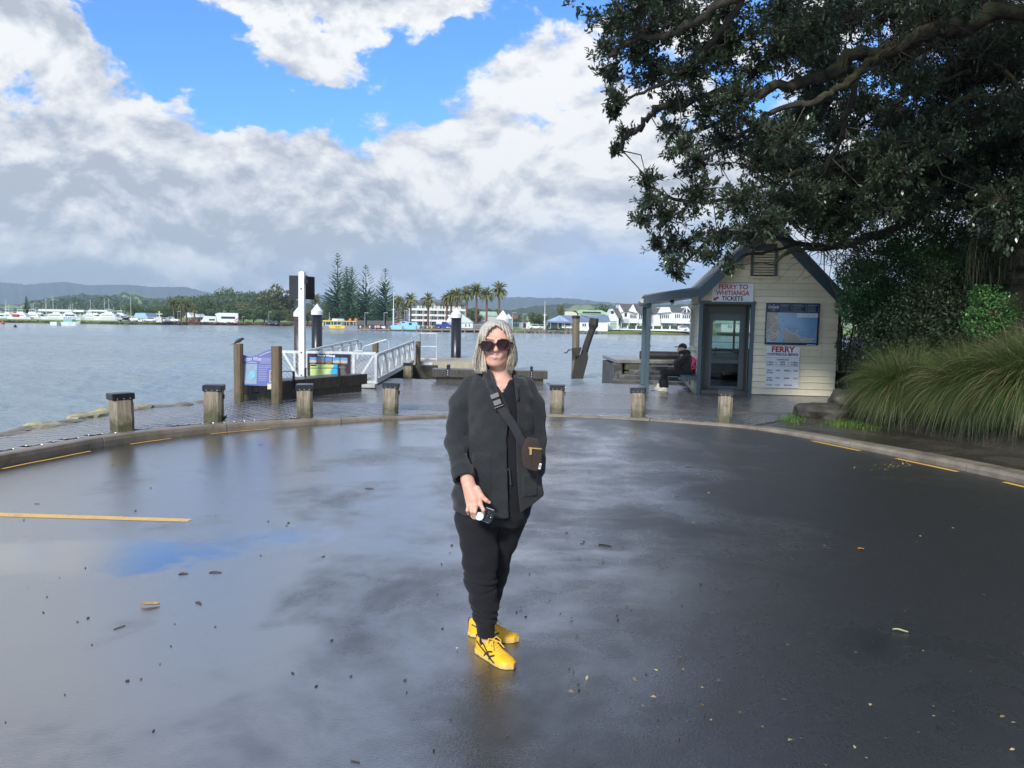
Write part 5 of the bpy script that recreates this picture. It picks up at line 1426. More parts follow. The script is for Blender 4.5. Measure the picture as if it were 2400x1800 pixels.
norfolk(857,762,620,98,266,'Norfolk pine with a bare open upper trunk',4,(.5,.90));norfolk(902,762,627,84,264,'slimmest Norfolk pine, beside the flagpole and palms',5,(.72,.9))
norfolk(63,752,692,22,330,'lone Norfolk pine behind the marina masts',6,(2,2))

# ---- date palms
palm_leaf=foliage_mat('palm frond',(.09,.115,.035),(.27,.27,.10),trans=.15);palm_trunk=M('palm trunk',(.17,.095,.065),.9,.35,2)
def palm_mesh(seed):
    rg=np.random.default_rng(seed);Vs,Fs,Ts=[],[],[];off=0
    for k in range(95):
        a=rg.uniform(0,6.28);el=rg.uniform(-.75,1.35);L=rg.uniform(.8,1.05);d=np.array([math.cos(a)*math.cos(el),math.sin(a)*math.cos(el),math.sin(el)]);sv_=np.array([-math.sin(a),math.cos(a),0]);p=np.zeros(3);tn=.25+.35*(el+.75)/2.1+rg.uniform(0,.35)
        if el<-.35:tn*=.5
        ns=6
        for s_ in range(ns):
            f=s_/ns;q_=p+d*L/ns;wv=.085*(1-.75*abs(f-.4))*(1.05 if s_<ns-1 else .5);w1=.085*(1-.75*abs(f+1/ns-.4))if s_<ns-1 else .012
            vu=np.cross(sv_,d)*-.5
            for sg in(1,-1):
                Vs+=[p,q_,q_+sv_*sg*w1+vu*w1+d*.05,p+sv_*sg*wv*.75+vu*wv];Fs.append([off,off+1,off+2,off+3]);off+=4;Ts+=[tn]*4
            p=q_;d=d+np.array([0,0,-.19-.05*rg.random()]);d/=np.linalg.norm(d)
    me=np_mesh('crown',np.array(Vs),np.array(Fs));me.materials.append(palm_leaf);vcol(me,'tone',Ts);return me
pms=[palm_mesh(s_)for s_ in range(4)]
tm_=MB();tm_.tube([(0,0,0),(.01,0,.5),(0,.01,1)],[.30,.27,.29],8);tmesh=tm_.mesh('trunk',True);tmesh.materials.append(palm_trunk)
hm=MB();hm.lathe((0,0,0),[(.3,-.9),(.5,-.45),(.62,0),(.45,.4),(.1,.6)],8);hmesh=hm.mesh('crown_base');hmesh.materials.append(M('palm boss',(.13,.075,.03),.9,.5,3))
PL=[(933,706,762,15,'short date palm just right of the tall flagpole'),(962,703,764,17,'short date palm before the left end of the apartment block'),(1003,704,766,18,'single date palm standing before the middle of the apartment block'),(1047,703,760,16,'leftmost palm of the dense cluster before the apartments'),(1057,695,760,17,'palm second in the dense cluster before the apartments'),(1070,693,760,18,'palm in the heart of the dense cluster, above the black pile'),
      (1093,688,762,18.5,'tall palm on the right edge of the dense cluster'),(1116,682,764,19,'tall slender palm standing clear right of the cluster'),(1140,690,763,18,'palm between the two tallest palms'),(1169,681,764,20.5,'tallest palm, at the right end of the row'),
      (740,702,760,14,'lone palm between the white topped pile and the pines'),(408,712,756,13,'leftmost brown palm beside the memorial cross'),(424,715,756,13,'brown palm second from the memorial cross'),(437,715,756,13,'brown palm in front of the white and brown house'),(456,724,757,12,'lowest brown palm, by the red car'),(948,720,764,12,'small palm half hidden behind the short date palms'),(944,735,764,9,'stubby palm behind the blue boat')]
for k,(px,cy,by,rpx,lab)in enumerate(PL):
    D=240 if px>900 else 300
    if 1040<px<1075:D=246
    c_=P(px,cy,D);g=P(px,by,D);root=empty('date_palm',g,random.uniform(0,6.28),lab,'palm','date palms on the far shore');rad=rpx*1.25/F_PX*D;hh=c_.z-g.z
    t=obj('trunk',tmesh,None,root);t.scale=(1.15,1.15,hh);o=obj('crown',pms[k%4],None,root,(0,0,hh));o.scale=(rad,rad,rad*1.08);o2=obj('crown_base',hmesh,None,root,(0,0,hh));o2.scale=(.8,.8,.9)

# ---- reeds, rocks along the far edge
def edge_cloud(name,px0,px1,n,z0,z1,d0,d1,size,mat,seed):
    rg=np.random.default_rng(seed);lob=[]
    for k in range(n):
        px=rg.uniform(px0,px1);D=shoreD(px)+rg.uniform(d0,d1);lob.append(((X_at(px,D),D,rg.uniform(z0,z1)),(rg.uniform(.5,1.2),.6,rg.uniform(.3,.6))))
    V,F_,T_=leaf_cloud(rg,lob,n*14,size);me=np_mesh(name,V,F_);vcol(me,'tone',T_);return obj(name,me,mat,kind='stuff')
edge_cloud('reeds',375,830,420,-.55,-.1,.2,2.5,.32,foliage_mat('russet reeds',(.09,.04,.025),(.25,.13,.07),objvar=.1),21)
edge_cloud('reeds',-300,380,300,-.62,-.45,0,1.6,.22,foliage_mat('dry bank grass',(.07,.06,.03),(.17,.15,.06),objvar=.1),22)
rock_far=stone_mat('revetment rock',(.07,.055,.05),(.20,.17,.15),(.3,.27,.2),.2)
rg=random.Random(31)
rk=[np_mesh('rock',*rock_mesh(random.Random(60+s_),1,1,1,1,.35))for s_ in range(5)]
for m_ in rk:m_.materials.append(rock_far)
rev=empty('rock_wall',(X_at(1310,shoreD(1310)),shoreD(1310),-.5),0,'dark tumbled rock wall below the far lawn, before the pale blue building','wall')
for k in range(90):
    px=1228+180*(k/90)+rg.uniform(-2,2);D=shoreD(px)+rg.uniform(-.6,1.4);s_=rg.uniform(.35,.75)
    o=obj('rock',rk[k%5],None,rev,Vector((X_at(px,D),D,rg.uniform(-.85,-.35)))-rev.location,rg.uniform(0,6));o.scale=(s_*1.2,s_,s_*.8)
for k in range(16):
    px=1495+30*rg.random();D=shoreD(px)+rg.uniform(-.4,1.5);s_=rg.uniform(.25,.5);o=obj('rock',rk[k%5],None,rev,Vector((X_at(px,D),D,rg.uniform(-.8,-.4)))-rev.location,rg.uniform(0,6));o.scale=(s_*1.2,s_,s_*.8)

# ---- buildings: boxes in a frame facing us, sized from the picture
white_wall=M('white render wall',(.72,.72,.70),.6,.06,.5);cream_wall=M('cream render wall',(.55,.53,.45),.6,.1,.5);grey_wall=M('pale grey wall',(.46,.48,.48),.6,.1,.5)
dark_glass=M('dark window glass',(.03,.04,.05),.08);pale_glass=M('greenish glass',(.20,.32,.32),.1,.3,.4);grey_roof=M('dark grey roof',(.10,.095,.10),.6,.15,.5);blue_roof=M('blue grey roof',(.16,.21,.32),.5,.12,.5)
sky_roof=M('pale blue roof',(.34,.50,.66),.5,.08,.5);green_roof=M('mint green roof',(.36,.52,.40),.5,.1,.5);white_roof=M('white roof',(.74,.76,.74),.5,.05,.5);brown_wall=M('brown timber wall',(.07,.04,.03),.7,.3,.5);red_roof=M('brick red roof',(.24,.10,.075),.7,.2,.5)
class Bld:
    def __init__(s,name,px,py,D,label,cat='building',group=None,depth=8.0):
        s.D=D;s.dep=depth;s.root=empty(name,P(px,py,D),0,label,cat,group);s.o=s.root.location
    def pt(s,px,py,off=0.0):
        q_=P(px,py,s.D);return Vector((q_.x-s.o.x,off,q_.z-s.o.z))
    def box(s,name,x0,y0,x1,y1,mat,off=0.0,dep=None,parent=None,**kw):
        a,c=s.pt(x0,y1),s.pt(x1,y0);a.z=min(a.z,c.z);dep=s.dep if dep is None else dep
        z1=max(s.pt(x0,y0).z,s.pt(x1,y0).z);z0=min(s.pt(x0,y1).z,s.pt(x1,y1).z)
        b=MB();b.box(((a.x+c.x)/2,off+dep/2,(z0+z1)/2),(abs(c.x-a.x),dep,z1-z0));return b.build(name,mat,parent or s.root,**kw)
    def win(s,x0,y0,x1,y1,n=1,mat=None,off=-.12,frame=True,name='window'):
        w_=(x1-x0)/n
        for k in range(n):
            f=s.box(name,x0+w_*k+w_*.06,y0,x0+w_*(k+1)-w_*.06,y1,white_wall,off,.14)
            s.box('pane',x0+w_*k+w_*.17,y0+(y1-y0)*.06,x0+w_*(k+1)-w_*.17,y1-(y1-y0)*.06,mat or dark_glass,off-.03,.05,f)
    def gable(s,name,pts,mat,off=0.0,dep=None,parent=None):
        dep=s.dep if dep is None else dep;b=MB();b.prism([s.pt(x,y,off)for x,y in pts],(0,0,0),(0,dep,0));return b.build(name,mat,parent or s.root)
# marina building
B=Bld('marina_building',175,752,318,'long low marina building with a flat pale roof and glass front',depth=12)
B.box('wall',98,730,253,752,grey_wall);B.box('roof',95,726.5,201,729.5,white_roof,-1.5,15);B.box('roof',212,727,256,730,white_roof,-1.5,15)
for k in range(12):B.win(101+k*12.5,731.5,111+k*12.5,741,1,pale_glass if k%3 else dark_glass)
# blue roofed shed
B=Bld('shed',327,753,268,'white shed with a pale blue roof behind the parked cars')
B.box('wall',319,745,346,754,white_wall);B.gable('roof',[(312,746),(348,746),(341,733.5),(319,733.5)],sky_roof,-.3);B.win(332,748,340,753,1,dark_glass)
# house behind brown palms
B=Bld('house',452,757,312,'white gabled house with brown walls behind the brown palms')
B.box('wall',438,743,468,757,brown_wall);B.gable('roof',[(432,744),(452,744),(441,732)],white_roof,-.3);B.gable('roof',[(447,743.5),(470,743.5),(459,736)],white_roof,-.35);B.win(441,746,447,752);B.win(455,746,463,753)
# apartments
B=Bld('apartment_block',1020,766,262,'cream four storey apartment block with balconies behind the palms',depth=14)
B.box('wall',968,726,1088,767,cream_wall);B.box('wall',975,711,1082,726,cream_wall,2.0,10)
B.box('roof',972,708.5,1000,711.5,grey_roof,1.0,12);B.box('roof',1018,709.5,1090,712.5,grey_roof,1.0,12)
for(y0,y1)in((725,727.2),(738.2,740.2),(750.6,752.6)):B.box('balcony_slab',960,y0,1092,y1,white_wall,-2.2,2.3)
for x in(960.5,976,992,1008,1026,1043,1059,1075,1090):B.box('column',x,727.3,x+1.6,767,white_wall,-2.1,.4)
for(y0,y1)in((713,724),(728,737.5),(741,750),(753.5,762)):
    for k,x in enumerate((964,980,987,996,1011,1018,1030,1036,1047,1063,1079)):
        if y0==713 and not 974<x<1080:continue
        B.win(x,y0,x+(5.5 if k%2 else 4.2),y1,1,dark_glass if(k*7+int(y0))%4 else pale_glass,-.12 if y0>713 else 1.88)
for(y0,y1)in((735.6,738.0),(748,750.4)):
    for x in(962,995,1028,1062):B.box('balustrade',x,y0,x+13,y1,pale_glass,-2.15,.06)
# white hall and marquee
B=Bld('white_hall',1075,764,238,'white gabled hall with a low spreading roof behind the black pile',depth=10)
B.gable('wall',[(1042,758),(1057,736),(1074,758)],white_wall);B.box('wall',1046,757,1108,768,white_wall);B.gable('roof',[(1057,734.5),(1084,737),(1109,756),(1074,757)],M('pale mint roof',(.55,.64,.60),.5),-.3,9)
for x in(1049,1056,1090,1098):B.win(x,758.5,x+4,766)
B.box('window',1055,742,1059,747,cream_wall,-.1,.1)
B=Bld('marquee',1192,768,232,'white peaked marquee with clear sides beside the woman\'s head','tent')
B.gable('canopy',[(1183,746),(1201,747),(1192,735)],white_roof,0,5);B.box('side_wall',1186,747,1201,770,pale_glass,.3,4);B.box('pole',1186,746,1187,772,white_wall,-.1,.2);B.box('pole',1200,746,1201,772,white_wall,-.1,.2)
B=Bld('green_roof_house',1144,760,275,'low house with a mint green roof behind the palm trunks')
B.box('wall',1125,739,1166,752,grey_wall);B.gable('roof',[(1123,740),(1167,740.5),(1163,730.5),(1125,730)],green_roof,-.3)
B=Bld('house',1215,770,256,'white house with dark grey roof left of the rounded trees')
B.box('wall',1200,754,1242,771,white_wall);B.gable('roof',[(1198,755),(1238,754),(1232,747.5),(1203,747)],grey_roof,-.4);B.win(1202,757,1216,766,4);B.box('door',1226,757,1233,768,brown_wall,-.08,.1)
B=Bld('house',1206,762,282,'house with a brick red roof behind the white marquee')
B.box('wall',1196,745,1218,755,cream_wall);B.gable('roof',[(1193,748),(1221,748),(1212,739),(1199,738)],red_roof,-.3)
B=Bld('boat_club',1330,772,242,'boat club with a pale blue gable and long blue grey roof',depth=9)
B.box('wall',1284,756,1425,774,white_wall);B.gable('roof',[(1306,739),(1425,739),(1431,754.5),(1330,755)],blue_roof,-.2,9);B.gable('gable_front',[(1274,755),(1337,755),(1311,739.5)],M('pale blue gable',(.36,.44,.56),.5,.05),-1.6,1.5)
B.box('veranda_roof',1272,753.5,1338,756,blue_roof,-3.5,3.5);B.box('opening',1290,757,1336,766,dark_glass,-.1,.1)
for x in(1289,1306,1321,1336):B.box('column',x,756,x+1,770,white_wall,-3.2,.3)
B.win(1364,758,1374,765,2);B.box('emblem',1309,744,1313,748,M('grey emblem',(.25,.31,.42),.5),-1.66,.05);B.box('lettering',1302,749.5,1320,750.8,M('grey emblem',(.25,.31,.42),.5),-1.66,.05)
B=Bld('hall',1370,765,285,'cream hall with a mint green clerestory roof behind the boat club',depth=10)
B.box('wall',1324,732,1426,745,M('cream hall wall',(.62,.60,.48),.6,.05));B.gable('roof',[(1354,735),(1430,738),(1411,727.5),(1357,726.5)],green_roof,-.4);B.box('window',1365,731,1408,734,dark_glass,-.5,.2)
# terrace houses
TG='white terrace houses on the far lawn'
B=Bld('terrace_house',1418,772,252,'white terrace house end with garage door and round gable window','house',TG,10)
B.box('wall',1423,747,1450,772,white_wall);B.gable('wall',[(1422,749),(1450,747),(1435.5,723)],white_wall,.02,9.9);B.gable('roof',[(1435,721.5),(1448,722),(1460,745.5),(1449,746)],grey_roof,-.3)
B.box('garage_door',1430,753,1445,770,pale_glass,-.1,.12)
for y in(755.5,759,762.5,766):B.box('rail',1430,y,1445,y+.8,white_wall,-.16,.05)
b=MB();c_=B.pt(1435,732);rd_=.55
b.tube([c_+Vector((0,-.1,0)),c_+Vector((0,-.02,0))],rd_,14);B_r=b.build('round_window',dark_glass,B.root)
B.box('wall',1397,756,1423,772,grey_wall,1,6);B.gable('roof',[(1394,757),(1424,756),(1421,746),(1402,750)],white_roof,.5,7);B.win(1410,757,1421,768,2,pale_glass,.88)
B=Bld('terrace_house',1470,772,256,'white terrace house with two grey roofed gables and a balcony','house',TG,11)
B.box('wall',1450,730,1523,773,white_wall);B.gable('wall',[(1447,737),(1461,730),(1451,713.5)],white_wall,-.5,8);B.gable('roof',[(1451,712.5),(1483,712.5),(1474,730),(1461,730)],grey_roof,-.55,9);B.gable('wall',[(1472,729),(1493,734),(1483,712.5)],white_wall,-1.0,9);B.gable('roof',[(1483.5,711.5),(1523,711.5),(1523,734),(1496,734)],grey_roof,-1.0,10)
B.win(1462,732,1471,743,1);B.win(1474.5,736,1490,746,5,None,-1.1);B.win(1496.5,736,1509,748,3,None,-.2)
B.box('balcony',1452,746.5,1472,757,grey_wall,-2.2,2.2);B.box('balcony',1472,747,1492,757,white_wall,-2.6,2.6);B.win(1456,757.5,1469,769,3,pale_glass,-.2);B.win(1476,757.5,1491,764,4,dark_glass,-.2);B.win(1496,757.5,1509,763,3,pale_glass,-.2)
for x in(1453,1471,1491):B.box('column',x,756,x+1.6,772,white_wall,-2.2,.3)
B=Bld('terrace_house',1560,774,260,'white terrace house seen under the hut porch roof','house',TG,11)
B.box('wall',1523,730,1625,775,white_wall);B.gable('roof',[(1523,722),(1548,722),(1538,735),(1523,737)],grey_roof,-.6);B.gable('wall',[(1540,734),(1572,731),(1568,720),(1548,720)],white_wall,-1.0,9);B.gable('roof',[(1568,722),(1606,722),(1598,731),(1575,731)],grey_roof,-.7);B.gable('wall',[(1597,732),(1622,733),(1609,718)],white_wall,-1.2,9)
B.gable('window',[(1598.5,732),(1606,732),(1606,722)],dark_glass,-1.3,.1);B.gable('window',[(1609,732),(1618,732),(1609,722)],dark_glass,-1.3,.1)
B.win(1545.5,737,1568,747,5);B.win(1581,736,1594,746,3);B.win(1597,738,1616,748,4,None,-1.3);B.box('balcony',1547,747,1580,757,white_wall,-2.4,2.4);B.box('balcony',1580,747,1625,758,white_wall,-2.6,2.6);B.win(1551,758,1577,768,5,pale_glass,-.2);B.box('garage_door',1602,759,1618,771,pale_glass,-.2,.2);B.box('door',1587,758,1592,768,red_print,-.2,.2)
# house seen through the hut's glass door
B=Bld('house',1722,778,262,'pale house with mint green roof seen through the hut door glass');B.box('wall',1690,757,1760,778,white_wall);B.gable('roof',[(1684,758),(1766,759),(1750,745),(1700,744)],green_roof,-.4);B.win(1705,761,1716,769,3,pale_glass)
# hedge and fence on the lawn edge
fn=empty('hedge_fence',P(1500,772,246),0,'clipped hedge between white fence posts before the terrace houses','fence');hedge_m=M('clipped hedge',(.045,.07,.022),.8,.5,4,.8,12,bdist=.05)
xs_f=[1410,1428,1450,1471,1491,1511,1531,1551,1570,1590]
for i,x in enumerate(xs_f):
    a,c=P(x-1.5,771.5,246),P(x+1.5,763.3,246);b=MB();b.box((0,0,0),(abs(c.x-a.x),.4,c.z-a.z));b.build('fence_post',white_wall,fn,loc=Vector(((a.x+c.x)/2,246,(a.z+c.z)/2))-fn.location)
    if i>2 and i<len(xs_f)-1:
        a,c=P(x+2,771,246),P(xs_f[i+1]-2,764,246);b=MB();b.box((0,0,0),(abs(c.x-a.x),.7,c.z-a.z),bev=.1);b.build('hedge',hedge_m,fn,loc=Vector(((a.x+c.x)/2,246.2,(a.z+c.z)/2))-fn.location)
b=MB();a,c=P(1408,773.6,246),P(1600,771.3,246);b.box(((a.x+c.x)/2-fn.location.x,.1,(a.z+c.z)/2-fn.location.z),(c.x-a.x,.3,.3));b.build('plinth_wall',white_wall,fn)

# ---- vehicles
car_white=M('white car paint',(.74,.75,.76),.25);car_grey=M('charcoal car paint',(.05,.055,.06),.25);car_red=M('red car paint',(.42,.03,.025),.25);car_blue=M('blue car paint',(.02,.035,.30),.25);tyre_m=M('tyre rubber',(.015,.015,.016),.8);silver=M('silver car paint',(.42,.44,.46),.3)
def vehicle(px,base,D,L,kind,mat,label,rz=0.0,grp='vehicles parked on the far shore'):
    g=P(px,base,D);root=empty(kind,g,rz,label,{'car':'car','ute':'ute','campervan':'campervan','van':'van','motorhome':'motorhome'}[kind],grp)
    k=L/4.4;W2=.88
    if kind=='car':prof=[(-2.2,.35),(-2.18,.8),(-2.0,1.0),(-1.25,1.5),(.4,1.52),(1.1,1.0),(2.0,.85),(2.2,.6),(2.2,.35)];wn=[(-1.75,1.02),(-1.2,1.42),(.35,1.44),(.9,1.02)]
    elif kind=='ute':prof=[(-2.4,.45),(-2.4,1.05),(-.7,1.05),(-.55,1.65),(.5,1.68),(1.15,1.12),(2.1,.98),(2.3,.7),(2.3,.4)];wn=[(-.5,1.1),(-.4,1.55),(.45,1.57),(.95,1.1)]
    elif kind=='van':prof=[(-2.3,.35),(-2.3,1.9),(-2.15,2.0),(1.0,2.0),(1.8,1.15),(2.3,.95),(2.4,.4)];wn=[(-1.9,1.2),(-1.9,1.75),(.9,1.75),(1.5,1.2)]
    elif kind=='campervan':prof=[(-2.5,.35),(-2.5,1.9),(-2.35,2.7),(.8,2.75),(1.6,2.3),(1.5,2.0),(2.2,1.15),(2.5,.9),(2.5,.4)];wn=[(-2.1,1.25),(-2.1,1.75),(-.3,1.75),(-.3,1.25)]
    else:prof=[(-3.2,.4),(-3.2,3.0),(-3.0,3.1),(1.6,3.1),(2.6,2.7),(2.2,2.2),(2.9,1.4),(3.3,1.1),(3.3,.4)];wn=[(-2.5,1.55),(-2.5,2.15),(1.0,2.15),(1.0,1.55)]
    b=MB();b.prism([(x*k,-W2,z*k)for x,z in prof],(0,0,0),(0,2*W2,0));body=b.build('body',mat,root)
    for s_ in(-1,1):
        b=MB();y0=s_*(W2+.004);b.prism([(x*k,y0,z*k)for x,z in wn],(0,0,0),(0,s_*.012,0));b.build('side_window',dark_glass,root)
    fx=[p for p in prof];b=MB()
    i={'car':4,'ute':4,'van':3,'campervan':5,'motorhome':5}[kind];p0,p1=prof[i],prof[i+1]
    b.add([(p0[0]*k+.01,-W2*.85,p0[1]*k-.02),(p0[0]*k+.01,W2*.85,p0[1]*k-.02),(p1[0]*k+.01,W2*.85,p1[1]*k+.03),(p1[0]*k+.01,-W2*.85,p1[1]*k+.03)],[[0,1,2,3]]);b.build('windscreen',dark_glass,root)
    for x in(-1.35,1.4):
        if kind=='motorhome':x*=1.4
        for s_ in(-1,1):b=MB();b.cyl((x*k,s_*(W2-.18),.33),(x*k,s_*(W2+.02),.33),.33,n=12);wl=b.build('wheel',tyre_m,root);b=MB();b.cyl((x*k,s_*(W2+.01),.33),(x*k,s_*(W2+.03),.33),.19,n=8);b.build('rim',silver,wl)
    return root
vehicle(353,754.5,262,4.6,'car',car_white,'white estate car right of the pale blue roofed shed',R(180));vehicle(382,755,262,4.5,'car',car_white,'white car just right of the memorial cross',R(180));vehicle(402,755.5,268,5.0,'ute',car_white,'white pickup truck left of the brown palms',R(180));vehicle(307,754,258,5.0,'ute',car_white,'white pickup parked against the pale blue roofed shed',R(180));vehicle(290,753,258,4.8,'ute',silver,'grey pickup behind the far marina grass',R(0))
vehicle(455,759,300,4.3,'car',car_red,'red car half hidden behind the russet reeds',R(0));vehicle(488,760,302,5.2,'campervan',car_white,'white high topped campervan on the far shore',R(200));vehicle(529,761,304,6.6,'motorhome',car_white,'white motorhome with dark windows behind the reeds',R(190))
u_=vehicle(1042,770,221,5.0,'ute',car_blue,'blue pickup with a white canopy box on the far wharf',R(-4));b=MB();b.box((-1.5,0,1.45),(1.7,1.6,.9),bev=.05);b.build('canopy_box',white_wall,u_)
vehicle(1255,771.5,240,4.3,'car',car_white,'white car under the rounded trees across the water',R(10));vehicle(1298,772,240,4.9,'car',car_grey,'charcoal car in front of the pale blue gable',R(0));vehicle(1334,772,241,4.6,'van',car_white,'white van right of the charcoal car',R(0));vehicle(1370,772.5,243,4.2,'car',car_white,'white car mostly hidden by the leaning old pile',R(180));vehicle(1597,775,248,4.3,'car',car_white,'white car on the drive under the hut porch view',R(180))
vehicle(1272,771.5,246,4.3,'car',silver,'silver car beside the flagpole foot',R(0))
vehicle(640,761,303,4.3,'car',car_grey,'dark car by the lamp post behind the reeds',R(0))

# ---- boats
hull_white=M('white hull',(.76,.77,.77),.3,.05);hull_blue=M('pale blue hull',(.26,.55,.74),.35,.08)
def hull_mesh(b,L,W2,h,z0=0.0,flare=.75):
    st=[(-L/2,.85,0),(-L*.25,1.0,0),(L*.15,.95,.03),(L*.35,.6,.12),(L*.5,.03,.25)];vs=[]
    for(x,w_,rise)in st:zt=z0+h*(1+rise);vs+=[(x-(L*.06 if w_<.1 else 0),-W2*w_*flare,z0),(x,-W2*w_,zt),(x,W2*w_,zt),(x-(L*.06 if w_<.1 else 0),W2*w_*flare,z0)]
    fs=[]
    for i in range(len(st)-1):
        for k in range(4):j=(k+1)%4;fs.append([i*4+k,i*4+j,(i+1)*4+j,(i+1)*4+k])
    fs+=[[3,2,1,0],[16,17,18,19]];b.add(vs,fs)
def launch():
    root=empty('motor_launch');L=9.0
    b=MB();hull_mesh(b,L,1.5,1.3,-.1);b.build('hull',hull_white,root)
    b=MB();b.prism([(-3.2,-1.15,1.2),(2.2,-1.15,1.2),(1.3,-1.1,2.5),(-2.6,-1.1,2.5)],(0,0,0),(0,2.3,0));cb=b.build('cabin',hull_white,root)
    for s_ in(-1,1):b=MB();b.prism([(-2.4,s_*1.16,1.7),(1.4,s_*1.16,1.7),(1.1,s_*1.15,2.25),(-2.2,s_*1.15,2.25)],(0,0,0),(0,s_*.02,0));b.build('side_window',dark_glass,cb)
    b=MB();b.box((-.8,0,2.75),(2.4,1.8,.5),taper=.85);b.box((-.9,0,3.9),(2.2,1.9,.10))
    for x in(-1.8,.0):b.box((x,.8,3.3),(.07,.07,1.1));b.box((x,-.8,3.3),(.07,.07,1.1))
    b.build('flybridge',hull_white,root);b=MB();b.tube([(-.8,0,3.9),(-.8,0,5.6)],[.05,.02],4);b.build('aerial',hull_white,root);return root
def yacht():
    root=empty('yacht');b=MB();hull_mesh(b,10,1.5,1.2,-.1);b.build('hull',hull_white,root)
    b=MB();b.box((-.3,0,1.35),(4.5,1.7,.5),taper=.85);b.build('cabin',hull_white,root)
    b=MB();b.tube([(.8,0,1),(.8,0,12.5)],[.10,.06],5);b.beam((.75,0,2.2),(-3.6,0,2.2),.14,.2);b.beam((.8,-.8,7.5),(.8,.8,7.5),.05,.05)
    for q0,q1 in(((.8,0,12.4),(4.8,0,1.3)),((.8,0,12.4),(-4.8,0,1.1))):b.tube([q0,q1],.018,3)
    b.build('mast',M('mast alloy',(.62,.62,.60),.4),root);return root
la,ya=launch(),yacht();used={'l':False,'y':False}
def boat(px,base,D,kind,sc_,rz,label,mast_top=None):
    src=la if kind=='l' else ya
    if used[kind]:o=copy_tree(src)
    else:o=src;used[kind]=True
    o.location=P(px,base,D);o.rotation_euler=(0,0,rz);o.scale=(sc_,sc_,sc_)
    if mast_top is not None:
        h=P(px,mast_top,D).z-o.location.z
        for c_ in o.children:
            if c_.name.startswith('mast'):c_.scale=(1,1,h/(12.5*sc_))
    props(o,label,'motor launch' if kind=='l' else 'yacht','boats in the far marina');return o
LB=['with the lowest flybridge',]
for k,(px,sc_,rz)in enumerate(((3,.8,20),(18,.95,160),(40,.8,200),(55,.7,10),(72,.95,190),(97,.85,10),(127,.9,200),(140,.7,0),(157,.9,170),(170,.85,10),(206,.8,190),(228,.8,10),(250,.95,190),(279,.85,175))):
    boat(px,750.5,262+(k%3)*4,'l',sc_,R(rz),['white motor launch at the left end of the marina','large white launch under the tall left mast','white launch with a dark cabin by the lone pine','small white launch right of the red decked boat','white launch before the left end of the long glass building','white launch left of the twin tall masts','white launch under the glass front of the marina building','small launch behind the moored green cabin boat','white launch directly above the moored boat','white launch above the bow of the moored boat','white launch left of the brightest single mast','white launch right of the brightest single mast','largest white launch under the pair of right masts','white launch next to the grey pickup'][k])
for k,(px,top,sc_)in enumerate(((10,699,.8),(17,712,.7),(37,716,.7),(69,711,.8),(83,709,.7),(87,719,.6),(104,709,.8),(112,699,.85),(120,693,.9),(162,711,.7),(173,712,.7),(216,702,.8),(241,700,.85),(251,699,.85),(30,721,.6),(143,717,.6),(269,720,.6),(302,692,.9))):
    boat(px,750.5 if px<290 else 753,272+(k%4)*5,'y',sc_,R(random.choice((5,175,20,160))),['yacht with the tall leftmost mast','yacht with a shorter mast beside the leftmost one','yacht mast just left of the lone pine','yacht mast just right of the lone pine','yacht mast between pine and glass building','shortest mast near the glass building','yacht mast at the left end of the glass building','tall mast left of the tallest marina mast','yacht with the tallest mast and a raked stay','left one of two masts above the glass roof','right one of two masts above the glass roof','yacht with the brightest single mast','leaning looking mast left of the right pair','rightmost tall mast of the marina pair','short mast near the left shore end','short mast above the glass building middle','short mast left of the dark trees','yacht mast standing before the pale blue roofed shed'][k],top)
o=boat(45,750.5,255,'l',.9,R(185),'white launch with a red hull patch by the lone pine');b=MB();b.box((.5,1.30,1.7),(2.2,.5,.9));b.build('red_cover',car_red,o)
# moored work boat, ours side of the marina
D=196;g=P(156,764.5,D);g.z=WATER_Z;mo=empty('moored_boat',g,R(4),'white moored work boat with a green wheelhouse and grey side panel','boat')
b=MB();hull_mesh(b,7.0,1.3,1.0,-.1,.8);b.build('hull',M('cream hull',(.76,.78,.73),.4,.06),mo)
b=MB();b.box((-1.3,-1.30,.45),(.85,.05,.95));b.build('side_panel',M('grey panel',(.17,.16,.16),.6),mo)
b=MB();b.box((.7,0,1.2),(2.2,1.7,.75));wh_=b.build('wheelhouse',M('green boat paint',(.17,.42,.34),.4),mo)
b=MB()
for x in(-.3,.2,.75,1.3,1.75):b.box((x,-.82,1.9),(.09,.06,.7));b.box((x,.82,1.9),(.09,.06,.7))
b.box((.7,0,2.29),(2.4,1.9,.09));b.build('roof',hull_white,wh_)
b=MB()
for x in(-.05,.48,1.03,1.53):b.box((x,-.80,1.9),(.42,.02,.6))
b.build('side_window',M('hazy boat glass',(.3,.38,.40),.2),wh_)
b=MB();b.tube([(3.4,0,1.1),(3.9,0,1.3),(3.6,0,1.1)],.04,4);b.tube([(3.5,0,1.0),(5.0,-.3,-.1)],.025,3);b.build('bow_rope',rusty,mo)
# buoys
for(px,py,r_,mt,lab)in((7,759.5,.45,M('red buoy',(.6,.02,.06),.4),'round red buoy at the left edge of the water'),(36,767,.28,tyre_m,'small dark float low on the water near the red buoy')):
    g=G(px,py,WATER_Z);rb=empty('buoy',(g.x,g.y,WATER_Z),0,lab,'buoy');b=MB();b.lathe((0,0,0),[(r_*.5,-.2),(r_,.15),(r_*.95,r_*.8),(r_*.4,r_*1.5),(r_*.15,r_*1.9)],12);b.build('float',mt,rb,True);b=MB();b.tube([(r_*.6,0,.1),(r_*6,-.4,-.25)],.03,3);b.build('rope',rusty,rb)
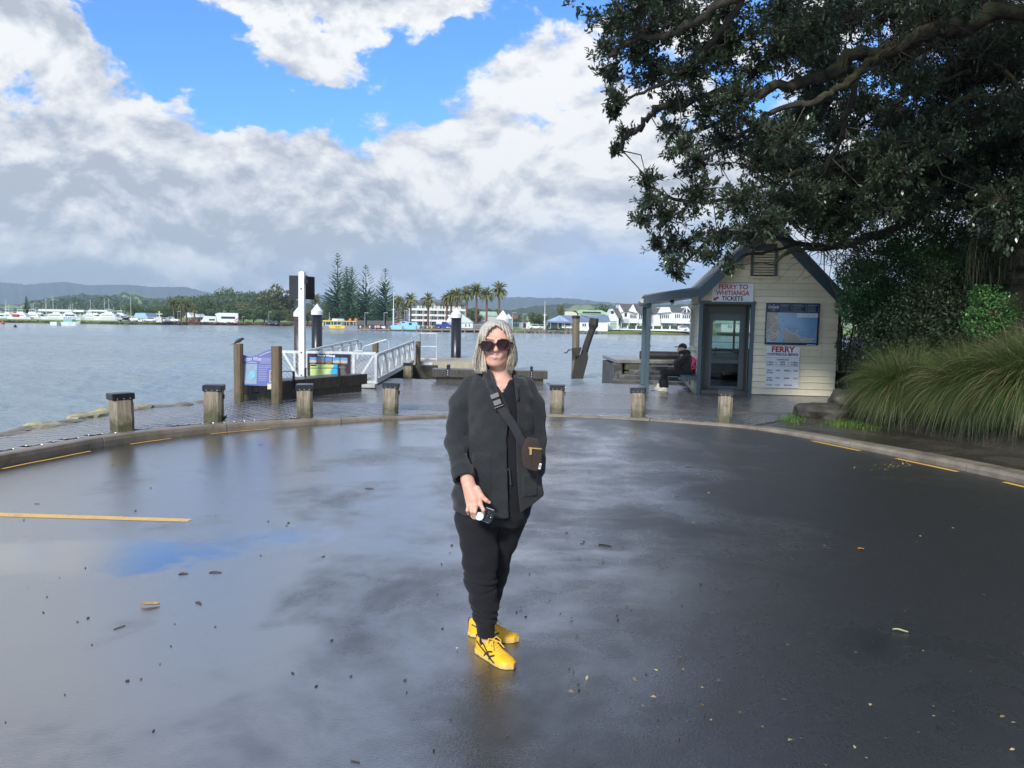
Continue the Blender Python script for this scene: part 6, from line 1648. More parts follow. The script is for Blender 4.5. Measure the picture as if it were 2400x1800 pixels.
# yellow ferry
D=219;q_=lambda px,py:P(px,py,D);g=q_(797,776);g.z=WATER_Z;fe=empty('ferry',g,0,'small yellow and grey passenger ferry at the far wharf','ferry')
yel=M('yellow boat paint',(.75,.52,.02),.4,.06);fgrey=M('grey hull paint',(.22,.23,.25),.4,.15)
def fp(px,py,y=0.0):v_=q_(px,py)-g;return Vector((v_.x,y,v_.z))
b=MB();b.prism([fp(754,763),fp(838,763),fp(838,774),fp(836,778),fp(763,778)],(0,0,0),(0,3.4,0));b.build('hull',fgrey,fe)
b=MB();b.prism([fp(770,762.5,-.05),fp(809,763.3,-.05),fp(807,770,-.05),fp(773,769.5,-.05)],(0,0,0),(0,.06,0));b.build('side_panel',yel,fe)
text('FERRY','lettering',black_print,fe,tuple(fp(793,766.8,-.07)),.55,1.6)
b=MB();b.prism([fp(762,754,.3),fp(800,754,.3),fp(800,764,.3),fp(761,764,.3)],(0,0,0),(0,2.6,0));cb=b.build('cabin',grey_wall,fe)
for(x0,x1)in((763,774),(776,780.5),(782,789),(790.5,798)):b=MB();b.prism([fp(x0,755,.28),fp(x1,755,.28),fp(x1,761,.28),fp(x0,761,.28)],(0,0,0),(0,.04,0));b.build('side_window',dark_glass,cb)
b=MB();b.prism([fp(757,750.5,0),fp(835,752.5,0),fp(835,754,0),fp(757,753,0)],(0,0,0),(0,3.2,0));b.build('roof',yel,fe)
b=MB()
for x in(757,803,811,819,827,834):b.prism([fp(x,753,.1),fp(x+1,753,.1),fp(x+1,765,.1),fp(x,765,.1)],(0,0,0),(0,.15,0))
b.build('roof_post',grey_wall,fe)
b=MB();b.prism([fp(754.5,757,.1),fp(757,757,.1),fp(757,767,.1),fp(754.5,767,.1)],(0,0,0),(0,.4,0));b.build('bow_fender',yel,fe)
for(x0,x1,mt)in((777,790,white_wall),(790.5,804,M('pale blue raft',(.32,.48,.60),.5)),(816,821,M('orange raft',(.75,.16,.03),.5)),(829,835,M('orange raft',(.75,.16,.03),.5))):b=MB();b.prism([fp(x0,746.5,.8),fp(x1,747,.8),fp(x1,751.5,.8),fp(x0,751,.8)],(0,0,0),(0,1.2,0));b.build('roof_locker',mt,fe)
b=MB();b.tube([fp(770,752,1),fp(770,732,1)],.04,4);b.tube([fp(768,752,.5),fp(773,745,.5)],.06,4);b.build('mast',white_wall,fe)
# pale blue launch
D=214;g=q_(948,772);g=P(948,772,D);g.z=-.75;q_=lambda px,py:P(px,py,D);bl_=empty('blue_boat',g,0,'pale blue cabin boat with life rings lying at the far wharf','boat')
b=MB();b.prism([fp(914,763),fp(984,762),fp(982,776),fp(918,776)],(0,0,0),(0,2.6,0));b.build('hull',hull_blue,bl_)
b=MB();b.prism([fp(917,763,.2),fp(925,758.5,.2),fp(936,758,.2),fp(938,753.5,.2),fp(952,753,.2),fp(956,755,.2),fp(977,755.5,.2),fp(978,763,.2)],(0,0,0),(0,2.2,0));cb=b.build('cabin',hull_blue,bl_)
for(x0,y0,x1,y1)in((941,754.5,949,757),(924,759.5,931,761.5),(958,756.5,965,762)):b=MB();b.prism([fp(x0,y0,.17),fp(x1,y0,.17),fp(x1,y1,.17),fp(x0,y1,.17)],(0,0,0),(0,.04,0));b.build('side_window',dark_glass,cb)
b=MB();b.tube([fp(935.5,759.5,.12)+Vector((.32*math.cos(t),0,.38*math.sin(t)))for t in np.linspace(0,6.283,13)],.1,5);b.build('life_ring',M('pink life ring',(.6,.22,.2),.5),bl_)
b=MB();b.box(fp(950,750.5,1),(.55,.5,.9));b.build('flag',M('royal blue flag',(.03,.03,.4),.6),bl_)
# small tender
D=214;g=P(885,772,D);g.z=-.8;td=empty('tender',g,0,'small navy and white boat with an orange top at the far wharf','boat');b=MB();hull_mesh(b,3.2,.7,.7,0);b.build('hull',M('navy hull',(.03,.02,.16),.4),td);b=MB();b.box((.2,0,1.0),(1.2,1.1,.7),taper=.6);b.build('cover',M('orange cover',(.72,.22,.08),.6),td);b=MB();b.box((1.6,.2,.9),(1.0,.9,.5));b.build('seat',hull_white,td)

# ---- the far wharf
D=213;wf=empty('far_wharf',(P(1000,776,D).x,D,-.2),0,'long timber wharf with piles along the far shore','wharf')
o_=wf.location
def wp(px,py,y=0.0):v_=P(px,py,D)-o_;return Vector((v_.x,y,v_.z))
b=MB();b.prism([wp(836,771.5),wp(1192,772.0),wp(1192,774.6),wp(836,774.0)],(0,0,0),(0,6,0));b.build('deck',timber('far wharf timber',(.20,.16,.11),(.34,.28,.2)),wf)
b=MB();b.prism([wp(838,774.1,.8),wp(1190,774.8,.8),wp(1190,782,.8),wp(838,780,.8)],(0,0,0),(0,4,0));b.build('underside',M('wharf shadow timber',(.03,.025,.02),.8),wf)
far_post=timber('far wharf pile',(.17,.12,.08),(.33,.25,.17))
for k,px in enumerate((845,867,880,912,944,976,988,1010,1036,1056,1090,1112,1140)):
    t_=766 if px in(845,867,880)else(764 if px in(912,944,976)else 769)
    b=MB();b.beam(wp(px,781,-.2),wp(px,t_,-.2),.32,.32,up=(0,1,0));po=b.build('pile',far_post,wf)
    if px in(845,867,880):b=MB();b.lathe(wp(px,t_+1.5,-.2),[(.22,0),(.22,.25),(.02,.55)],8);b.build('cap',wcap,po)
for(px,c_)in((1002,yel),(1012,yel)):b=MB();b.lathe(wp(px,767,.2),[(.15,-.3),(.25,0),(.15,.3)],8);b.build('marker',c_,wf)
b=MB()
for px in range(1072,1146,3):b.beam(wp(px,771.8,.5),wp(px,760.5,.5),.05,.05,up=(0,1,0))
b.beam(wp(1070,760.5,.5),wp(1148,761.5,.5),.08,.08);b.beam(wp(1070,766,.5),wp(1148,767,.5),.05,.05);b.build('railing',M('pale railing',(.5,.55,.58),.5),wf)
for k,(px,t_)in enumerate(((1188,771),(1209,768),(1230,769),(1264,771),(1272,772),(1277,772),(1327,771),(1337,770))):
    q2_=P(px,784,shoreD(px)-3);tp_=P(px,t_,shoreD(px)-3);po=empty('shore_post',(q2_.x,q2_.y,WATER_Z),0,{1188:'stubby timber post by the woman\'s head at the wharf end',1209:'stubby post below the thin lamp post right of the marquee',1230:'orange brown stubby post at the start of the rock wall',1264:'left one of three close stubby posts off the rock wall',1272:'middle one of three close stubby posts off the rock wall',1277:'right one of three close stubby posts, below the flagpole',1327:'left one of two stubby posts beside the old square pile',1337:'right one of two stubby posts, touching the old square pile'}[px],'post','stubby timber posts off the far shore');b=MB();b.tube([(0,0,-.6),(0,0,tp_.z-WATER_Z)],.22,7);b.build('shaft',far_post,po)

# ---- poles, lamps, flags, cross
pole_m=M('pale pole',(.36,.36,.35),.5)
def lamp(px,base,top,D,label,arm=True):
    g=P(px,base,D);h=P(px,top,D).z-g.z;r_=empty('street_lamp',g,0,label,'street lamp','lamp posts on the far shore');b=MB();b.tube([(0,0,-.3),(0,0,h)],[.085,.06],6);b.build('pole',pole_m,r_)
    if arm:b=MB();b.box((.5,0,h),(1.1,.3,.15));b.build('lamp_head',pole_m,r_)
for a_ in((417,757,730,272,'lamp post left of the brown palms'),(450,757,731,300,'thin lamp post by the lowest brown palm'),(470,758,734,302,'short lamp post right of the red car'),(524,760,729,304,'lamp post behind the white motorhome'),(630,760,731,305,'bare lamp post behind the russet reeds'),(568,760,742,305,'short post with a white globe behind the reeds'),(855,770,733,222,'lamp post right of the yellow ferry'),(900,770,733,222,'lamp post between the pines and the flagpole'),(1011,772,740,217,'lamp post before the apartment block'),(992,772,736,217,'taller lamp post before the apartments'),(1201,773,733,228,'thin lamp post right of the marquee'),(1225,773,736,228,'thin lamp post before the dark roofed house'),(948,772,728,225,'thin lamp post among the short palms')):lamp(*a_)
def flagpole(px,base,top,D,label,top_white=False):
    g=P(px,base,D);h=P(px,top,D).z-g.z;r_=empty('flagpole',g,0,label,'flagpole');b=MB();b.tube([(0,0,-.3),(0,0,h*.55)],[.22,.18],8);b.tube([(0,0,h*.5),(0,0,h)],[.12,.05],6);b.build('pole',white_wall,r_);b=MB();b.beam((-.55,0,h*.52),(.55,0,h*.52),.12,.12);b.build('yard',white_wall,r_)
flagpole(922,772,683,222,'tall white flagpole right of the slimmest pine');flagpole(1276,774,705,236,'white flagpole before the rounded trees and pale blue gable')
g=P(374,755,258);r_=empty('memorial_cross',g,0,'pale stone memorial cross on a plinth','monument');b=MB();b.box((0,0,.9),(1.9,1.2,1.8),taper=.92);b.build('plinth',cream_wall,r_);hC=P(374,729,258).z-g.z;b=MB();b.box((0,0,hC/2+.6),(.35,.35,hC-1.2));b.box((0,0,hC-1.0),(2.0,.33,.33));b.build('cross',cream_wall,r_)
g=P(553,758,303);r_=empty('banner_flag',g,0,'orange feather banner beside the motorhome','flag');b=MB();b.tube([(-.3,0,0),(-.1,0,1.2),(.9,0,2.3)],.04,4);b.build('pole',pole_m,r_);b=MB();b.prism([(-.6,0,1.2),(.7,0,2.2),(.9,0,1.8),(-.4,0,.8)],(0,0,0),(0,.03,0));b.build('cloth',M('orange cloth',(.75,.17,.03),.7),r_)

# ---- the air
m=bpy.data.materials.new('haze');m.use_nodes=True;nt_=m.node_tree;nt_.nodes.clear();pv=nt_.nodes.new('ShaderNodeVolumePrincipled');mo_=nt_.nodes.new('ShaderNodeOutputMaterial');nt_.links.new(pv.outputs[0],mo_.inputs['Volume'])
pv.inputs['Color'].default_value=(.65,.84,1.0,1);pv.inputs['Density'].default_value=.00019;pv.inputs['Anisotropy'].default_value=.1
b=MB();b.box((0,2880,164),(16000,5960,336));hz=b.build('haze',m,kind='stuff');hz.display_type='WIRE'
# ================================================================== VEGETATION CLOSE BY
def leaves_mesh(name,pos,ori,up,length,width,tone,fold=.25):
    """folded leaves: two triangles each; ori = direction the leaf points in"""
    n=len(pos);ori=ori/(np.linalg.norm(ori,axis=1)[:,None]+1e-9)
    s=np.cross(ori,up);s/=np.linalg.norm(s,axis=1)[:,None]+1e-9;nn=np.cross(s,ori)
    L=length[:,None];W=width[:,None]
    mid=pos+ori*L*.5
    V=np.stack([pos,mid+s*W-nn*W*fold,pos+ori*L-nn*L*.08,mid-s*W-nn*W*fold],1).reshape(-1,3).astype(np.float32)
    i=np.arange(n)*4;F_=np.stack([np.stack([i,i+1,i+2],1),np.stack([i,i+2,i+3],1)],1).reshape(-1,3)
    me=np_mesh(name,V,F_);vcol(me,'tone',np.repeat(tone,4));return me
def leaf_mat(name,dark,light,under,rough=.35,trans=.2,yellow=None):
    m,N,b=base_mat(name,rough,spec=.5);tn,_=N.attr('tone');g2=N.new('ShaderNodeNewGeometry')
    c=N.mix(tn.smooth(.0,.95),dark,light)
    if yellow:c=N.mix(tn.gt(.985),c,yellow)
    c=N.mix(S(m.node_tree,g2.outputs['Backfacing'])*.55,c,under);N.link(c,b.inputs['Base Color'])
    tr=N.new('ShaderNodeBsdfTranslucent');N.link(N.mix(.5,c,light),tr.inputs[0]);mx=N.new('ShaderNodeMixShader');mx.inputs[0].default_value=trans
    N.link(b.outputs[0],mx.inputs[1]);N.link(tr.outputs[0],mx.inputs[2]);N.link(mx.outputs[0],m.node_tree.nodes['Material Output'].inputs[0]);return m
poh_leaf=leaf_mat('pohutukawa leaf',(.028,.050,.027),(.075,.118,.056),(.11,.12,.085),.3,.18,(.30,.26,.06))
def bark_mat():
    m,N,b=base_mat('mossy bark',.9);tc=N.new('ShaderNodeTexCoord');vec=S(m.node_tree,tc.outputs['Object'])
    a=N.noise(vec,9,6,.7);ms=N.noise(vec,1.7,5,.65,.4);g2=N.new('ShaderNodeNewGeometry');_,_,nz_=N.sep(S(m.node_tree,g2.outputs['Normal']))
    c=N.mix(a.smooth(.3,.7),(.020,.016,.012),(.070,.056,.042));c=N.mix((ms+nz_*.16).smooth(.48,.66)*.8,c,N.mix(a,(.045,.050,.014),(.11,.115,.035)))
    N.link(c,b.inputs['Base Color']);N.link(N.bump(a,.9,.03),b.inputs['Normal']);return m
mossy=bark_mat();twig_m=M('dry twig',(.10,.075,.055),.9,.4,4,col2=(.05,.038,.03))

# ---- the great overhanging tree
def v3(px,py,D):return np.array(P(px,py,D))
limbs=[
    ([(2700,330,13.5),(2394,43,12.5),(2252,62,12.3),(2157,81,12.2),(2086,123,12.2),(2014,121,12.3),(1962,166,12.4),(1910,185,12.6),(1848,199,12.7),(1787,211,12.8),(1700,216,12.9),(1610,242,13),(1540,259,13),(1511,283,13),(1480,310,13),(1450,350,13)],.17),
    ([(2157,81,12.2),(2110,112,12.0),(2052,138,12),(2005,176,11.9),(1962,209,12),(1910,237,12),(1853,247,12.2),(1805,266,12.4),(1777,285,12.5),(1720,330,12.8),(1660,372,13)],.085),
    ([(2700,400,14),(2420,250,13.8),(2300,232,13.6),(2242,239,13.5),(2190,290,13.4),(2130,330,13.4),(2050,345,13.5),(1960,380,13.6),(1880,400,13.7),(1780,440,13.8),(1690,470,13.9),(1600,470,14)],.10),
    ([(2700,520,14.5),(2360,380,15),(2242,399,15.2),(2219,456,15.2),(2166,498,15.1),(2090,535,15),(2014,565,14.9),(1967,577,14.8),(1872,570,14.7),(1780,548,14.5),(1690,540,14.4),(1610,560,14.3),(1560,585,14.3)],.11),
    ([(2005,176,11.9),(1990,260,12.4),(1960,350,13),(1915,437,13.5),(1905,480,13.8)],.055),([(1990,576,14.8),(1900,583,14.2),(1850,590,13.9),(1822,612,13.7),(1812,622,13.7)],.05),
    ([(2700,300,12),(2450,-60,11),(2200,-120,10.5),(1950,-90,10.5),(1750,-20,11),(1640,40,11.5),(1560,80,12),(1470,90,12.3),(1430,140,12.5)],.14),
    ([(1750,-20,11),(1700,60,11.5),(1640,130,12),(1580,180,12.3),(1520,210,12.5),(1460,235,12.6)],.05),([(1787,211,12.8),(1700,280,13),(1620,310,13.2),(1575,320,13.3),(1560,350,13.3)],.04),
    ([(1872,570,14.7),(1800,590,14.4),(1740,600,14.2),(1715,630,14.1)],.03),([(1690,540,14.4),(1630,590,14.3),(1596,630,14.3),(1585,655,14.3)],.03),([(1600,470,14),(1560,460,14),(1525,440,14),(1510,470,14.0)],.03),
    ([(2450,-60,11),(2300,-400,9),(2100,-700,8),(1800,-800,8),(1600,-600,9)],.12),([(2700,100,11),(2600,-300,9.5),(2500,-900,8),(2300,-1500,6.5)],.13),
    ([(2420,250,13.8),(2330,150,14),(2240,180,14.2),(2150,210,14.4),(2080,260,14.6),(2000,300,14.8)],.05),([(2360,380,15),(2300,330,15),(2180,400,15),(2100,430,15),(2010,440,14.8),(1930,500,14.6)],.045),
]
trunk_base=np.array([9.6,14.2,.8])
tree=empty('pohutukawa',tuple(trunk_base),0,'huge dark pohutukawa overhanging the hut from the right with mossy limbs','tree')
b=MB();tb=Vector(trunk_base)
root_pts=[np.array([9.6,14.2,-.3]),np.array([9.5,14.1,1.5]),np.array([9.7,13.8,3.2]),v3(2700,330,13.5)]
b.tube([Vector(p)-tb for p in root_pts],[.75,.55,.48,.36],12)
for q_ in((2700,400,14),(2700,520,14.5),(2700,300,12),(2700,100,11)):b.tube([Vector(root_pts[2])-tb,Vector(v3(*q_))-tb],[.34,.22],9)
b.build('trunk',mossy,tree,True)
rg=np.random.default_rng(4)
limb_pts=[]
def smooth_path(pts,n=6):
    out=[]
    for i in range(len(pts)-1):
        p0,p1,p2,p3=pts[max(i-1,0)],pts[i],pts[i+1],pts[min(i+2,len(pts)-1)]
        for k in range(n):t=k/n;out.append(.5*((2*p1)+(p2-p0)*t+(2*p0-5*p1+4*p2-p3)*t*t+(3*p1-p0-3*p2+p3)*t**3))
    out.append(pts[-1]);return out
for pts,r0 in limbs:
    w_=[v3(*p)for p in pts];sp_=smooth_path(w_,5);n=len(sp_);kn=rg.normal(0,1,(n,3))*r0*.22
    sp_=[p+k_ for p,k_ in zip(sp_,kn)];rad=[r0*.78*(1-.85*i/n)*(1+.15*math.sin(i*1.9))+.012 for i in range(n)]
    b=MB();b.tube([Vector(p)-tb for p in sp_],rad,8);b.build('limb',mossy,tree,True);limb_pts+=[(p,r_)for p,r_ in zip(sp_,rad)]
LP=np.array([p for p,_ in limb_pts])
# clumps of foliage: (px, py, radius px, depth)
cl_=[(1440,50,62),(1415,115,42),(1432,175,46),(1450,228,36),(1440,262,18),(1515,70,78),(1535,170,66),(1600,50,88),(1615,165,84),(1465,312,32),(1442,352,20),(1562,302,38),(1600,345,48),(1720,90,105),(1720,230,80),(1700,330,85),(1640,385,52),
       (1516,420,38),(1528,470,46),(1503,515,30),(1562,505,58),(1632,452,76),(1540,572,34),(1600,575,55),(1588,642,26),(1575,615,30),(1682,555,62),(1712,622,30),(1660,600,34),(1735,470,80),(1780,380,85),(1760,545,50),(1800,520,60),(1850,320,70),(1838,110,80),(1900,60,85),(1990,40,80),(2080,30,80),(2180,30,80),(2290,20,80),(2380,60,70),
       (1880,450,80),(1950,420,80),(1860,385,70),(2030,240,62),(2010,420,80),(2090,400,85),(2170,330,85),(2100,300,70),(2240,310,80),(2310,360,85),(2380,300,85),(2250,200,75),(2350,170,90),(2150,190,58),(2060,480,70),(1990,520,60),(1930,530,55),(2140,460,70),(2260,450,75),(2350,470,85),(1900,290,48),(1960,310,55),(2400,420,80),(1830,470,60),(1790,300,60),(1660,260,60),(1770,170,60),(1660,130,70),(1580,240,50),(1500,120,70),(2320,260,80),(2200,250,60),(2040,345,60),(2120,130,46),(2290,120,70),(1830,30,70),(1700,10,90),(1560,0,80),(1490,10,70),(1915,130,40)]
out_=[]
for k in range(80):out_.append((rg.uniform(1380,2900),rg.uniform(-1500,-40),rg.uniform(90,170)))
for k in range(46):out_.append((rg.uniform(2400,3300),rg.uniform(-100,560),rg.uniform(90,160)))
Pp,Oo,Ll,Ww,Tt=[],[],[],[],[];tw=MB();ntw=0;TW_V,TW_F=[],[]
def add_tube3(p,q_,r0,r1):
    """three-sided twig, straight into arrays"""
    d=q_-p;L=np.linalg.norm(d)
    if L<1e-5:return
    d=d/L;x=np.cross(d,[0,0,1.0]);nx=np.linalg.norm(x);x=x/nx if nx>1e-3 else np.array([1.,0,0]);y=np.cross(d,x);o=len(TW_V)
    for(c_,r_)in((p,r0),(q_,r1)):
        for k in range(3):a=k*2.0944;TW_V.append(c_+(x*math.cos(a)+y*math.sin(a))*r_)
    for k in range(3):j=(k+1)%3;TW_F.append([o+k,o+j,o+3+j,o+3+k])
def clump(px,py,rpx,D,inview):
    c_=v3(px,py,D);r_=rpx/F_PX*D
    d2=((LP-c_)**2).sum(1);order_=np.argsort(d2)[:6];j=order_[rg.integers(0,min(3,len(order_)))];base_=LP[j]
    mid=base_*.5+c_*.5+rg.normal(0,.12,3);
    if inview:add_tube3(base_,mid,.013,.010);add_tube3(mid,c_,.010,.007)
    nro=int((62 if inview else(30 if py>-260 else 16))*max(.4,(r_/.5))**1.7)+5
    for k in range(nro):
        d=rg.normal(0,1,3);d/=np.linalg.norm(d);d[2]=d[2]*.8-.05;rad=r_*rg.uniform(.25,1.08);p=c_+d*rad*np.array([1,1.25,.85])
        q_=c_+d*rad*.45+rg.normal(0,.03,3)
        if inview:add_tube3(c_+rg.normal(0,.05,3),q_,.009,.006);add_tube3(q_,p,.006,.003)
        nl=int(rg.integers(14,24))if inview or py>-260 else int(rg.integers(10,15));o_=rg.normal(0,.6,(nl,3))+d*.75+np.array([0,0,.15]);tone_=rg.uniform(0,.7)
        Pp.append(np.repeat(p[None],nl,0)+rg.normal(0,.028,(nl,3))-d*rg.uniform(0,.10,(nl,1)));Oo.append(o_);sc_=1.0 if inview else(1.15 if py>-260 else 1.9)
        Ll.append(rg.uniform(.06,.115,nl)*sc_);Ww.append(rg.uniform(.014,.023,nl)*sc_);Tt.append(np.clip(tone_*.7+rg.uniform(0,.35,nl),0,.98)+(rg.random(nl)<.004)*.1)
for(px,py,r_)in cl_:
    low_left=px<1780
    D=rg.uniform(12.2,14.2)if py>380 and low_left else(rg.uniform(11.6,13.4)if low_left else rg.uniform(11.5,15.5))
    clump(px,py,r_,D,True)
    if px>1780:clump(px+rg.uniform(-40,40),py+rg.uniform(-40,40),r_*.9,rg.uniform(13,16.5),True)
for k in range(46):clump(rg.uniform(1800,2420),rg.uniform(-10,500),rg.uniform(58,82),rg.uniform(14.5,17),True)
for(px,py,r_)in out_:clump(px,py,r_,rg.uniform(9.5,14)if py>-500 else rg.uniform(7.5,11),False)
Pp=np.concatenate(Pp);Oo=np.concatenate(Oo);Ll=np.concatenate(Ll);Ww=np.concatenate(Ww);Tt=np.concatenate(Tt)
upv=rg.normal(0,.35,Pp.shape)+np.array([0,0,1.0])
me=leaves_mesh('crown',Pp-trunk_base,Oo,upv,Ll,Ww,Tt);obj('crown',me,poh_leaf,tree,kind='stuff');print('leaves',len(Pp))
# dead inner twigs
for k in range(1700):
    j=rg.integers(0,len(LP));p=LP[j]
    if p[0]<5.4 or p[1]>18 or np.hypot(p[0]-9.6,p[1]-14)<2.0:continue
    d=rg.normal(0,1,3);d[2]*=.7;d/=np.linalg.norm(d);r0=rg.uniform(.006,.016)
    for s_ in range(rg.integers(3,6)):
        q_=p+d*rg.uniform(.14,.34);add_tube3(p,q_,r0,r0*.75);d=d+rg.normal(0,.45,3)+np.array([0,0,-.06]);d/=np.linalg.norm(d);p=q_;r0*=.75
me=np_mesh('twigs',np.array(TW_V)-trunk_base,np.array(TW_F));obj('twigs',me,twig_m,tree,kind='stuff');print('twigs',len(TW_F))

# ---- shrubs
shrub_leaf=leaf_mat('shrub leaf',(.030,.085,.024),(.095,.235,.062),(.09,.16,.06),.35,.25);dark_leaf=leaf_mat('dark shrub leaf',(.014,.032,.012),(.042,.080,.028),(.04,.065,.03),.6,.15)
def shrub(name,label,blobs,nper,ln,wd_,mat,seed,stem=True,group='shrubs on the bank behind the hut',drop=True):
    rg2=np.random.default_rng(seed);base_=v3(*blobs[0][:2],blobs[0][3]);gz=float(bank_h(base_[0],base_[1]));bs=np.array([base_[0],base_[1],gz]);root=empty(name,tuple(bs),0,label,'shrub',group)
    pp,oo=[],[];b=MB()
    for(px,py,rpx,D)in blobs:
        c_=v3(px,py,D);r_=rpx/F_PX*D;n=int(nper*(r_/.6)**2)
        d=rg2.normal(0,1,(n,3));d/=np.linalg.norm(d,axis=1)[:,None];rad=r_*rg2.uniform(.3,1.06,n)**.45;lump=1+.16*np.sin(d[:,0]*5+c_[0]*3)*np.sin(d[:,2]*5+c_[2]*2)
        pp.append(c_+d*(rad*lump)[:,None]*np.array([1,.9,.9]));oo.append(d*.8+rg2.normal(0,.75,(n,3))+np.array([0,0,.1 if not drop else-.15]))
        if stem:
            m_=bs*.4+c_*.6+rg2.normal(0,.1,3);b.tube([Vector((0,0,-.2)),Vector(m_-bs),Vector(c_-bs)],[.03,.018,.008],5)
            for k in range(8):e=rg2.normal(0,1,3);e/=np.linalg.norm(e);b.tube([Vector(c_-bs),Vector(c_+e*r_*.9-bs)],[.012,.004],3,False)
    pp=np.concatenate(pp);oo=np.concatenate(oo);n=len(pp)
    if stem:b.build('stems',twig_m,root)
    me=leaves_mesh('foliage',pp-bs,oo,rg2.normal(0,.4,(n,3))+np.array([0,0,1.]),rg2.uniform(.7,1.3,n)*ln,rg2.uniform(.7,1.3,n)*wd_,np.clip(rg2.uniform(0,1,n)*.7+.3*rg2.random(),0,.98));obj('foliage',me,mat,root,kind='stuff');return root
shrub('shrub','bright green leafy shrub right of the hut roof',[(2110,640,90,15.2),(2060,590,62,15.2),(2150,570,72,15.4),(2030,670,62,15.0),(2190,640,72,15.4),(2005,720,45,15.2),(2090,730,80,15.3),(2215,560,56,15.6),(2000,640,40,15.6)],5200,.056,.015,shrub_leaf,1)
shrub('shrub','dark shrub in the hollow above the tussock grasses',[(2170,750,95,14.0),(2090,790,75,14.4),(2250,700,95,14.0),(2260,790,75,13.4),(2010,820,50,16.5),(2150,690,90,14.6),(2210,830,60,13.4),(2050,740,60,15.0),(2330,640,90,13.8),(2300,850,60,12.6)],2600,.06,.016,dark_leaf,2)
shrub('shrub','small bright bush at the right edge above the grasses',[(2330,735,55,12.6),(2290,760,36,12.4),(2380,770,50,12.4),(2310,700,36,12.8),(2395,820,36,11.6)],3600,.05,.017,shrub_leaf,3)
shrub('shrub','shrub with gaps of bright water close behind the hut corner',[(1975,790,34,20.5),(1965,850,30,20.2),(1990,880,32,19.8),(1985,830,36,20.8),(2010,900,26,19.2),(1968,740,30,21)],1100,.055,.016,shrub_leaf,4)
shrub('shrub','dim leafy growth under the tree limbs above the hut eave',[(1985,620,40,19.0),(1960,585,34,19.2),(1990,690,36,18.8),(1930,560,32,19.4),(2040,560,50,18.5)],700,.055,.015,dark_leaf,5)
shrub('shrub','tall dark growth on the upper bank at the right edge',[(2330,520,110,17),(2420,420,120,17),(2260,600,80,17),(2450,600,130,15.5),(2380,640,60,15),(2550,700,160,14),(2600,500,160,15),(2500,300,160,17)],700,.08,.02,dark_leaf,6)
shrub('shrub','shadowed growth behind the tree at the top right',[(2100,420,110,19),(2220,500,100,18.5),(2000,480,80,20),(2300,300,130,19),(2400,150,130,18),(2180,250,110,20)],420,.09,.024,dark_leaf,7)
# a hanging curtain of grass on the bank
def blades(name,base_pts,dirs,length,droop,width,tone,nseg=5,flat=None):
    """many curved grass blades in one mesh"""
    n=len(base_pts);V=np.zeros((n,nseg+1,2,3),np.float32);p=base_pts.copy();d=dirs/np.linalg.norm(dirs,axis=1)[:,None]
    side=np.cross(d,np.array([0,0,1.0]))+1e-6;side+=RNG.normal(0,.5,side.shape)*.3;side/=np.linalg.norm(side,axis=1)[:,None]
    for s_ in range(nseg+1):
        w_=(width*(1-(s_/nseg)**1.6))[:,None]+.0004
        V[:,s_,0]=p-side*w_;V[:,s_,1]=p+side*w_
        p=p+d*(length/nseg)[:,None];d=d+np.stack([np.zeros(n),np.zeros(n),-droop],1);d/=np.linalg.norm(d,axis=1)[:,None]
    idx=np.arange(n*(nseg+1)*2).reshape(n,nseg+1,2)
    F_=np.stack([idx[:,:-1,0],idx[:,:-1,1],idx[:,1:,1],idx[:,1:,0]],-1).reshape(-1,4)
    me=np_mesh(name,V.reshape(-1,3),F_);vcol(me,'tone',np.repeat(tone,(nseg+1)*2));return me
tuss=leaf_mat('tussock blade',(.030,.060,.014),(.115,.155,.044),(.09,.12,.035),.5,.22,(.30,.235,.11));tuss_o=leaf_mat('tussock blade olive',(.030,.045,.008),(.13,.13,.035),(.10,.10,.03),.45,.25)
def tussock(label,px,py,D,hgt,rad,n,seed,name='tussock_grass'):
    rg2=np.random.default_rng(seed);g=v3(px,py,D);gz=float(bank_h(g[0],g[1]));g[2]=max(gz,.03);root=empty(name,tuple(g),0,label,'grass','drooping tussock grasses by the footpath')
    a=rg2.uniform(0,6.283,n);r_=rad*.30*np.sqrt(rg2.random(n));base_=np.stack([np.cos(a)*r_,np.sin(a)*r_,np.zeros(n)],1)
    lean=rg2.uniform(.02,.72,n);d=np.stack([np.cos(a)*lean+rg2.normal(0,.20,n),np.sin(a)*lean+rg2.normal(0,.20,n),np.full(n,1.0)],1)
    L=hgt*rg2.uniform(.5,1.0,n)*(1+.2*lean);tone=np.clip(.15+.5*rg2.random(n)+.35*np.sin(a*4+seed)*rg2.random(n),0,.95);tone[rg2.random(n)<.13]=.995
    me=blades('blades',base_,d,L,0.13+.34*lean+rg2.uniform(0,.12,n),rg2.uniform(.0022,.0042,n),tone,8);obj('blades',me,tuss,root,kind='stuff');return root
tussock('broad drooping tussock next to the rock and the hut',2122,985,12.5,1.15,.95,11000,1);tussock('tussock spilling over the footpath at the right edge',2285,1020,11.2,1.15,1.0,12000,2);tussock('tussock at the far right, cut by the picture edge',2420,1050,10.4,1.3,1.05,11000,3)
tussock('tussock beyond the right edge',2560,1090,9.8,1.2,1.2,4000,5)
rg2=np.random.default_rng(9);n=420;pts=np.array([v3(px,py,D)for px,py,D in zip(rg2.uniform(2270,2400,n),rg2.uniform(540,640,n),rg2.uniform(13.0,14.2,n))])
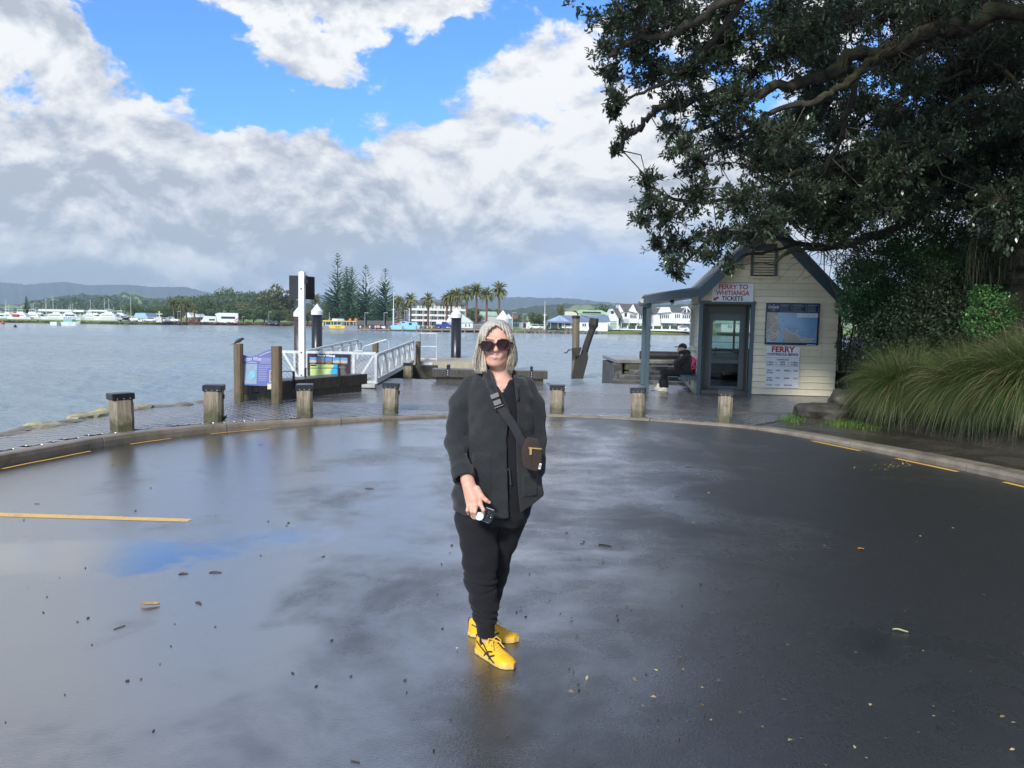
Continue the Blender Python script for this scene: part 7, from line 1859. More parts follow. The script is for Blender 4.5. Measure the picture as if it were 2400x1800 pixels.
me=blades('blades',pts-pts[0],np.stack([rg2.normal(-.25,.2,n),rg2.normal(-.5,.2,n),rg2.uniform(-.1,.25,n)],1),rg2.uniform(.4,.9,n),np.full(n,.7),rg2.uniform(.003,.005,n),rg2.uniform(0,.6,n),6);root=empty('hanging_grass',tuple(pts[0]),0,'long grass hanging from the cliff edge at the right','grass');obj('blades',me,foliage_mat('shaded hanging grass',(.020,.030,.010),(.07,.08,.03),.5,.2,0.0,.3),root,kind='stuff')
# cliff rocks
cliff=stone_mat('cliff rock',(.05,.042,.028),(.13,.11,.075),(.09,.10,.03),.5,.8)
cr_root=empty('cliff_face',tuple(v3(2400,660,13.2)),0,'mossy layered cliff rocks at the right edge','cliff')
for k,(px,py,w_,h_)in enumerate(((2392,610,.55,.28),(2400,655,.6,.22),(2405,690,.55,.25),(2396,725,.5,.2),(2440,640,.8,.5),(2460,720,.8,.45))):
    vs,fs=rock_mesh(random.Random(80+k),w_*.55,.5,h_*.7,2,.25);me=np_mesh('rock',vs,fs);obj('rock',me,cliff,cr_root,Vector(v3(px,py,13.3))-cr_root.location)
# boulder at the paving corner, with bright grass round it
g=G(1930,985,.05);vs,fs=rock_mesh(random.Random(5),.46,.34,.20,3,.3);bo=obj('boulder',np_mesh('boulder',vs,fs,False),stone_mat('mossy boulder',(.028,.025,.019),(.085,.075,.058),(.05,.055,.018),.4,.5),None,(g.x+.10,g.y+.30,.10),R(-20),label='slanted mossy boulder between the paving and the tussock',cat='rock')
g2_=G(1985,980,.05);vs,fs=rock_mesh(random.Random(15),.30,.3,.34,3,.2);obj('boulder',np_mesh('boulder',vs,fs,False),bo.data.materials[0],None,(g2_.x+.1,g2_.y+.3,.2),0,label='dark upright boulder touching the tussock',cat='rock')
grass_bright=foliage_mat('bright kerb grass',(.05,.11,.015),(.13,.24,.04),.5,.3,0.0)
pp=[];rg2=np.random.default_rng(14)
for(px,py,sx,n)in((1858,984,30,420),(1985,996,50,700),(2050,1004,40,260)):
    for k in range(n):q_=G(px+rg2.normal(0,sx*.5),py+rg2.normal(0,5),.05);pp.append(q_)
pp=np.array(pp);n=len(pp);me=blades('grass',pp,rg2.normal(0,.55,(n,3))+np.array([0,0,1.]),rg2.uniform(.03,.11,n),np.full(n,.2),rg2.uniform(.003,.006,n),rg2.random(n),3);obj('grass',me,grass_bright,kind='stuff')

# ---- litter on the wet road
rg2=np.random.default_rng(33);pp,sz=[],[]
for k in range(210):
    px,py=rg2.uniform(1300,2400),rg2.uniform(985,1790)
    if rg2.random()<.55:py=985+(rg2.random()**2)*300;px=rg2.uniform(1500,2400)
    q_=G(px,py,.006)
    if q_.x>5.6:continue
    pp.append(q_);sz.append(rg2.uniform(.012,.032))
for(px,py,n,s_)in((2090,1090,60,26),(2120,1088,40,20),(2060,1095,25,30)):
    for k in range(n):pp.append(G(px+rg2.normal(0,s_),py+rg2.normal(0,4),.006));sz.append(rg2.uniform(.01,.028))
pp=np.array(pp);n=len(pp);o_=rg2.normal(0,1,(n,3));o_[:,2]=rg2.uniform(0,.25,n);sz=np.array(sz)
me=leaves_mesh('leaf_litter',pp,o_,rg2.normal(0,.25,(n,3))+np.array([0,0,1.]),sz,sz*.28,rg2.random(n),-.3);lit=foliage_mat('fallen leaf',(.16,.09,.03),(.46,.38,.16),.5,.1,0.0)
obj('leaf_litter',me,lit,kind='stuff')
pp=[];sz=[]
for k in range(150):
    px,py=rg2.uniform(0,2100),1000+790*rg2.random()**1.3;q_=G(px,py,.004)
    if abs(q_.x)>5.2:continue
    pp.append(q_);sz.append(rg2.uniform(.003,.009)if rg2.random()<.88 else rg2.uniform(.015,.035))
pp=np.array(pp);n=len(pp);V_,F_,o_=[],[],0
for p,s_ in zip(pp,sz):
    a=rg2.uniform(0,3.14);w_=.003 if s_>.012 else s_*.6;c_,sn=math.cos(a),math.sin(a)
    for(x,y,z)in((-s_,-w_,0),(s_,-w_,0),(s_,w_,0),(-s_,w_,0),(-s_*.9,0,w_),(s_*.9,0,w_*1.2)):V_.append((p[0]+x*c_-y*sn,p[1]+x*sn+y*c_,p[2]-.002+z))
    F_+=[[o_+0,o_+1,o_+5,o_+4],[o_+2,o_+3,o_+4,o_+5],[o_+1,o_+2,o_+5,o_+5],[o_+3,o_+0,o_+4,o_+4]];o_+=6
me=np_mesh('debris',V_,[f if f[2]!=f[3]else f[:3]for f in F_]);obj('debris',me,M('wet bark crumbs',(.035,.022,.015),.6,.4,30),kind='stuff')
# single larger pieces
def curl(px,py,L,W,mat,label,ang,name='fallen_leaf'):
    g=G(px,py,.004);b=MB();n=7;vs=[]
    for i in range(n):
        t=i/(n-1);w_=W*math.sin(math.pi*min(.97,t*.9+.06));x=(t-.5)*L
        for k in range(5):s_=(k-2)/2;vs.append((x,s_*w_,.004+abs(s_)**2*W*.45+.003*math.sin(t*5)))
    fs=[[i*5+k,(i+1)*5+k,(i+1)*5+k+1,i*5+k+1]for i in range(n-1)for k in range(4)];b.add(vs,fs);o=b.build(name,mat);o.location=g;o.rotation_euler=(0,0,ang);props(o,label,'leaf')
curl(352,1419,.10,.022,M('rust leaf',(.34,.13,.05),.5,.5,20,col2=(.42,.26,.12)),'curled rusty leaf lying on the wet road at lower left',R(15))
curl(2110,1480,.075,.012,M('pale leaf',(.45,.46,.25),.5,.3,20),'pale yellow green leaf on the dark road at right',R(-20));curl(2018,1288,.05,.014,M('orange leaf',(.55,.26,.06),.5,.3,20),'small orange leaf on the dark road at right',R(10))
curl(1220,1425,.022,.008,M('cream leaf',(.6,.5,.35),.5,.3,20),'tiny cream leaf on the road right of the yellow shoes',0.3);curl(1072,1521,.018,.007,M('white petal',(.75,.74,.7),.5),'tiny white petal on the road left of the yellow shoes',1.0)
for(px,py,L,a,lab)in((1418,1278,.09,-20,'dark broken twig on the road right of the woman'),(505,1341,.07,8,'dark twig on the wet road at left'),(430,1344,.05,25,'thin crooked twig on the wet road at left'),(466,1413,.05,-30,'short twig right of the rusty leaf'),(866,1145,.08,5,'dark twig on the wet road left of the woman'),(1618,1094,.11,4,'dark stick on the road in front of the hut')):
    g=G(px,py,.003);b=MB();b.tube([(-L*.55,0,0),(-L*.1,.006,.003),(L*.55,-.005,0)],[.0035,.005,.003],5);o=b.build('twig',twig_m,None);o.location=g;o.rotation_euler=(0,0,R(a));props(o,lab,'twig')
# ================================================================== PEOPLE: implicit surfaces meshed on a grid
class Field:
    def __init__(s,xs,ys,zs):
        s.x,s.y,s.z=[np.asarray(a,np.float32)for a in(xs,ys,zs)];s.D=np.full((len(s.x),len(s.y),len(s.z)),1.0,np.float32)
    def win(s,lo,hi):
        return tuple(slice(max(0,np.searchsorted(a,l)-1),np.searchsorted(a,h)+1)for a,l,h in zip((s.x,s.y,s.z),lo,hi))
    def grid(s,w):return s.x[w[0]][:,None,None],s.y[w[1]][None,:,None],s.z[w[2]][None,None,:]
    def put(s,w,d,k,op='u'):
        A=s.D[w]
        if op=='u':
            if k>0:h=np.clip(.5+.5*(A-d)/k,0,1);s.D[w]=A*(1-h)+d*h-k*h*(1-h)
            else:s.D[w]=np.minimum(A,d)
        else:
            if k>0:h=np.clip(.5-.5*(A+d)/k,0,1);s.D[w]=A*(1-h)-d*h+k*h*(1-h)
            else:s.D[w]=np.maximum(A,-d)
    def cone(s,a,b,ra,rb,k=.02,op='u',sq=1.0):
        a,b=np.asarray(a,np.float32),np.asarray(b,np.float32);R_=max(ra,rb)+3*k+.02;w=s.win(np.minimum(a,b)-R_,np.maximum(a,b)+R_);X,Y,Z=s.grid(w);ba=b-a;L2=float(ba@ba)+1e-9
        t=np.clip(((X-a[0])*ba[0]+(Y-a[1])*ba[1]+(Z-a[2])*ba[2])/L2,0,1)
        d=np.sqrt((X-a[0]-ba[0]*t)**2+((Y-a[1]-ba[1]*t)/sq)**2+(Z-a[2]-ba[2]*t)**2)-(ra+(rb-ra)*t);s.put(w,d,k,op)
    def chain(s,pts,rads,k=.02,op='u',sq=1.0):
        for i in range(len(pts)-1):s.cone(pts[i],pts[i+1],rads[i],rads[i+1],k,op,sq)
    def ell(s,c,r,k=.02,op='u',rot=None):
        c,r=np.asarray(c,np.float32),np.asarray(r,np.float32);R_=r.max()+3*k+.02;w=s.win(c-R_,c+R_);X,Y,Z=s.grid(w);X,Y,Z=X-c[0],Y-c[1],Z-c[2]
        if rot is not None:m=np.array(rot.to_3x3().inverted()if hasattr(rot,'to_3x3')else rot,np.float32);X,Y,Z=m[0,0]*X+m[0,1]*Y+m[0,2]*Z,m[1,0]*X+m[1,1]*Y+m[1,2]*Z,m[2,0]*X+m[2,1]*Y+m[2,2]*Z
        k0=np.sqrt((X/r[0])**2+(Y/r[1])**2+(Z/r[2])**2);k1=np.sqrt((X/r[0]**2)**2+(Y/r[1]**2)**2+(Z/r[2]**2)**2)+1e-9;s.put(w,k0*(k0-1)/k1,k,op)
    def loft(s,rows,k=.02,op='u',e=2.0,cap=True):
        """rows: (z, cx, cy, rx, ry), any order"""
        rows=sorted(rows);a=np.array(rows,np.float32);z0,z1=a[0,0],a[-1,0];rm=a[:,3:].max()+.05
        w=s.win((a[:,1].min()-rm,a[:,2].min()-rm,z0-.08),(a[:,1].max()+rm,a[:,2].max()+rm,z1+.08));X,Y,Z=s.grid(w);zz=s.z[w[2]];I=lambda c:np.interp(zz,a[:,0],a[:,c]).astype(np.float32)[None,None,:]
        cx,cy,rx,ry=I(1),I(2),I(3),I(4);q=(np.abs((X-cx)/rx)**e+np.abs((Y-cy)/ry)**e)**(1/e);d=(q-1)*np.minimum(rx,ry)
        if cap:d=np.maximum(d,np.maximum(z0-Z,Z-z1))
        s.put(w,d,k,op)
    def noise(s,amp,scale,seed,n=14,st=(1,1,1)):
        rn=np.random.default_rng(seed);w=np.abs(s.D)<amp*4+.03;i=np.nonzero(w);p=np.stack([s.x[i[0]]*st[0],s.y[i[1]]*st[1],s.z[i[2]]*st[2]],1);v=np.zeros(len(p),np.float32)
        for _ in range(n):kv=rn.normal(0,1,3);kv*=scale*rn.uniform(.5,1.6)/np.linalg.norm(kv);v+=np.sin(p@kv+rn.uniform(0,6.28)).astype(np.float32)
        s.D[i]+=amp*v/math.sqrt(n)
    def mesh(s,name,smooth=True):
        D=s.D;S_=D<0;c=np.zeros(tuple(n-1 for n in D.shape),np.uint8)
        for dx_ in(0,1):
            for dy_ in(0,1):
                for dz_ in(0,1):c+=S_[dx_:D.shape[0]-1+dx_,dy_:D.shape[1]-1+dy_,dz_:D.shape[2]-1+dz_]
        act=(c>0)&(c<8);I,J,K=np.nonzero(act);n=len(I);idm=np.full(act.shape,-1,np.int32);idm[I,J,K]=np.arange(n)
        acc=np.zeros((n,3));cnt=np.zeros(n);co=(s.x,s.y,s.z)
        for ax in range(3):
            o1,o2=[a for a in range(3)if a!=ax]
            for u_ in(0,1):
                for v_ in(0,1):
                    a=[I,J,K];a=[q.copy()for q in a];a[o1]=a[o1]+u_;a[o2]=a[o2]+v_;b_=[q.copy()for q in a];b_[ax]=b_[ax]+1
                    d0,d1=D[a[0],a[1],a[2]],D[b_[0],b_[1],b_[2]];m=(d0<0)!=(d1<0);t=np.where(m,d0/np.where(m,d0-d1,1),0);P_=np.stack([co[q][a[q]].astype(float)for q in range(3)],1);P_[:,ax]+=t*(co[ax][b_[ax]]-co[ax][a[ax]]);acc[m]+=P_[m];cnt[m]+=1
        V=acc/cnt[:,None];Fs=[]
        for ax in range(3):
            o1,o2=[(1,2),(2,0),(0,1)][ax];sl0=[slice(None)]*3;sl1=[slice(None)]*3;sl0[ax]=slice(0,-1);sl1[ax]=slice(1,None);ch=S_[tuple(sl0)]!=S_[tuple(sl1)];e=np.argwhere(ch)
            ok=np.ones(len(e),bool)
            for o in(o1,o2):ok&=(e[:,o]>0)&(e[:,o]<D.shape[o]-1)
            e=e[ok];q=[]
            for(u_,v_)in((-1,-1),(0,-1),(0,0),(-1,0)):b_=e.copy();b_[:,o1]+=u_;b_[:,o2]+=v_;q.append(idm[b_[:,0],b_[:,1],b_[:,2]])
            q=np.stack(q,1);flip=~S_[e[:,0],e[:,1],e[:,2]];q[flip]=q[flip][:,::-1];Fs.append(q)
        F_=np.concatenate(Fs);F_=F_[(F_>=0).all(1)]
        # relax once along the surface
        E=np.concatenate([F_[:,[0,1]],F_[:,[1,2]],F_[:,[2,3]],F_[:,[3,0]]]);sm=np.zeros_like(V);ct=np.zeros(n);np.add.at(sm,E[:,0],V[E[:,1]]);np.add.at(ct,E[:,0],1);V=np.where(ct[:,None]>0,V*.55+.45*sm/np.maximum(ct,1)[:,None],V)
        s.V=V;return np_mesh(name,V,F_,smooth)
def cloth(name,c1,c2,rough=.9,rib=None,weave=600,bump=.3,sheen=.3,nscale=5):
    m,N,b=base_mat(name,rough,spec=.2);tc=N.new('ShaderNodeTexCoord');vec=S(m.node_tree,tc.outputs['Object']);x,y,z=N.sep(vec);a=N.noise(vec,nscale,5,.6);g=N.noise(vec,weave,3,.7);f2=N.noise(vec,120,4,.75)
    c=N.mix((a*.5+f2*.5).smooth(.3,.7),c1,c2);h=g
    if rib:
        wv=(z*(6.283/rib)+(N.noise(vec,14,3,.5)-.5)*7.0).sin()*.5+.5;h=wv*.5+f2*.6;c=N.mix(wv*.16,c,tuple(k*1.5 for k in c2))
    N.link(c,b.inputs['Base Color']);N.link(N.bump(h,bump,.004),b.inputs['Normal']);b.inputs['Sheen Weight'].default_value=sheen;b.inputs['Sheen Roughness'].default_value=.6;return m
W=lambda px,py,Y:np.array(P(px,py,Y))
Y0=3.62
wz=lambda py,Y=Y0:float(P(1165,py,Y).z)
def rowpx(py,xl_,xr_,Y,ry):a,c=W(xl_,py,Y),W(xr_,py,Y);return((a[2]+c[2])/2,(a[0]+c[0])/2,Y,(c[0]-a[0])/2,ry)
WO=Vector((-.08,3.64,0))
woman=empty('person',WO,0,'grey haired woman in dark cardigan, sunglasses and yellow shoes standing on the wet road','person')
def place(name,F,mat,parent=woman,origin=WO,smooth=True,fix=None):
    me=F.mesh(name,smooth);
    if fix:fix(me,F.V)
    v=(F.V-np.array(origin)).astype(np.float32);me.vertices.foreach_set('co',v.ravel());me.update();return obj(name,me,mat,parent)
# ---- body
ZF=np.concatenate([np.arange(-.02,.66,.010),np.arange(.66,.925,.0032),np.arange(.925,1.33,.009),np.arange(1.33,1.645,.0026)])
B=Field(np.arange(-.35,.21,.0033),np.arange(3.315,3.90,.0036),ZF)
HC=W(1165,806,3.60);tilt=R(6)
hr=Matrix.Rotation(tilt,3,'Y');tv=lambda dx_,dy_,dz_:HC+np.array(hr@Vector((dx_,dy_,dz_)))
B.ell(tv(0,.025,.030),(.071,.090,.086),.0);B.ell(tv(0,-.012,-.015),(.062,.078,.088),.02);B.ell(tv(0,-.026,-.068),(.050,.053,.038),.02)  # skull, face, jaw
B.cone(tv(-.050,.0,-.05),tv(-.016,-.060,-.084),.022,.018,.02);B.cone(tv(.050,.0,-.05),tv(.016,-.060,-.084),.022,.018,.02);B.ell(tv(0,-.072,-.086),(.017,.013,.014),.014)
for sx in(-1,1):
    B.ell(tv(.033*sx,-.066,-.026),(.022,.020,.020),.018);B.ell(tv(.031*sx,-.090,.010),(.016,.010,.011),.014,'s');B.cone(tv(.012*sx,-.086,.024),tv(.046*sx,-.070,.024),.006,.005,.016);B.ell(tv(.070*sx,.010,-.005),(.010,.020,.030),.008)
    B.cone(tv(.020*sx,-.086,-.030),tv(.036*sx,-.078,-.056),.0028,.003,.010,'s')  # smile folds
B.cone(tv(0,-.084,.014),tv(0,-.105,-.021),.0075,.0105,.010);B.ell(tv(0,-.106,-.026),(.0115,.011,.0095),.006)
for sx in(-1,1):B.ell(tv(.0115*sx,-.094,-.029),(.0075,.009,.007),.005);B.ell(tv(.006*sx,-.103,-.036),(.0032,.004,.0026),.002,'s')
B.ell(tv(0,-.080,-.053),(.032,.014,.020),.016)  # muzzle
B.cone(tv(-.029,-.079,-.049),tv(.0,-.0985,-.0545),.0012,.0020,.004,'s');B.cone(tv(.0,-.0985,-.0545),tv(.029,-.079,-.049),.0020,.0012,.004,'s')
B.cone(tv(-.022,-.080,-.0475),tv(.0,-.0925,-.050),.0022,.0030,.006);B.cone(tv(.0,-.0925,-.050),tv(.022,-.080,-.0475),.0030,.0022,.006);B.cone(tv(-.019,-.082,-.0605),tv(.0,-.0935,-.0635),.003,.0045,.005);B.cone(tv(.0,-.0935,-.0635),tv(.019,-.082,-.0605),.0045,.003,.005)
nb=W(1172,893,3.62);B.cone(HC+np.array([.0,.02,-.06]),nb,.052,.056,.03);B.ell(W(1172,907,3.62),(.105,.070,.040),.04)
B.loft([rowpx(900,1116,1228,Y0,.075),rowpx(950,1106,1240,Y0,.100),rowpx(1010,1105,1242,Y0,.11),rowpx(1090,1095,1250,Y0,.115),rowpx(1160,1085,1245,Y0,.115),rowpx(1200,1095,1235,Y0+.02,.10)],.03)
LA=[W(1108,918,3.64),W(1067,1035,3.565),W(1095,1124,3.405)];RA=[W(1232,910,3.64),W(1256,1035,3.65),W(1250,1100,3.60)]
B.chain(LA,[.028,.026,.027],.015);B.chain(RA,[.036,.034,.028],.02)
FL=[W(1122,1205,3.60),W(1132,1345,3.56),W(1140,1480,3.60),W(1142,1520,3.60)];BL_=[W(1184,1205,3.66),W(1154,1340,3.75),W(1136,1462,3.80),W(1134,1492,3.80)]
B.chain(FL,[.062,.045,.030,.028],.02);B.chain(BL_,[.056,.042,.030,.028],.02)
B.cone(W(1142,1526,3.60),W(1172,1546,3.53),.022,.014,.02);B.cone(W(1134,1497,3.80),W(1165,1500,3.79),.022,.014,.02)
# her right hand, back towards us, fingers closing over the phone
hy=3.365
wr=W(1096,1126,3.402);kn=[W(1098,1184,hy+.012),W(1106,1186,hy),W(1115.5,1184,hy-.004),W(1126,1180,hy+.002)]
for k_,(c_,r_)in enumerate(zip(kn,(.0105,.0115,.0118,.0115))):B.cone(wr+np.array([(k_-1.5)*.009,0,0]),c_,.0165,r_,.010)
B.cone(W(1098,1140,3.392),W(1111,1168,3.377),.022,.020,.012)
fing=[[(1097.5,1184),(1095.5,1196),(1098,1204)],[(1106.5,1187),(1106,1199),(1108,1209)],[(1116,1185),(1113.5,1200),(1114,1214)],[(1126,1181),(1133,1195),(1132.5,1207)]]
for f_,r_ in zip(fing,(.0078,.0086,.0088,.0086)):
    pts=[W(f_[0][0],f_[0][1],hy),W(f_[1][0],f_[1][1],hy-.016),W(f_[2][0],f_[2][1],hy+.002)];B.chain(pts,[r_*1.08,r_,r_*.88],.0035)
th=[W(1118,1146,3.385),W(1129,1163,3.372),W(1139.5,1172.5,3.368),W(1147,1177.5,3.372)];B.chain(th,[.016,.0115,.0092,.0075],.006)
# the other hand rests in the pocket
o=W(1244,1104,3.60);B.ell(o+np.array([0,-.02,-.05]),(.036,.018,.045),.015)
for k_ in range(4):B.chain([o+np.array([-.024+.016*k_,-.02,-.08]),o+np.array([-.022+.015*k_,-.028,-.115-.006*(k_ in(1,2))]),o+np.array([-.02+.014*k_,-.012,-.13])],[.009,.0085,.007],.004)
B.chain([o+np.array([-.03,-.02,-.035]),o+np.array([-.05,-.03,-.07]),o+np.array([-.048,-.03,-.095])],[.012,.010,.008],.006)
m,N,b=base_mat('skin',.48,spec=.45);_,tcol=N.attr('tint');tc=N.new('ShaderNodeTexCoord');vec=S(m.node_tree,tc.outputs['Object']);n_=N.noise(vec,45,5,.65);n2_=N.noise(vec,260,3,.6)
N.link(N.mix(n_.smooth(.3,.7)*.28,tcol,N.mix(1.0,tcol,(.84,.70,.64),'MULTIPLY')),b.inputs['Base Color']);b.inputs['Subsurface Weight'].default_value=.12;b.inputs['Subsurface Radius'].default_value=(.012,.005,.003);b.inputs['Subsurface Scale'].default_value=.6;N.link(N.bump(n2_,.18,.002),b.inputs['Normal']);skin=m
def tint(me,V):
    c=np.tile(np.array([.66,.385,.285]),(len(V),1));q=(V-HC)@np.array(hr)  # head frame
    hd=(V[:,2]>1.34)&(q[:,1]<-.03)
    def bl(cx,cz,rx,rz,col,a=1.0,ymax=-.05):
        w=np.exp(-(((q[:,0]-cx)/rx)**2+((q[:,2]-cz)/rz)**2))*hd*(q[:,1]<ymax)*a;c[:]=c*(1-w[:,None])+np.array(col)*w[:,None]
    bl(-.035,-.03,.02,.018,(.62,.28,.22),.6);bl(.035,-.03,.02,.018,(.62,.28,.22),.6);bl(0,-.03,.012,.012,(.60,.27,.21),.5);bl(0,-.085,.02,.012,(.60,.31,.24),.4)
    for sx in(-1,1):bl(.031*sx,.010,.016,.009,(.34,.18,.14),.8)
    bl(0,-.0485,.022,.0034,(.44,.14,.12),.95);bl(0,-.0610,.019,.0042,(.46,.15,.13),.95)
    zc2=-.0545+.0055*(q[:,0]/.027)**2;t=(np.abs(q[:,0])<.023)&(np.abs(q[:,2]-zc2)<.0029)&hd&(q[:,1]<-.07);c[t]=(.60,.50,.45)
    hnd=V[:,2]<1.0;c[hnd]=np.array([.64,.36,.26])
    tip=np.zeros(len(V),bool)
    for e in(th[-1],):tip|=(np.linalg.norm(V-(e+np.array([.002,-.006,.001])),axis=1)<.0065)
    c[tip]=(.70,.50,.44);vrgb(me,'tint',c)
place('body',B,skin,fix=tint)
# ---- hair
zr=lambda py:wz(py,3.60)
H_=Field(np.arange(-.21,.05,.0026),np.arange(3.46,3.78,.0034),np.arange(zr(885),zr(742),.0026))
OUT=[(749,1152,1178),(753,1142,1185),(759,1134,1190),(772,1126.5,1197),(788,1122,1203),(807,1117.5,1208),(824,1114,1211.5),(841,1110,1212.5),(852,1108,1210.5),(862,1110,1206),(869,1113,1200),(873,1117,1195)]
rows=[]
for py,a,c in OUT:
    r_=rowpx(py,a,c,3.612,.0);zz=r_[0];dep=float(np.interp(py,[749,753,759,772,790,840,873],[.04,.062,.08,.098,.108,.100,.085]));rows.append((zz,r_[1],3.615,r_[3],dep))
H_.loft(rows,0,e=2.25);
# part the front open over the face: columns between the two curtains
INN=[(764,1161,1165),(769,1151,1175),(778,1143,1184),(790,1137.5,1190),(800,1136.5,1192),(812,1134.5,1195.5),(826,1135,1195),(840,1137,1191),(856,1140,1188.5),(880,1142,1187)]
zi=np.array([zr(p)for p,_,_ in INN])[::-1];xl_i=np.array([W(a,p,3.52)[0]for p,a,_ in INN])[::-1];xr_i=np.array([W(c,p,3.52)[0]for p,_,c in INN])[::-1]
X,Y,Z=H_.grid((slice(None),)*3);xl_z=np.interp(H_.z,zi,xl_i)[None,None,:];xr_z=np.interp(H_.z,zi,xr_i)[None,None,:]
yback=np.where(H_.z<zr(850),3.64,3.585)[None,None,:]
cut=np.maximum(np.maximum(xl_z-X,X-xr_z),Y-yback);cut=np.maximum(cut,Z-zr(763));H_.D=np.maximum(H_.D,-cut.astype(np.float32))
ncut=np.sqrt((X-nb[0])**2+(Y-nb[1])**2)-.058;ncut=np.maximum(ncut,Z-zr(852));H_.D=np.maximum(H_.D,-ncut.astype(np.float32))
# locks: grooves that run down from the parting, ends of uneven length
ang=np.arctan2(Y-3.615,X-HC[0])+0*Z;lock=(.0030*np.sin(ang*46+6*np.sin(ang*3)+Z*9)+.0022*np.sin(ang*97+Z*14+2.0));near=np.abs(H_.D)<.02
fadeg=np.clip((zr(752)-Z)/.03,0.1,1);H_.D=H_.D+np.where(near,lock*fadeg,0).astype(np.float32)
endz=zr(868)+.014*np.sin(ang*11+1)+.008*np.sin(ang*29)+.012*(X-HC[0])/.05;H_.D=np.maximum(H_.D,(endz-Z).astype(np.float32))
def hair_mat():
    m,N,b=base_mat('grey blonde hair',.42,spec=.4);tc=N.new('ShaderNodeTexCoord');vec=S(m.node_tree,tc.outputs['Object']);x,y,z=N.sep(vec)
    st=N.noise(N.map(vec,(170,170,9)),1.0,5,.7,.4);st2=N.noise(N.map(vec,(45,45,3)),1.0,4,.6,.6);zl=(z-1.37)*4.0
    c=N.mix((st*.65+st2*.45).smooth(.36,.68),(.24,.20,.15),(.64,.57,.455));c=N.mix(zl.smooth(.45,1.0)*.65,c,N.mix(st.smooth(.3,.7),(.27,.26,.25),(.55,.53,.515)));N.link(c,b.inputs['Base Color']);N.link(N.bump(st,.75,.006),b.inputs['Normal']);b.inputs['Anisotropic'].default_value=.5;return m
hairm=hair_mat();hair=place('hair',H_,hairm)
rn=np.random.default_rng(2);b=MB()
for k in range(130):
    side=-1 if k%2 else 1;py0=rn.uniform(775,840);f=float(np.interp(py0,[p for p,_,_ in OUT],[a if side<0 else c for _,a,c in OUT]))-side*rn.uniform(0,13);y_=3.60-rn.uniform(.02,.085);py1=rn.uniform(855,877);f1=float(np.interp(min(py1,870),[p for p,_,_ in OUT],[a if side<0 else c for _,a,c in OUT]))-side*rn.uniform(-4,18)
    p0,p2=W(f,py0,y_),W(f1,py1,y_-rn.uniform(-.02,.02));p1=(p0+p2)/2+np.array([side*rn.uniform(-.002,.006),-.003,0]);b.tube([Vector(p)-WO for p in(p0,p1,p2)],[.0012,.0016,.0005],3,False)
b.build('stray_hair',hairm,hair,True,kind='stuff')
# ---- black top
T_=Field(np.arange(-.28,.14,.005),np.arange(3.44,3.82,.005),np.arange(wz(1150),wz(868),.005))
T_.loft([rowpx(893,1126,1222,Y0,.080),rowpx(915,1108,1236,Y0,.104),rowpx(950,1104,1242,Y0,.120),rowpx(1010,1106,1242,Y0,.126),rowpx(1090,1092,1254,Y0,.132),rowpx(1130,1090,1252,Y0,.13),rowpx(1148,1092,1250,Y0,.13)],.02)
T_.ell(W(1172,896,3.63),(.115,.075,.03),.03)
X,Y,Z=T_.grid((slice(None),)*3);vb=W(1177.5,921,3.5);vl,vr_=W(1144,872,3.5),W(1203,872,3.5);zz=T_.z;xl_z=np.interp(zz,[vb[2],vl[2]],[vb[0],vl[0]])[None,None,:];xr_z=np.interp(zz,[vb[2],vr_[2]],[vb[0],vr_[0]])[None,None,:]
cut=np.maximum(np.maximum(np.maximum(xl_z-X,X-xr_z),vb[2]-Z),Y-3.66);T_.D=np.maximum(T_.D,-cut.astype(np.float32));ncut=np.sqrt((X-nb[0])**2+(Y-nb[1])**2)-.062;T_.D=np.maximum(T_.D,-np.maximum(ncut,wz(905)-Z).astype(np.float32));T_.noise(.003,30,3,st=(1,1,.5))
top_m=cloth('black jersey',(.008,.008,.011),(.014,.014,.018),.85,None,700,.15,.05);place('top',T_,top_m)
# ---- trousers
Q=Field(np.arange(-.32,.15,.0055),np.arange(3.40,3.95,.0055),np.arange(.03,wz(1125),.0055))
Q.loft([rowpx(1125,1098,1246,Y0,.125),rowpx(1160,1080,1250,Y0,.135),rowpx(1200,1072,1242,Y0+.01,.135),rowpx(1222,1075,1232,Y0+.02,.12)],0)
Q.loft([rowpx(1190,1064,1168,3.60,.105),rowpx(1230,1069,1168,3.595,.100),rowpx(1270,1077,1167,3.59,.094),rowpx(1310,1085,1167,3.575,.090),rowpx(1348,1090,1167,3.57,.087),rowpx(1386,1094,1167,3.58,.084),rowpx(1420,1100,1167,3.585,.080),rowpx(1446,1106,1167,3.59,.074),rowpx(1458,1113,1164,3.595,.058),rowpx(1474,1118,1162,3.60,.050),rowpx(1490,1119,1161,3.60,.049)],.012)
Q.loft([rowpx(1185,1140,1241,3.67,.105),rowpx(1225,1140,1228,3.69,.102),rowpx(1263,1138,1216,3.71,.096),rowpx(1305,1130,1203,3.73,.090),rowpx(1348,1122,1188,3.75,.084),rowpx(1398,1115,1171,3.78,.076),rowpx(1440,1112,1161,3.80,.066),rowpx(1458,1116,1156,3.80,.052),rowpx(1478,1117,1153,3.80,.048)],.010)
Q.noise(.0065,26,7,st=(1.0,1.0,1.5));Q.noise(.0035,60,8,st=(.6,.6,1.5))
X,Y,Z=Q.grid((slice(None),)*3)
for(py,am)in((1352,.009),(1366,.011),(1379,.008),(1430,.010),(1444,.012)):  # knee and ankle creases
    zc=wz(py,3.57);Q.D+=(am*np.exp(-((Z-zc-.22*(X+.08)*(1 if py%2 else-1))/.007)**2)*(Y<3.62)*(X<-.02)).astype(np.float32)
trm=cloth('black trouser knit',(.007,.007,.009),(.014,.014,.017),.85,None,500,.2,.05);tro=place('trousers',Q,trm)
b=MB();
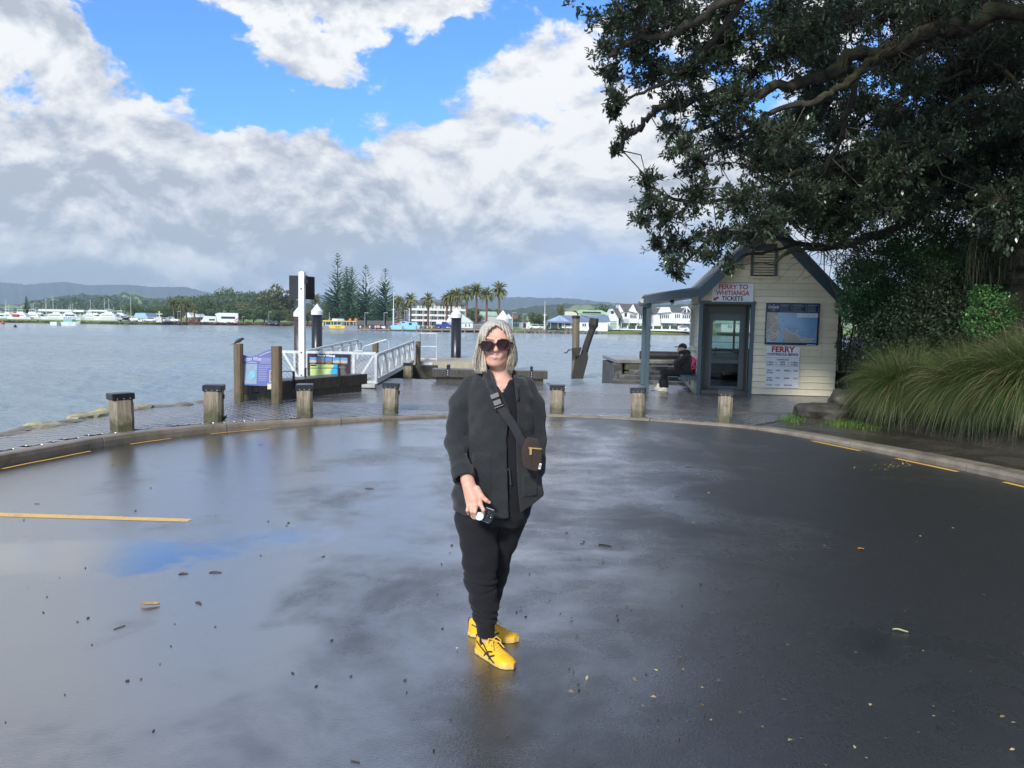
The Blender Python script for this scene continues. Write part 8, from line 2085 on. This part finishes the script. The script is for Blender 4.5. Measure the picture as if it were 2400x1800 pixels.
for(pts)in([(1193,1098),(1195,1108),(1196,1122),(1197,1136)],[(1191,1099),(1187,1108),(1181,1114)]):b.tube([Vector(W(x,y,3.478))-WO for x,y in pts],[.0022]*(len(pts)-1)+[.004],5)
b.build('drawcord',cloth('black cord',(.02,.02,.022),(.035,.035,.04)),tro)
# ---- cardigan
K=Field(np.arange(-.36,.22,.0048),np.arange(3.37,3.88,.0048),np.arange(wz(1232),wz(835),.0048))
CR=[rowpx(884,1118,1226,Y0,.085),rowpx(900,1104,1238,Y0,.110),rowpx(930,1096,1248,Y0,.130),rowpx(970,1095,1250,Y0,.145),rowpx(1020,1095,1252,Y0,.148),rowpx(1070,1088,1258,Y0,.152),rowpx(1110,1066,1268,Y0,.156),rowpx(1160,1055,1275,Y0,.160),rowpx(1200,1062,1272,Y0,.162),rowpx(1235,1070,1270,Y0,.160)]
K.loft(CR,0,cap=False,e=2.2);K.D=np.maximum(K.D,(K.z-wz(886))[None,None,:].astype(np.float32))
K.ell(W(1172,896,3.635),(.125,.080,.034),.035)
LAc=[W(1106,908,3.645),W(1082,948,3.645),W(1067,1035,3.56),W(1086,1121,3.415)];RAc=[W(1232,906,3.645),W(1249,950,3.655),W(1256,1035,3.645),W(1258,1098,3.61)]
K.chain(LAc,[.050,.060,.054,.046],.012);K.chain(RAc,[.046,.055,.050,.044],.012)
K.noise(.0055,24,11,st=(1,1,.6));K.noise(.0030,60,12)
X,Y,Z=K.grid((slice(None),)*3)
# creases of the sleeves and from the armpits
for(A,Bq,am,wd)in((W(1092,985,3.52),W(1106,930,3.48),.012,.008),(W(1096,1010,3.5),W(1093,1060,3.49),.014,.009),(W(1244,975,3.52),W(1240,930,3.49),.010,.008),(W(1252,1000,3.52),W(1250,1030,3.5),.012,.009),(W(1060,1040,3.58),W(1090,1052,3.55),.009,.007),(W(1052,1010,3.58),W(1088,1020,3.55),.008,.007),(W(1062,1072,3.56),W(1096,1076,3.5),.009,.007),(W(1058,1100,3.54),W(1098,1094,3.46),.006,.006),(W(1110,985,3.47),W(1142,975,3.465),.006,.012),(W(1115,1015,3.47),W(1150,1000,3.465),.005,.012)):
    ba=Bq-A;t=np.clip(((X-A[0])*ba[0]+(Y-A[1])*ba[1]+(Z-A[2])*ba[2])/(ba@ba),0,1);dist=(X-A[0]-ba[0]*t)**2+(Y-A[1]-ba[1]*t)**2*.3+(Z-A[2]-ba[2]*t)**2;K.D+=(am*np.exp(-dist/wd**2)).astype(np.float32)
# cuff of the left sleeve stands a little proud; pockets
cu0,cu1=LAc[2]+(LAc[3]-LAc[2])*.80,LAc[3];K.cone(cu0,cu1+(cu1-cu0)*.2,.0505,.048,.004)
def patch(px0,px1,py0,py1,th_):
    a,c=W(px0,py1,3.46),W(px1,py0,3.46);m_=(X>a[0])&(X<c[0])&(Z>a[2])&(Z<c[2])&(Y<3.58);sh=th_*np.minimum(1,np.minimum(np.minimum(X-a[0],c[0]-X),np.minimum(Z-a[2],c[2]-Z))/.008+.2);K.D-=np.where(m_,np.maximum(sh,0),0).astype(np.float32)
patch(1104,1152,1066,1160,.007);patch(1224,1262,1114,1168,.009)
# collar roll
K.chain([W(1166,934,3.475),W(1153,905,3.505),W(1144,882,3.545),W(1142,868,3.60),W(1158,862,3.68),W(1186,864,3.68),W(1202,874,3.62),W(1207,888,3.565),W(1210,908,3.52),W(1213,935,3.49)],[.010,.016,.019,.021,.020,.018,.013,.009,.008,.007],.014)
Do=K.D.copy();K.D=np.maximum(Do,-(Do+.013))
# the open front
ED=[(860,1146,1202),(880,1148,1203),(900,1156,1206),(921,1175,1208),(945,1187,1211),(965,1196,1213),(985,1197,1213),(1003,1189,1212),(1030,1187,1210),(1080,1188,1211),(1128,1189.5,1213),(1180,1191,1217.5),(1235,1193,1222)]
zi=np.array([wz(p,3.47)for p,_,_ in ED])[::-1];xl_i=np.array([W(a,p,3.465)[0]for p,a,_ in ED])[::-1];xr_i=np.array([W(c,p,3.465)[0]for p,_,c in ED])[::-1];xl_z=np.interp(K.z,zi,xl_i)[None,None,:];xr_z=np.interp(K.z,zi,xr_i)[None,None,:]
cut=np.maximum(np.maximum(xl_z-X,X-xr_z),Y-3.60);K.D=np.maximum(K.D,-cut.astype(np.float32))
ncut=np.sqrt((X-nb[0])**2+(Y-nb[1]-.01)**2)-.060;K.D=np.maximum(K.D,-np.maximum(ncut,wz(912)-Z).astype(np.float32))
hl,hr0,hr1=W(1130,1213,3.46),W(1221,1204,3.46),W(1276,1164,3.55);xm=W(1205,1200,3.46)[0]
hem=np.where(X<xm,hl[2]+.004*np.sin(X*40),np.interp(X,[hr0[0],hr1[0]],[hr0[2],hr1[2]]));K.D=np.maximum(K.D,(hem-Z).astype(np.float32))
# open cuff
cd=(LAc[3]-LAc[2]);cd=cd/np.linalg.norm(cd);ce=LAc[3]+cd*.006;pl_=((X-ce[0])*cd[0]+(Y-ce[1])*cd[1]+(Z-ce[2])*cd[2]);box_=np.sqrt((X-ce[0])**2+(Y-ce[1])**2+(Z-ce[2])**2)-.058;zt_=np.maximum(np.maximum(-pl_,box_),Y-3.448);K.D=np.maximum(K.D,-zt_.astype(np.float32))
card_m=cloth('charcoal green rib knit',(.0110,.0125,.0135),(.027,.0295,.031),.95,.0065,260,.4,.12,6);place('cardigan',K,card_m)
rowsC=sorted(CR);rc=np.array(rowsC)
def front_y(x,z):
    cx,cy,rx,ry=[np.interp(z,rc[:,0],rc[:,k])for k in(1,2,3,4)];return cy-ry*max(0.05,1-min(1,abs((x-cx)/rx))**2.2)**(1/2.2)
# ---- sunglasses
gm=M('tortoiseshell frame',(.026,.009,.007),.2,.5,60,col2=(.06,.018,.011));lens,N,b_=base_mat('brown lens',.16,(.020,.007,.006));b_.inputs['Specular IOR Level'].default_value=.3
gl_=empty('sunglasses',(0,0,0),0,parent=woman);b=MB();L_=MB()
yg=3.60-.112
for(cx,cy,sx)in((1142.5,811.5,-1),(1180,807.6,1)):
    n=28;ro,ri,lens_p=[],[],[]
    for k in range(n):
        t=2*math.pi*k/n;c_,s_=math.cos(t),math.sin(t);e=(abs(c_)**2.7+abs(s_)**2.7)**(-1/2.7);dx_,dz_=.0285*c_*e,.0238*s_*e;q=Vector((dx_*(1.06 if s_>0 else .97),.35*max(0,sx*dx_)**1.0*.35,dz_));p=Vector(W(cx,cy,yg))+Vector((hr@Vector((q.x,0,q.z))))+Vector((0,q.y,0));ro.append(p)
    cen=sum(ro,Vector())/n;b.tube(ro+[ro[0]],.0036,6,False);L_.prism([cen+(p-cen)*.97 for p in ro],(0,.0015,0),(0,.0035,0))
    q0=Vector(W(cx+sx*17.5,cy-4,yg+.012));q1=Vector(W(cx+sx*20,cy-3.5,yg+.035));b.tube([q0,q1,q1+Vector((sx*.002,.10,-.008))],[.0055,.0045,.003],6)
b.tube([Vector(W(1157,807.5,yg)),Vector(W(1161,806,yg-.003)),Vector(W(1165.5,806.3,yg))],.0042,6)
b.v=[p-WO for p in b.v];L_.v=[p-WO for p in L_.v];b.build('frame',gm,gl_,True);L_.build('lens',lens,gl_)
# ---- necklace
b=MB();silver_m=M('silver chain',(.62,.62,.63),.25,metal=.9);pts=[(1150,878),(1155,890),(1163,902),(1172,908.5),(1180,909),(1188,902),(1195,890),(1198,880)]
def skin_y(px,py):
    x_,z_=W(px,py,3.55)[0],W(px,py,3.55)[2];i,k=np.searchsorted(B.x,x_),np.searchsorted(B.z,z_);col=B.D[i,:,k];j=np.argmax(col<0);return float(B.y[j])-.002
b.tube([Vector(W(x,y,skin_y(x,y)))-WO for x,y in pts],.0011,4);p=Vector(W(1179.5,912,skin_y(1179,911)-.002))-WO;b.lathe(p,[(.001,-.006),(.0045,0),(.003,.005),(.001,.007)],6);b.build('necklace',silver_m,woman)
# ---- shoes
yl=M('yellow leather',(.82,.46,.018),.42,.10,14,.12,220);sole_m=M('gum sole',(.62,.42,.12),.6,.15,12);stripe_m=M('black leather stripe',(.018,.016,.016),.4);sock=M('black sock',(.01,.01,.012),.9);lace_m=M('yellow lace',(.85,.52,.06),.7)
def shoe(heel,toe,label=None):
    """built along x (heel 0 -> toe .255), then turned into place"""
    h,t=Vector(heel),Vector(toe);d=(t-h);d.z=0;ang=math.atan2(d.y,d.x);L=.262
    F=Field(np.arange(-.03,.30,.0035),np.arange(-.075,.075,.0035),np.arange(-.006,.14,.0035));X,Y,Z=F.grid((slice(None),)*3);u_=np.clip(X/L,0,1)
    hw=np.interp(u_,[0,.08,.25,.45,.68,.85,.95,1],[.018,.030,.033,.035,.046,.043,.030,.008]);cy=np.interp(u_,[0,.4,.7,1],[0,.0,.006,.010]);tp=np.interp(u_,[0,.10,.22,.36,.46,.62,.82,.95,1.0],[.085,.092,.098,.098,.085,.060,.044,.034,.020])
    q=np.sqrt((np.abs(Y-cy)/hw)**2.4+(np.maximum(Z-.014,0)/np.maximum(tp-.014,.004))**2.6);up=(q-1)*np.minimum(hw,.03);up=np.maximum(up,np.maximum(-.003-X+0*Y,X-L));up=np.maximum(up,.012-Z)
    F.D=up.astype(np.float32);F.ell((.072,0,.115),(.040,.022,.045),.006,'s')
    root=empty('shoe',Vector((h.x,h.y,0))-WO,ang,parent=woman)
    me=F.mesh('upper');obj('upper',me,yl,root)
    S2=Field(np.arange(-.03,.30,.0035),np.arange(-.075,.075,.0035),np.arange(-.006,.03,.0025));X2,Y2,Z2=S2.grid((slice(None),)*3);u2=np.clip(X2/L,0,1);hw2=np.interp(u2,[0,.06,.25,.45,.68,.85,.95,1],[.020,.033,.037,.038,.049,.045,.030,.006]);cy2=np.interp(u2,[0,.4,.7,1],[0,.0,.006,.010]);dd_=np.maximum(np.abs(Y2-cy2)-hw2,np.maximum(-.006-X2,X2-L-.005));dd_=np.maximum(dd_,np.maximum(.001-Z2,Z2-(.019+.012*(u2>.93))));S2.D=dd_.astype(np.float32);obj('sole',S2.mesh('sole'),sole_m,root)
    def surf(x,v,out=.0022):
        """point on the side towards the viewer (-y): v 0 sole .. 1 top"""
        uu=min(1,max(0,x/L));hw_=np.interp(uu,[0,.08,.25,.45,.68,.85,.95,1],[.018,.030,.033,.035,.046,.043,.030,.008]);c_=np.interp(uu,[0,.4,.7,1],[0,.0,.006,.010]);tp_=np.interp(uu,[0,.10,.22,.36,.46,.62,.82,.95,1.0],[.085,.092,.098,.098,.085,.060,.044,.034,.020]);z=.014+(tp_-.014)*v;return lambda sg:Vector((x,c_+sg*(hw_*(1-v**2.6)**(1/2.4)+out),z))
    b=MB()
    for sg in(-1,1):
        for seg,wd_ in(([(.095,.06),(.118,.40),(.150,.78)],.008),([(.135,.04),(.150,.40),(.172,.74)],.008),([(.02,.66),(.06,.45),(.105,.30),(.17,.12)],.006),([(.06,.80),(.10,.55),(.150,.22),(.185,.05)],.006)):
            pts=[]
            for(x0,v0),(x1,v1)in zip(seg,seg[1:]):pts+=[(x0+(x1-x0)*k/6,v0+(v1-v0)*k/6)for k in range(6)]
            pts.append(seg[-1]);P3=[surf(x,v)(sg)for x,v in pts]
            for p,q_ in zip(P3,P3[1:]):b.beam(p,q_+(q_-p)*.15,wd_,.002,up=(0,sg,.45))
    for(x,z,h2)in((-.004,.035,.05),):b.box((x,0,z+h2/2),(.006,.022,h2))
    b.build('stripe',stripe_m,root)
    b=MB()
    for k in range(6):
        x=.118+k*.0135;tp_=np.interp(x/L,[.36,.46,.62,.82],[.098,.085,.060,.044]);b.tube([(x,-.020,tp_-.006),(x+.004,0,tp_+.004),(x+.008,.020,tp_-.006)],.0032,5)
    for sg in(-1,1):b.tube([(.118,0,.098),(.112,sg*.022,.104),(.124,sg*.040,.088),(.140,sg*.030,.082),(.126,sg*.006,.094)],.003,5);b.tube([(.118,0,.098),(.14,sg*.02,.088),(.165,sg*.032,.066)],.0026,5)
    b.build('laces',lace_m,root);b=MB();b.lathe((.062,0,.07),[(.030,-.02),(.033,.0),(.031,.05),(.030,.075)],12);b.build('sock',sock,root,True);return root
shoe((-.140,3.655,0),(.008,3.468,0));shoe((-.192,3.855,0),(.022,3.775,0))
# ---- shoulder bag worn across the body: a thing of its own
bag_m=cloth('brown bag canvas',(.030,.019,.017),(.050,.034,.029),.8,None,500,.3,.05);strap_m=cloth('black webbing',(.016,.016,.020),(.030,.030,.036),.75,None,700,.25,.2);brass=M('brass zip',(.72,.48,.14),.3,.15,40,metal=.8)
bo_=Vector(W(1246,1100,3.43));bag=empty('shoulder_bag',bo_,0,'small brown cross body bag with a brass zip worn at the woman\'s hip','bag')
pl_=[(1234,1029.5),(1256,1031.5),(1264,1038),(1270,1051),(1271.5,1066),(1270.5,1085),(1266,1100),(1258,1107),(1244,1103),(1229,1098),(1225,1088),(1222.5,1062),(1229,1045)]
bm=bmesh.new();Ybag=3.395;vs=[bm.verts.new(Vector(W(x,y,Ybag))-bo_)for x,y in pl_];f=bm.faces.new(vs);r_=bmesh.ops.extrude_face_region(bm,geom=[f]);vv=[v for v in r_['geom']if isinstance(v,bmesh.types.BMVert)];bmesh.ops.translate(bm,vec=(0,.07,0),verts=vv)
bmesh.ops.recalc_face_normals(bm,faces=bm.faces);bmesh.ops.bevel(bm,geom=list(bm.edges),offset=.012,segments=3,affect='EDGES',profile=.5,clamp_overlap=True);me=bpy.data.meshes.new('pouch');bm.to_mesh(me);bm.free();[setattr(p,'use_smooth',True)for p in me.polygons];obj('pouch',me,bag_m,bag)
b=MB();wp_=lambda x,y,dy_=0.0:Vector(W(x,y,Ybag-.001+dy_))-bo_
b.beam(wp_(1238,1049.5),wp_(1270,1052),.004,.0055);b.build('zip',brass,bag);b=MB();b.beam(wp_(1243.7,1050,-.004),wp_(1243.7,1066,-.005),.003,.011,up=(1,0,0),bev=.001);b.build('zip_pull',brass,bag)
b=MB();b.beam(wp_(1243.7,1066,-.003),wp_(1243.5,1086,-.003),.002,.003,up=(1,0,0));b.beam(wp_(1242,1085,-.003),wp_(1246.5,1093,-.003),.003,.006,up=(1,0,0));b.build('pull_cord',strap_m,bag)
b=MB();b.beam(wp_(1267,1086,-.001),wp_(1264,1099.5,-.001),.002,.0095,up=(1,0,0));lb=b.build('label',M('white bag label',(.7,.69,.66),.6),bag);b=MB();b.beam(wp_(1266.2,1089,-.0022),wp_(1264.8,1096.5,-.0022),.001,.004,up=(1,0,0));b.build('label_print',black_print,lb)
sp_=[(1141,868),(1146,882),(1152,902),(1159,925),(1167,946),(1178,962),(1190,978),(1202,996),(1214,1018),(1224,1036),(1234,1050)]
cen=[]
for(x,y)in sp_:
    q=W(x,y,3.47);fy=front_y(q[0],q[2])-.019
    if y<900:fy=min(3.56,3.49+(905-y)*.0016)
    cen.append(Vector(W(x,y,min(fy,3.60))))
cen=[Vector(p)for p in smooth_path([np.array(c_)for c_ in cen],4)]
vs,fs=[],[]
for i,p in enumerate(cen):
    d=(cen[min(i+1,len(cen)-1)]-cen[max(i-1,0)]).normalized();nrm=Vector((0,-1,.15));s_=d.cross(nrm).normalized();nn=s_.cross(d).normalized();nn=nn if nn.y<0 else-nn;w_=.019
    vs+=[p-s_*w_-bo_,p+s_*w_-bo_,p+s_*w_-nn*-.0028-bo_,p-s_*w_-nn*-.0028-bo_]
for i in range(len(cen)-1):
    for k in range(4):j=(k+1)%4;fs.append([i*4+k,i*4+j,(i+1)*4+j,(i+1)*4+k])
b=MB();b.add(vs,fs);b.build('strap',strap_m,bag,False)
i0=min(range(len(cen)),key=lambda i:(cen[i]-Vector(W(1162,934,cen[i].y))).length);c0=cen[i0];d=(cen[i0+2]-cen[i0-2]).normalized();plast=M('glossy black buckle',(.03,.03,.034),.25)
b=MB();up_=Vector((0,-1,.1))
b.beam(c0-d*.030+up_*.006,c0-d*.004+up_*.006,.044,.010,up=up_,bev=.003);b.beam(c0+d*.002+up_*.007,c0+d*.030+up_*.007,.040,.013,up=up_,bev=.003);b.beam(c0+d*.032+up_*.006,c0+d*.040+up_*.006,.048,.010,up=up_,bev=.002);b.v=[p-bo_ for p in b.v];b.build('buckle',plast,bag)
# ---- phone in her hand
ph_c=Vector(W(1134,1205,hy+.020));ph=empty('phone',ph_c,0,'dark phone with a round white grip held in the woman\'s right hand','phone')
corn=[Vector(W(x,y,hy+.017))-ph_c for x,y in((1103,1196),(1112,1213),(1149.5,1227),(1162,1199))];corn[0]=corn[3]+(corn[1]-corn[2])
bm=bmesh.new();vsb=[bm.verts.new(c_)for c_ in corn];f=bm.faces.new(vsb);r_=bmesh.ops.extrude_face_region(bm,geom=[f]);bmesh.ops.translate(bm,vec=(0,.010,0),verts=[v for v in r_['geom']if isinstance(v,bmesh.types.BMVert)]);bmesh.ops.recalc_face_normals(bm,faces=bm.faces);eds=[e for e in bm.edges if abs((e.verts[0].co-e.verts[1].co).normalized().y)>.9];bmesh.ops.bevel(bm,geom=eds,offset=.009,segments=4,affect='EDGES',profile=.5);bmesh.ops.bevel(bm,geom=[e for e in bm.edges if e.calc_face_angle(0)>1.2],offset=.0015,segments=2,affect='EDGES');me=bpy.data.meshes.new('case');bm.to_mesh(me);bm.free();obj('case',me,M('black phone case',(.022,.02,.024),.22),ph)
ux=(corn[3]-corn[0]).normalized();uy=(corn[1]-corn[0]).normalized();cc=corn[3]-ux*.020+uy*.022
b=MB();b.prism([cc-ux*.017-uy*.017+Vector((0,-.001,0)),cc+ux*.015-uy*.017+Vector((0,-.001,0)),cc+ux*.015+uy*.017+Vector((0,-.001,0)),cc-ux*.017+uy*.017+Vector((0,-.001,0))],(0,0,0),(0,-.002,0));cam_o=b.build('camera_plate',M('glossy phone plate',(.012,.011,.018),.08),ph)
b=MB()
for(a,c_)in((-.008,-.008),(-.008,.008),(.008,0)):q=cc+ux*a+uy*c_+Vector((0,-.003,0));b.cyl(q,q+Vector((0,-.002,0)),.006,n=12)
b.build('lens',dark_glass,cam_o);b=MB();q=cc+ux*.009+uy*.010+Vector((0,-.003,0));b.cyl(q,q+Vector((0,-.0015,0)),.0022,n=8);b.build('flash',white_print,cam_o)
b=MB();b.tube([corn[3]-ux*.046-uy*.0012+Vector((0,.004,0)),corn[3]-ux*.010-uy*.0012+Vector((0,.004,0))],.0026,5);b.tube([corn[2]-ux*.045+uy*.001+Vector((0,.004,0)),corn[2]-ux*.008+uy*.001+Vector((0,.004,0))],.002,5);b.build('trim',M('bright phone edge',(.7,.66,.6),.2,metal=.7),ph)
gp_=Vector(W(1123.5,1210,hy-.012))-ph_c;b=MB();b.cyl(gp_,gp_+Vector((0,.003,.0)),.0185,n=24);b.cyl(gp_+Vector((0,.003,0)),gp_+Vector((0,.028,0)),.007,.010,n=14);b.build('grip',M('white phone grip',(.66,.72,.75),.35),ph,False)
ring_c=Vector(W(1117,1203,hy+.014))-ph_c;b=MB();b.tube([ring_c+ux*(.028*math.cos(t))+uy*(.028*math.sin(t))for t in np.linspace(0,6.283,25)],.0016,5);b.build('ring_magnet',M('white phone grip',(.66,.72,.75),.35),ph)

# ================================================================== THE MAN ON THE HUT BENCH
DM=18.85;U=lambda px,py,dy_=0.0:np.array(P(px,py,DM+dy_));cm=lambda cx,cy,dy_=0.0:U(1540+cx/10.37,780+cy/10.37,dy_)
MO=Vector((cm(640,1000)[0],DM,.04));man=empty('person',MO,0,'man in black with a cap sitting sideways on the hut bench','person')
xs_,ys_,zs_=np.arange(cm(-120,0)[0],cm(900,0)[0],.011),np.arange(DM-.42,DM+.42,.012),np.arange(.0,cm(0,240)[2],.011)
def mk():return Field(xs_,ys_,zs_)
hd=cm(600,385);hip=cm(700,960);sh_=cm(690,560);kneeL,kneeR=cm(165,960,-.10),cm(185,975,.10);anL,anR=cm(85,1320,-.12),cm(225,1370,.06);anL,anR=cm(225,1375,-.12),cm(85,1320,.10)
Fm=Field(xs_,ys_,np.concatenate([np.arange(0,hd[2]-.16,.011),np.arange(hd[2]-.16,hd[2]+.16,.007)]))
Fm.ell(hd+np.array([.02,0,.03]),(.095,.076,.095),0);Fm.ell(hd+np.array([-.035,0,-.03]),(.065,.058,.075),.03);Fm.cone(hd+np.array([-.09,0,.0]),hd+np.array([-.112,0,-.022]),.012,.014,.012);Fm.ell(hd+np.array([-.07,0,-.085]),(.03,.03,.022),.02);Fm.ell(hd+np.array([.03,-.075,-.01]),(.02,.012,.032),.01);Fm.ell(hd+np.array([-.088,0,-.052]),(.016,.026,.012),.012);Fm.cone(hd+np.array([.03,0,-.07]),sh_,.055,.06,.03)
Fm.cone(sh_,hip,.12,.12,.05);Fm.chain([hip+np.array([0,-.1,0]),kneeL,anL],[.07,.05,.035],.02);Fm.chain([hip+np.array([0,.1,0]),kneeR,anR],[.07,.05,.035],.02)
elL,elR=cm(470,740,-.20),cm(470,740,.2);hL,hR_=cm(452,860,-.04),cm(470,870,.06);Fm.chain([sh_+np.array([0,-.18,-.03]),elL,hL],[.045,.038,.028],.02);Fm.chain([sh_+np.array([0,.18,-.03]),elR,hR_],[.045,.038,.028],.02)
for h_,sg in((hL,-1),(hR_,1)):
    Fm.ell(h_+np.array([-.02,0,-.03]),(.03,.02,.045),.02)
    for k in range(4):Fm.cone(h_+np.array([-.04+.016*k,-.015,-.06]),h_+np.array([-.035+.016*k,.012,-.10+.006*abs(k-1.5)]),.010,.009,.006)
    Fm.cone(h_+np.array([-.045,0,-.02]),h_+np.array([-.06,-.01,-.06]),.012,.010,.008)
def tint2(me,V):vrgb(me,'tint',np.tile(np.array([.50,.28,.20]),(len(V),1)))
place('body',Fm,skin,man,MO,fix=tint2)
Fj=mk();Fj.loft([(hip[2]-.06,hip[0]-.0,DM,.17,.21),(hip[2]+.12,(hip[0]+sh_[0])/2-.0,DM,.165,.215),(sh_[2]-.10,sh_[0]+.01,DM,.155,.22),(sh_[2]+.03,sh_[0]+.01,DM,.10,.17),(sh_[2]+.09,sh_[0]-.01,DM,.07,.09)],.03)
Fj.chain([sh_+np.array([0,-.17,-.03]),elL,cm(455,840,-.06)],[.075,.066,.05],.03);Fj.chain([sh_+np.array([0,.17,-.03]),elR,cm(470,850,.08)],[.075,.066,.05],.03);Fj.ell(cm(735,480),(.085,.12,.07),.03);Fj.chain([cm(540,480,-.06),cm(620,465,-.08),cm(700,450)],[.03,.035,.04],.02);Fj.noise(.010,26,3)
jack=cloth('black jacket',(.008,.008,.010),(.016,.016,.019),.85,None,200,.2,.15);place('jacket',Fj,jack,man,MO)
Ft=mk();Ft.chain([hip+np.array([.0,-.09,.0]),kneeL,anL],[.115,.088,.062],.03);Ft.chain([hip+np.array([.0,.09,.0]),kneeR,anR],[.115,.088,.062],.03);Ft.ell(hip,(.16,.19,.11),.03);Ft.noise(.010,24,4);X,Y,Z=Ft.grid((slice(None),)*3);Ft.D=np.maximum(Ft.D,(.13-Z).astype(np.float32));place('trousers',Ft,trm,man,MO)
Fc=Field(np.arange(hd[0]-.28,hd[0]+.2,.008),np.arange(DM-.16,DM+.16,.008),np.arange(hd[2]-.08,hd[2]+.2,.007));Fc.ell(hd+np.array([.022,0,.045]),(.106,.088,.088),0);X,Y,Z=Fc.grid((slice(None),)*3);Fc.D=np.maximum(Fc.D,(hd[2]+.028-.28*(X-hd[0])*(X>hd[0])-Z).astype(np.float32));Fc.cone(hd+np.array([-.07,0,.045]),hd+np.array([-.145,0,.035]),.035,.030,.012,sq=1.8);w_=Fc.win((-9,0,hd[2]-.1),(9,99,9));Fc.D=np.where((X<hd[0]-.075),np.maximum(Fc.D,np.abs(Z-(hd[2]+.040))-.012),Fc.D).astype(np.float32);place('cap',Fc,cloth('navy cap',(.010,.010,.020),(.018,.018,.03)),man,MO)
cr_shoe=M('cream canvas shoe',(.60,.56,.42),.7,.12,14)
for(hx,tx,y_,zc_)in((cm(265,0)[0],cm(45,0)[0],DM-.12,0),(cm(135,0)[0],cm(-75,0)[0],DM+.10,0)):
    Fs_=Field(np.arange(tx-.03,hx+.04,.008),np.arange(y_-.08,y_+.08,.008),np.arange(.02,.22,.008));Fs_.cone((hx-.03,y_,.095),(tx+.05,y_,.075),.048,.036,.01);Fs_.cone((hx-.03,y_,.10),(hx-.04,y_,.165),.05,.05,.02);X,Y,Z=Fs_.grid((slice(None),)*3);Fs_.D=np.maximum(Fs_.D,(.038-Z).astype(np.float32));so_=place('shoe',Fs_,cr_shoe,man,MO)
    b=MB();b.box(((hx+tx)/2-MO.x,y_-MO.y,.046-MO.z),(hx-tx+.005,.095,.022),bev=.008);b.build('sole',M('pale rubber sole',(.62,.60,.54),.6),so_)
# backpack standing on the bench behind him
bk_o=Vector(cm(850,1000));bk=empty('backpack',bk_o,0,'pink and black backpack standing on the bench behind the seated man','backpack')
Fb=Field(np.arange(cm(690,0)[0],cm(980,0)[0],.009),np.arange(DM-.28,DM+.22,.010),np.arange(cm(0,1040)[2],cm(0,540)[2],.009));z_b=cm(0,1008)[2];rows=[]
for(cy,x0,x1,ry)in((1006,735,915,.13),(900,750,935,.15),(760,780,945,.15),(650,800,930,.14),(590,800,870,.10),(575,810,850,.06)):a,c=cm(x0,cy),cm(x1,cy);rows.append((a[2],(a[0]+c[0])/2,DM-.02,(c[0]-a[0])/2,ry))
Fb.loft(rows,0,e=3.2);Fb.noise(.004,30,6)
pink=cloth('pink pack cloth',(.55,.030,.135),(.72,.06,.20),.6,None,300,.2,.2);place('pack_body',Fb,pink,bk,bk_o)
def pk(x,y,dy_=-.175):return Vector(cm(x,y,dy_))-bk_o
b=MB();b.prism([pk(850,830),pk(940,700),pk(938,860),pk(925,1000),pk(840,1000)],(0,0,0),(0,.06,0));b.build('side_pocket',jack,bk);b=MB();b.beam(pk(860,760,-.18),pk(940,850,-.18),.01,.03);b.beam(pk(940,845,-.18),pk(845,880,-.18),.01,.03);b.beam(pk(800,600,-.16),pk(745,960,-.16),.01,.02);b.build('strap',pink,bk);b=MB();b.tube([pk(795,600,-.05),pk(805,568,-.05),pk(840,568,-.05),pk(850,592,-.05)],.012,5);b.build('handle',jack,bk)
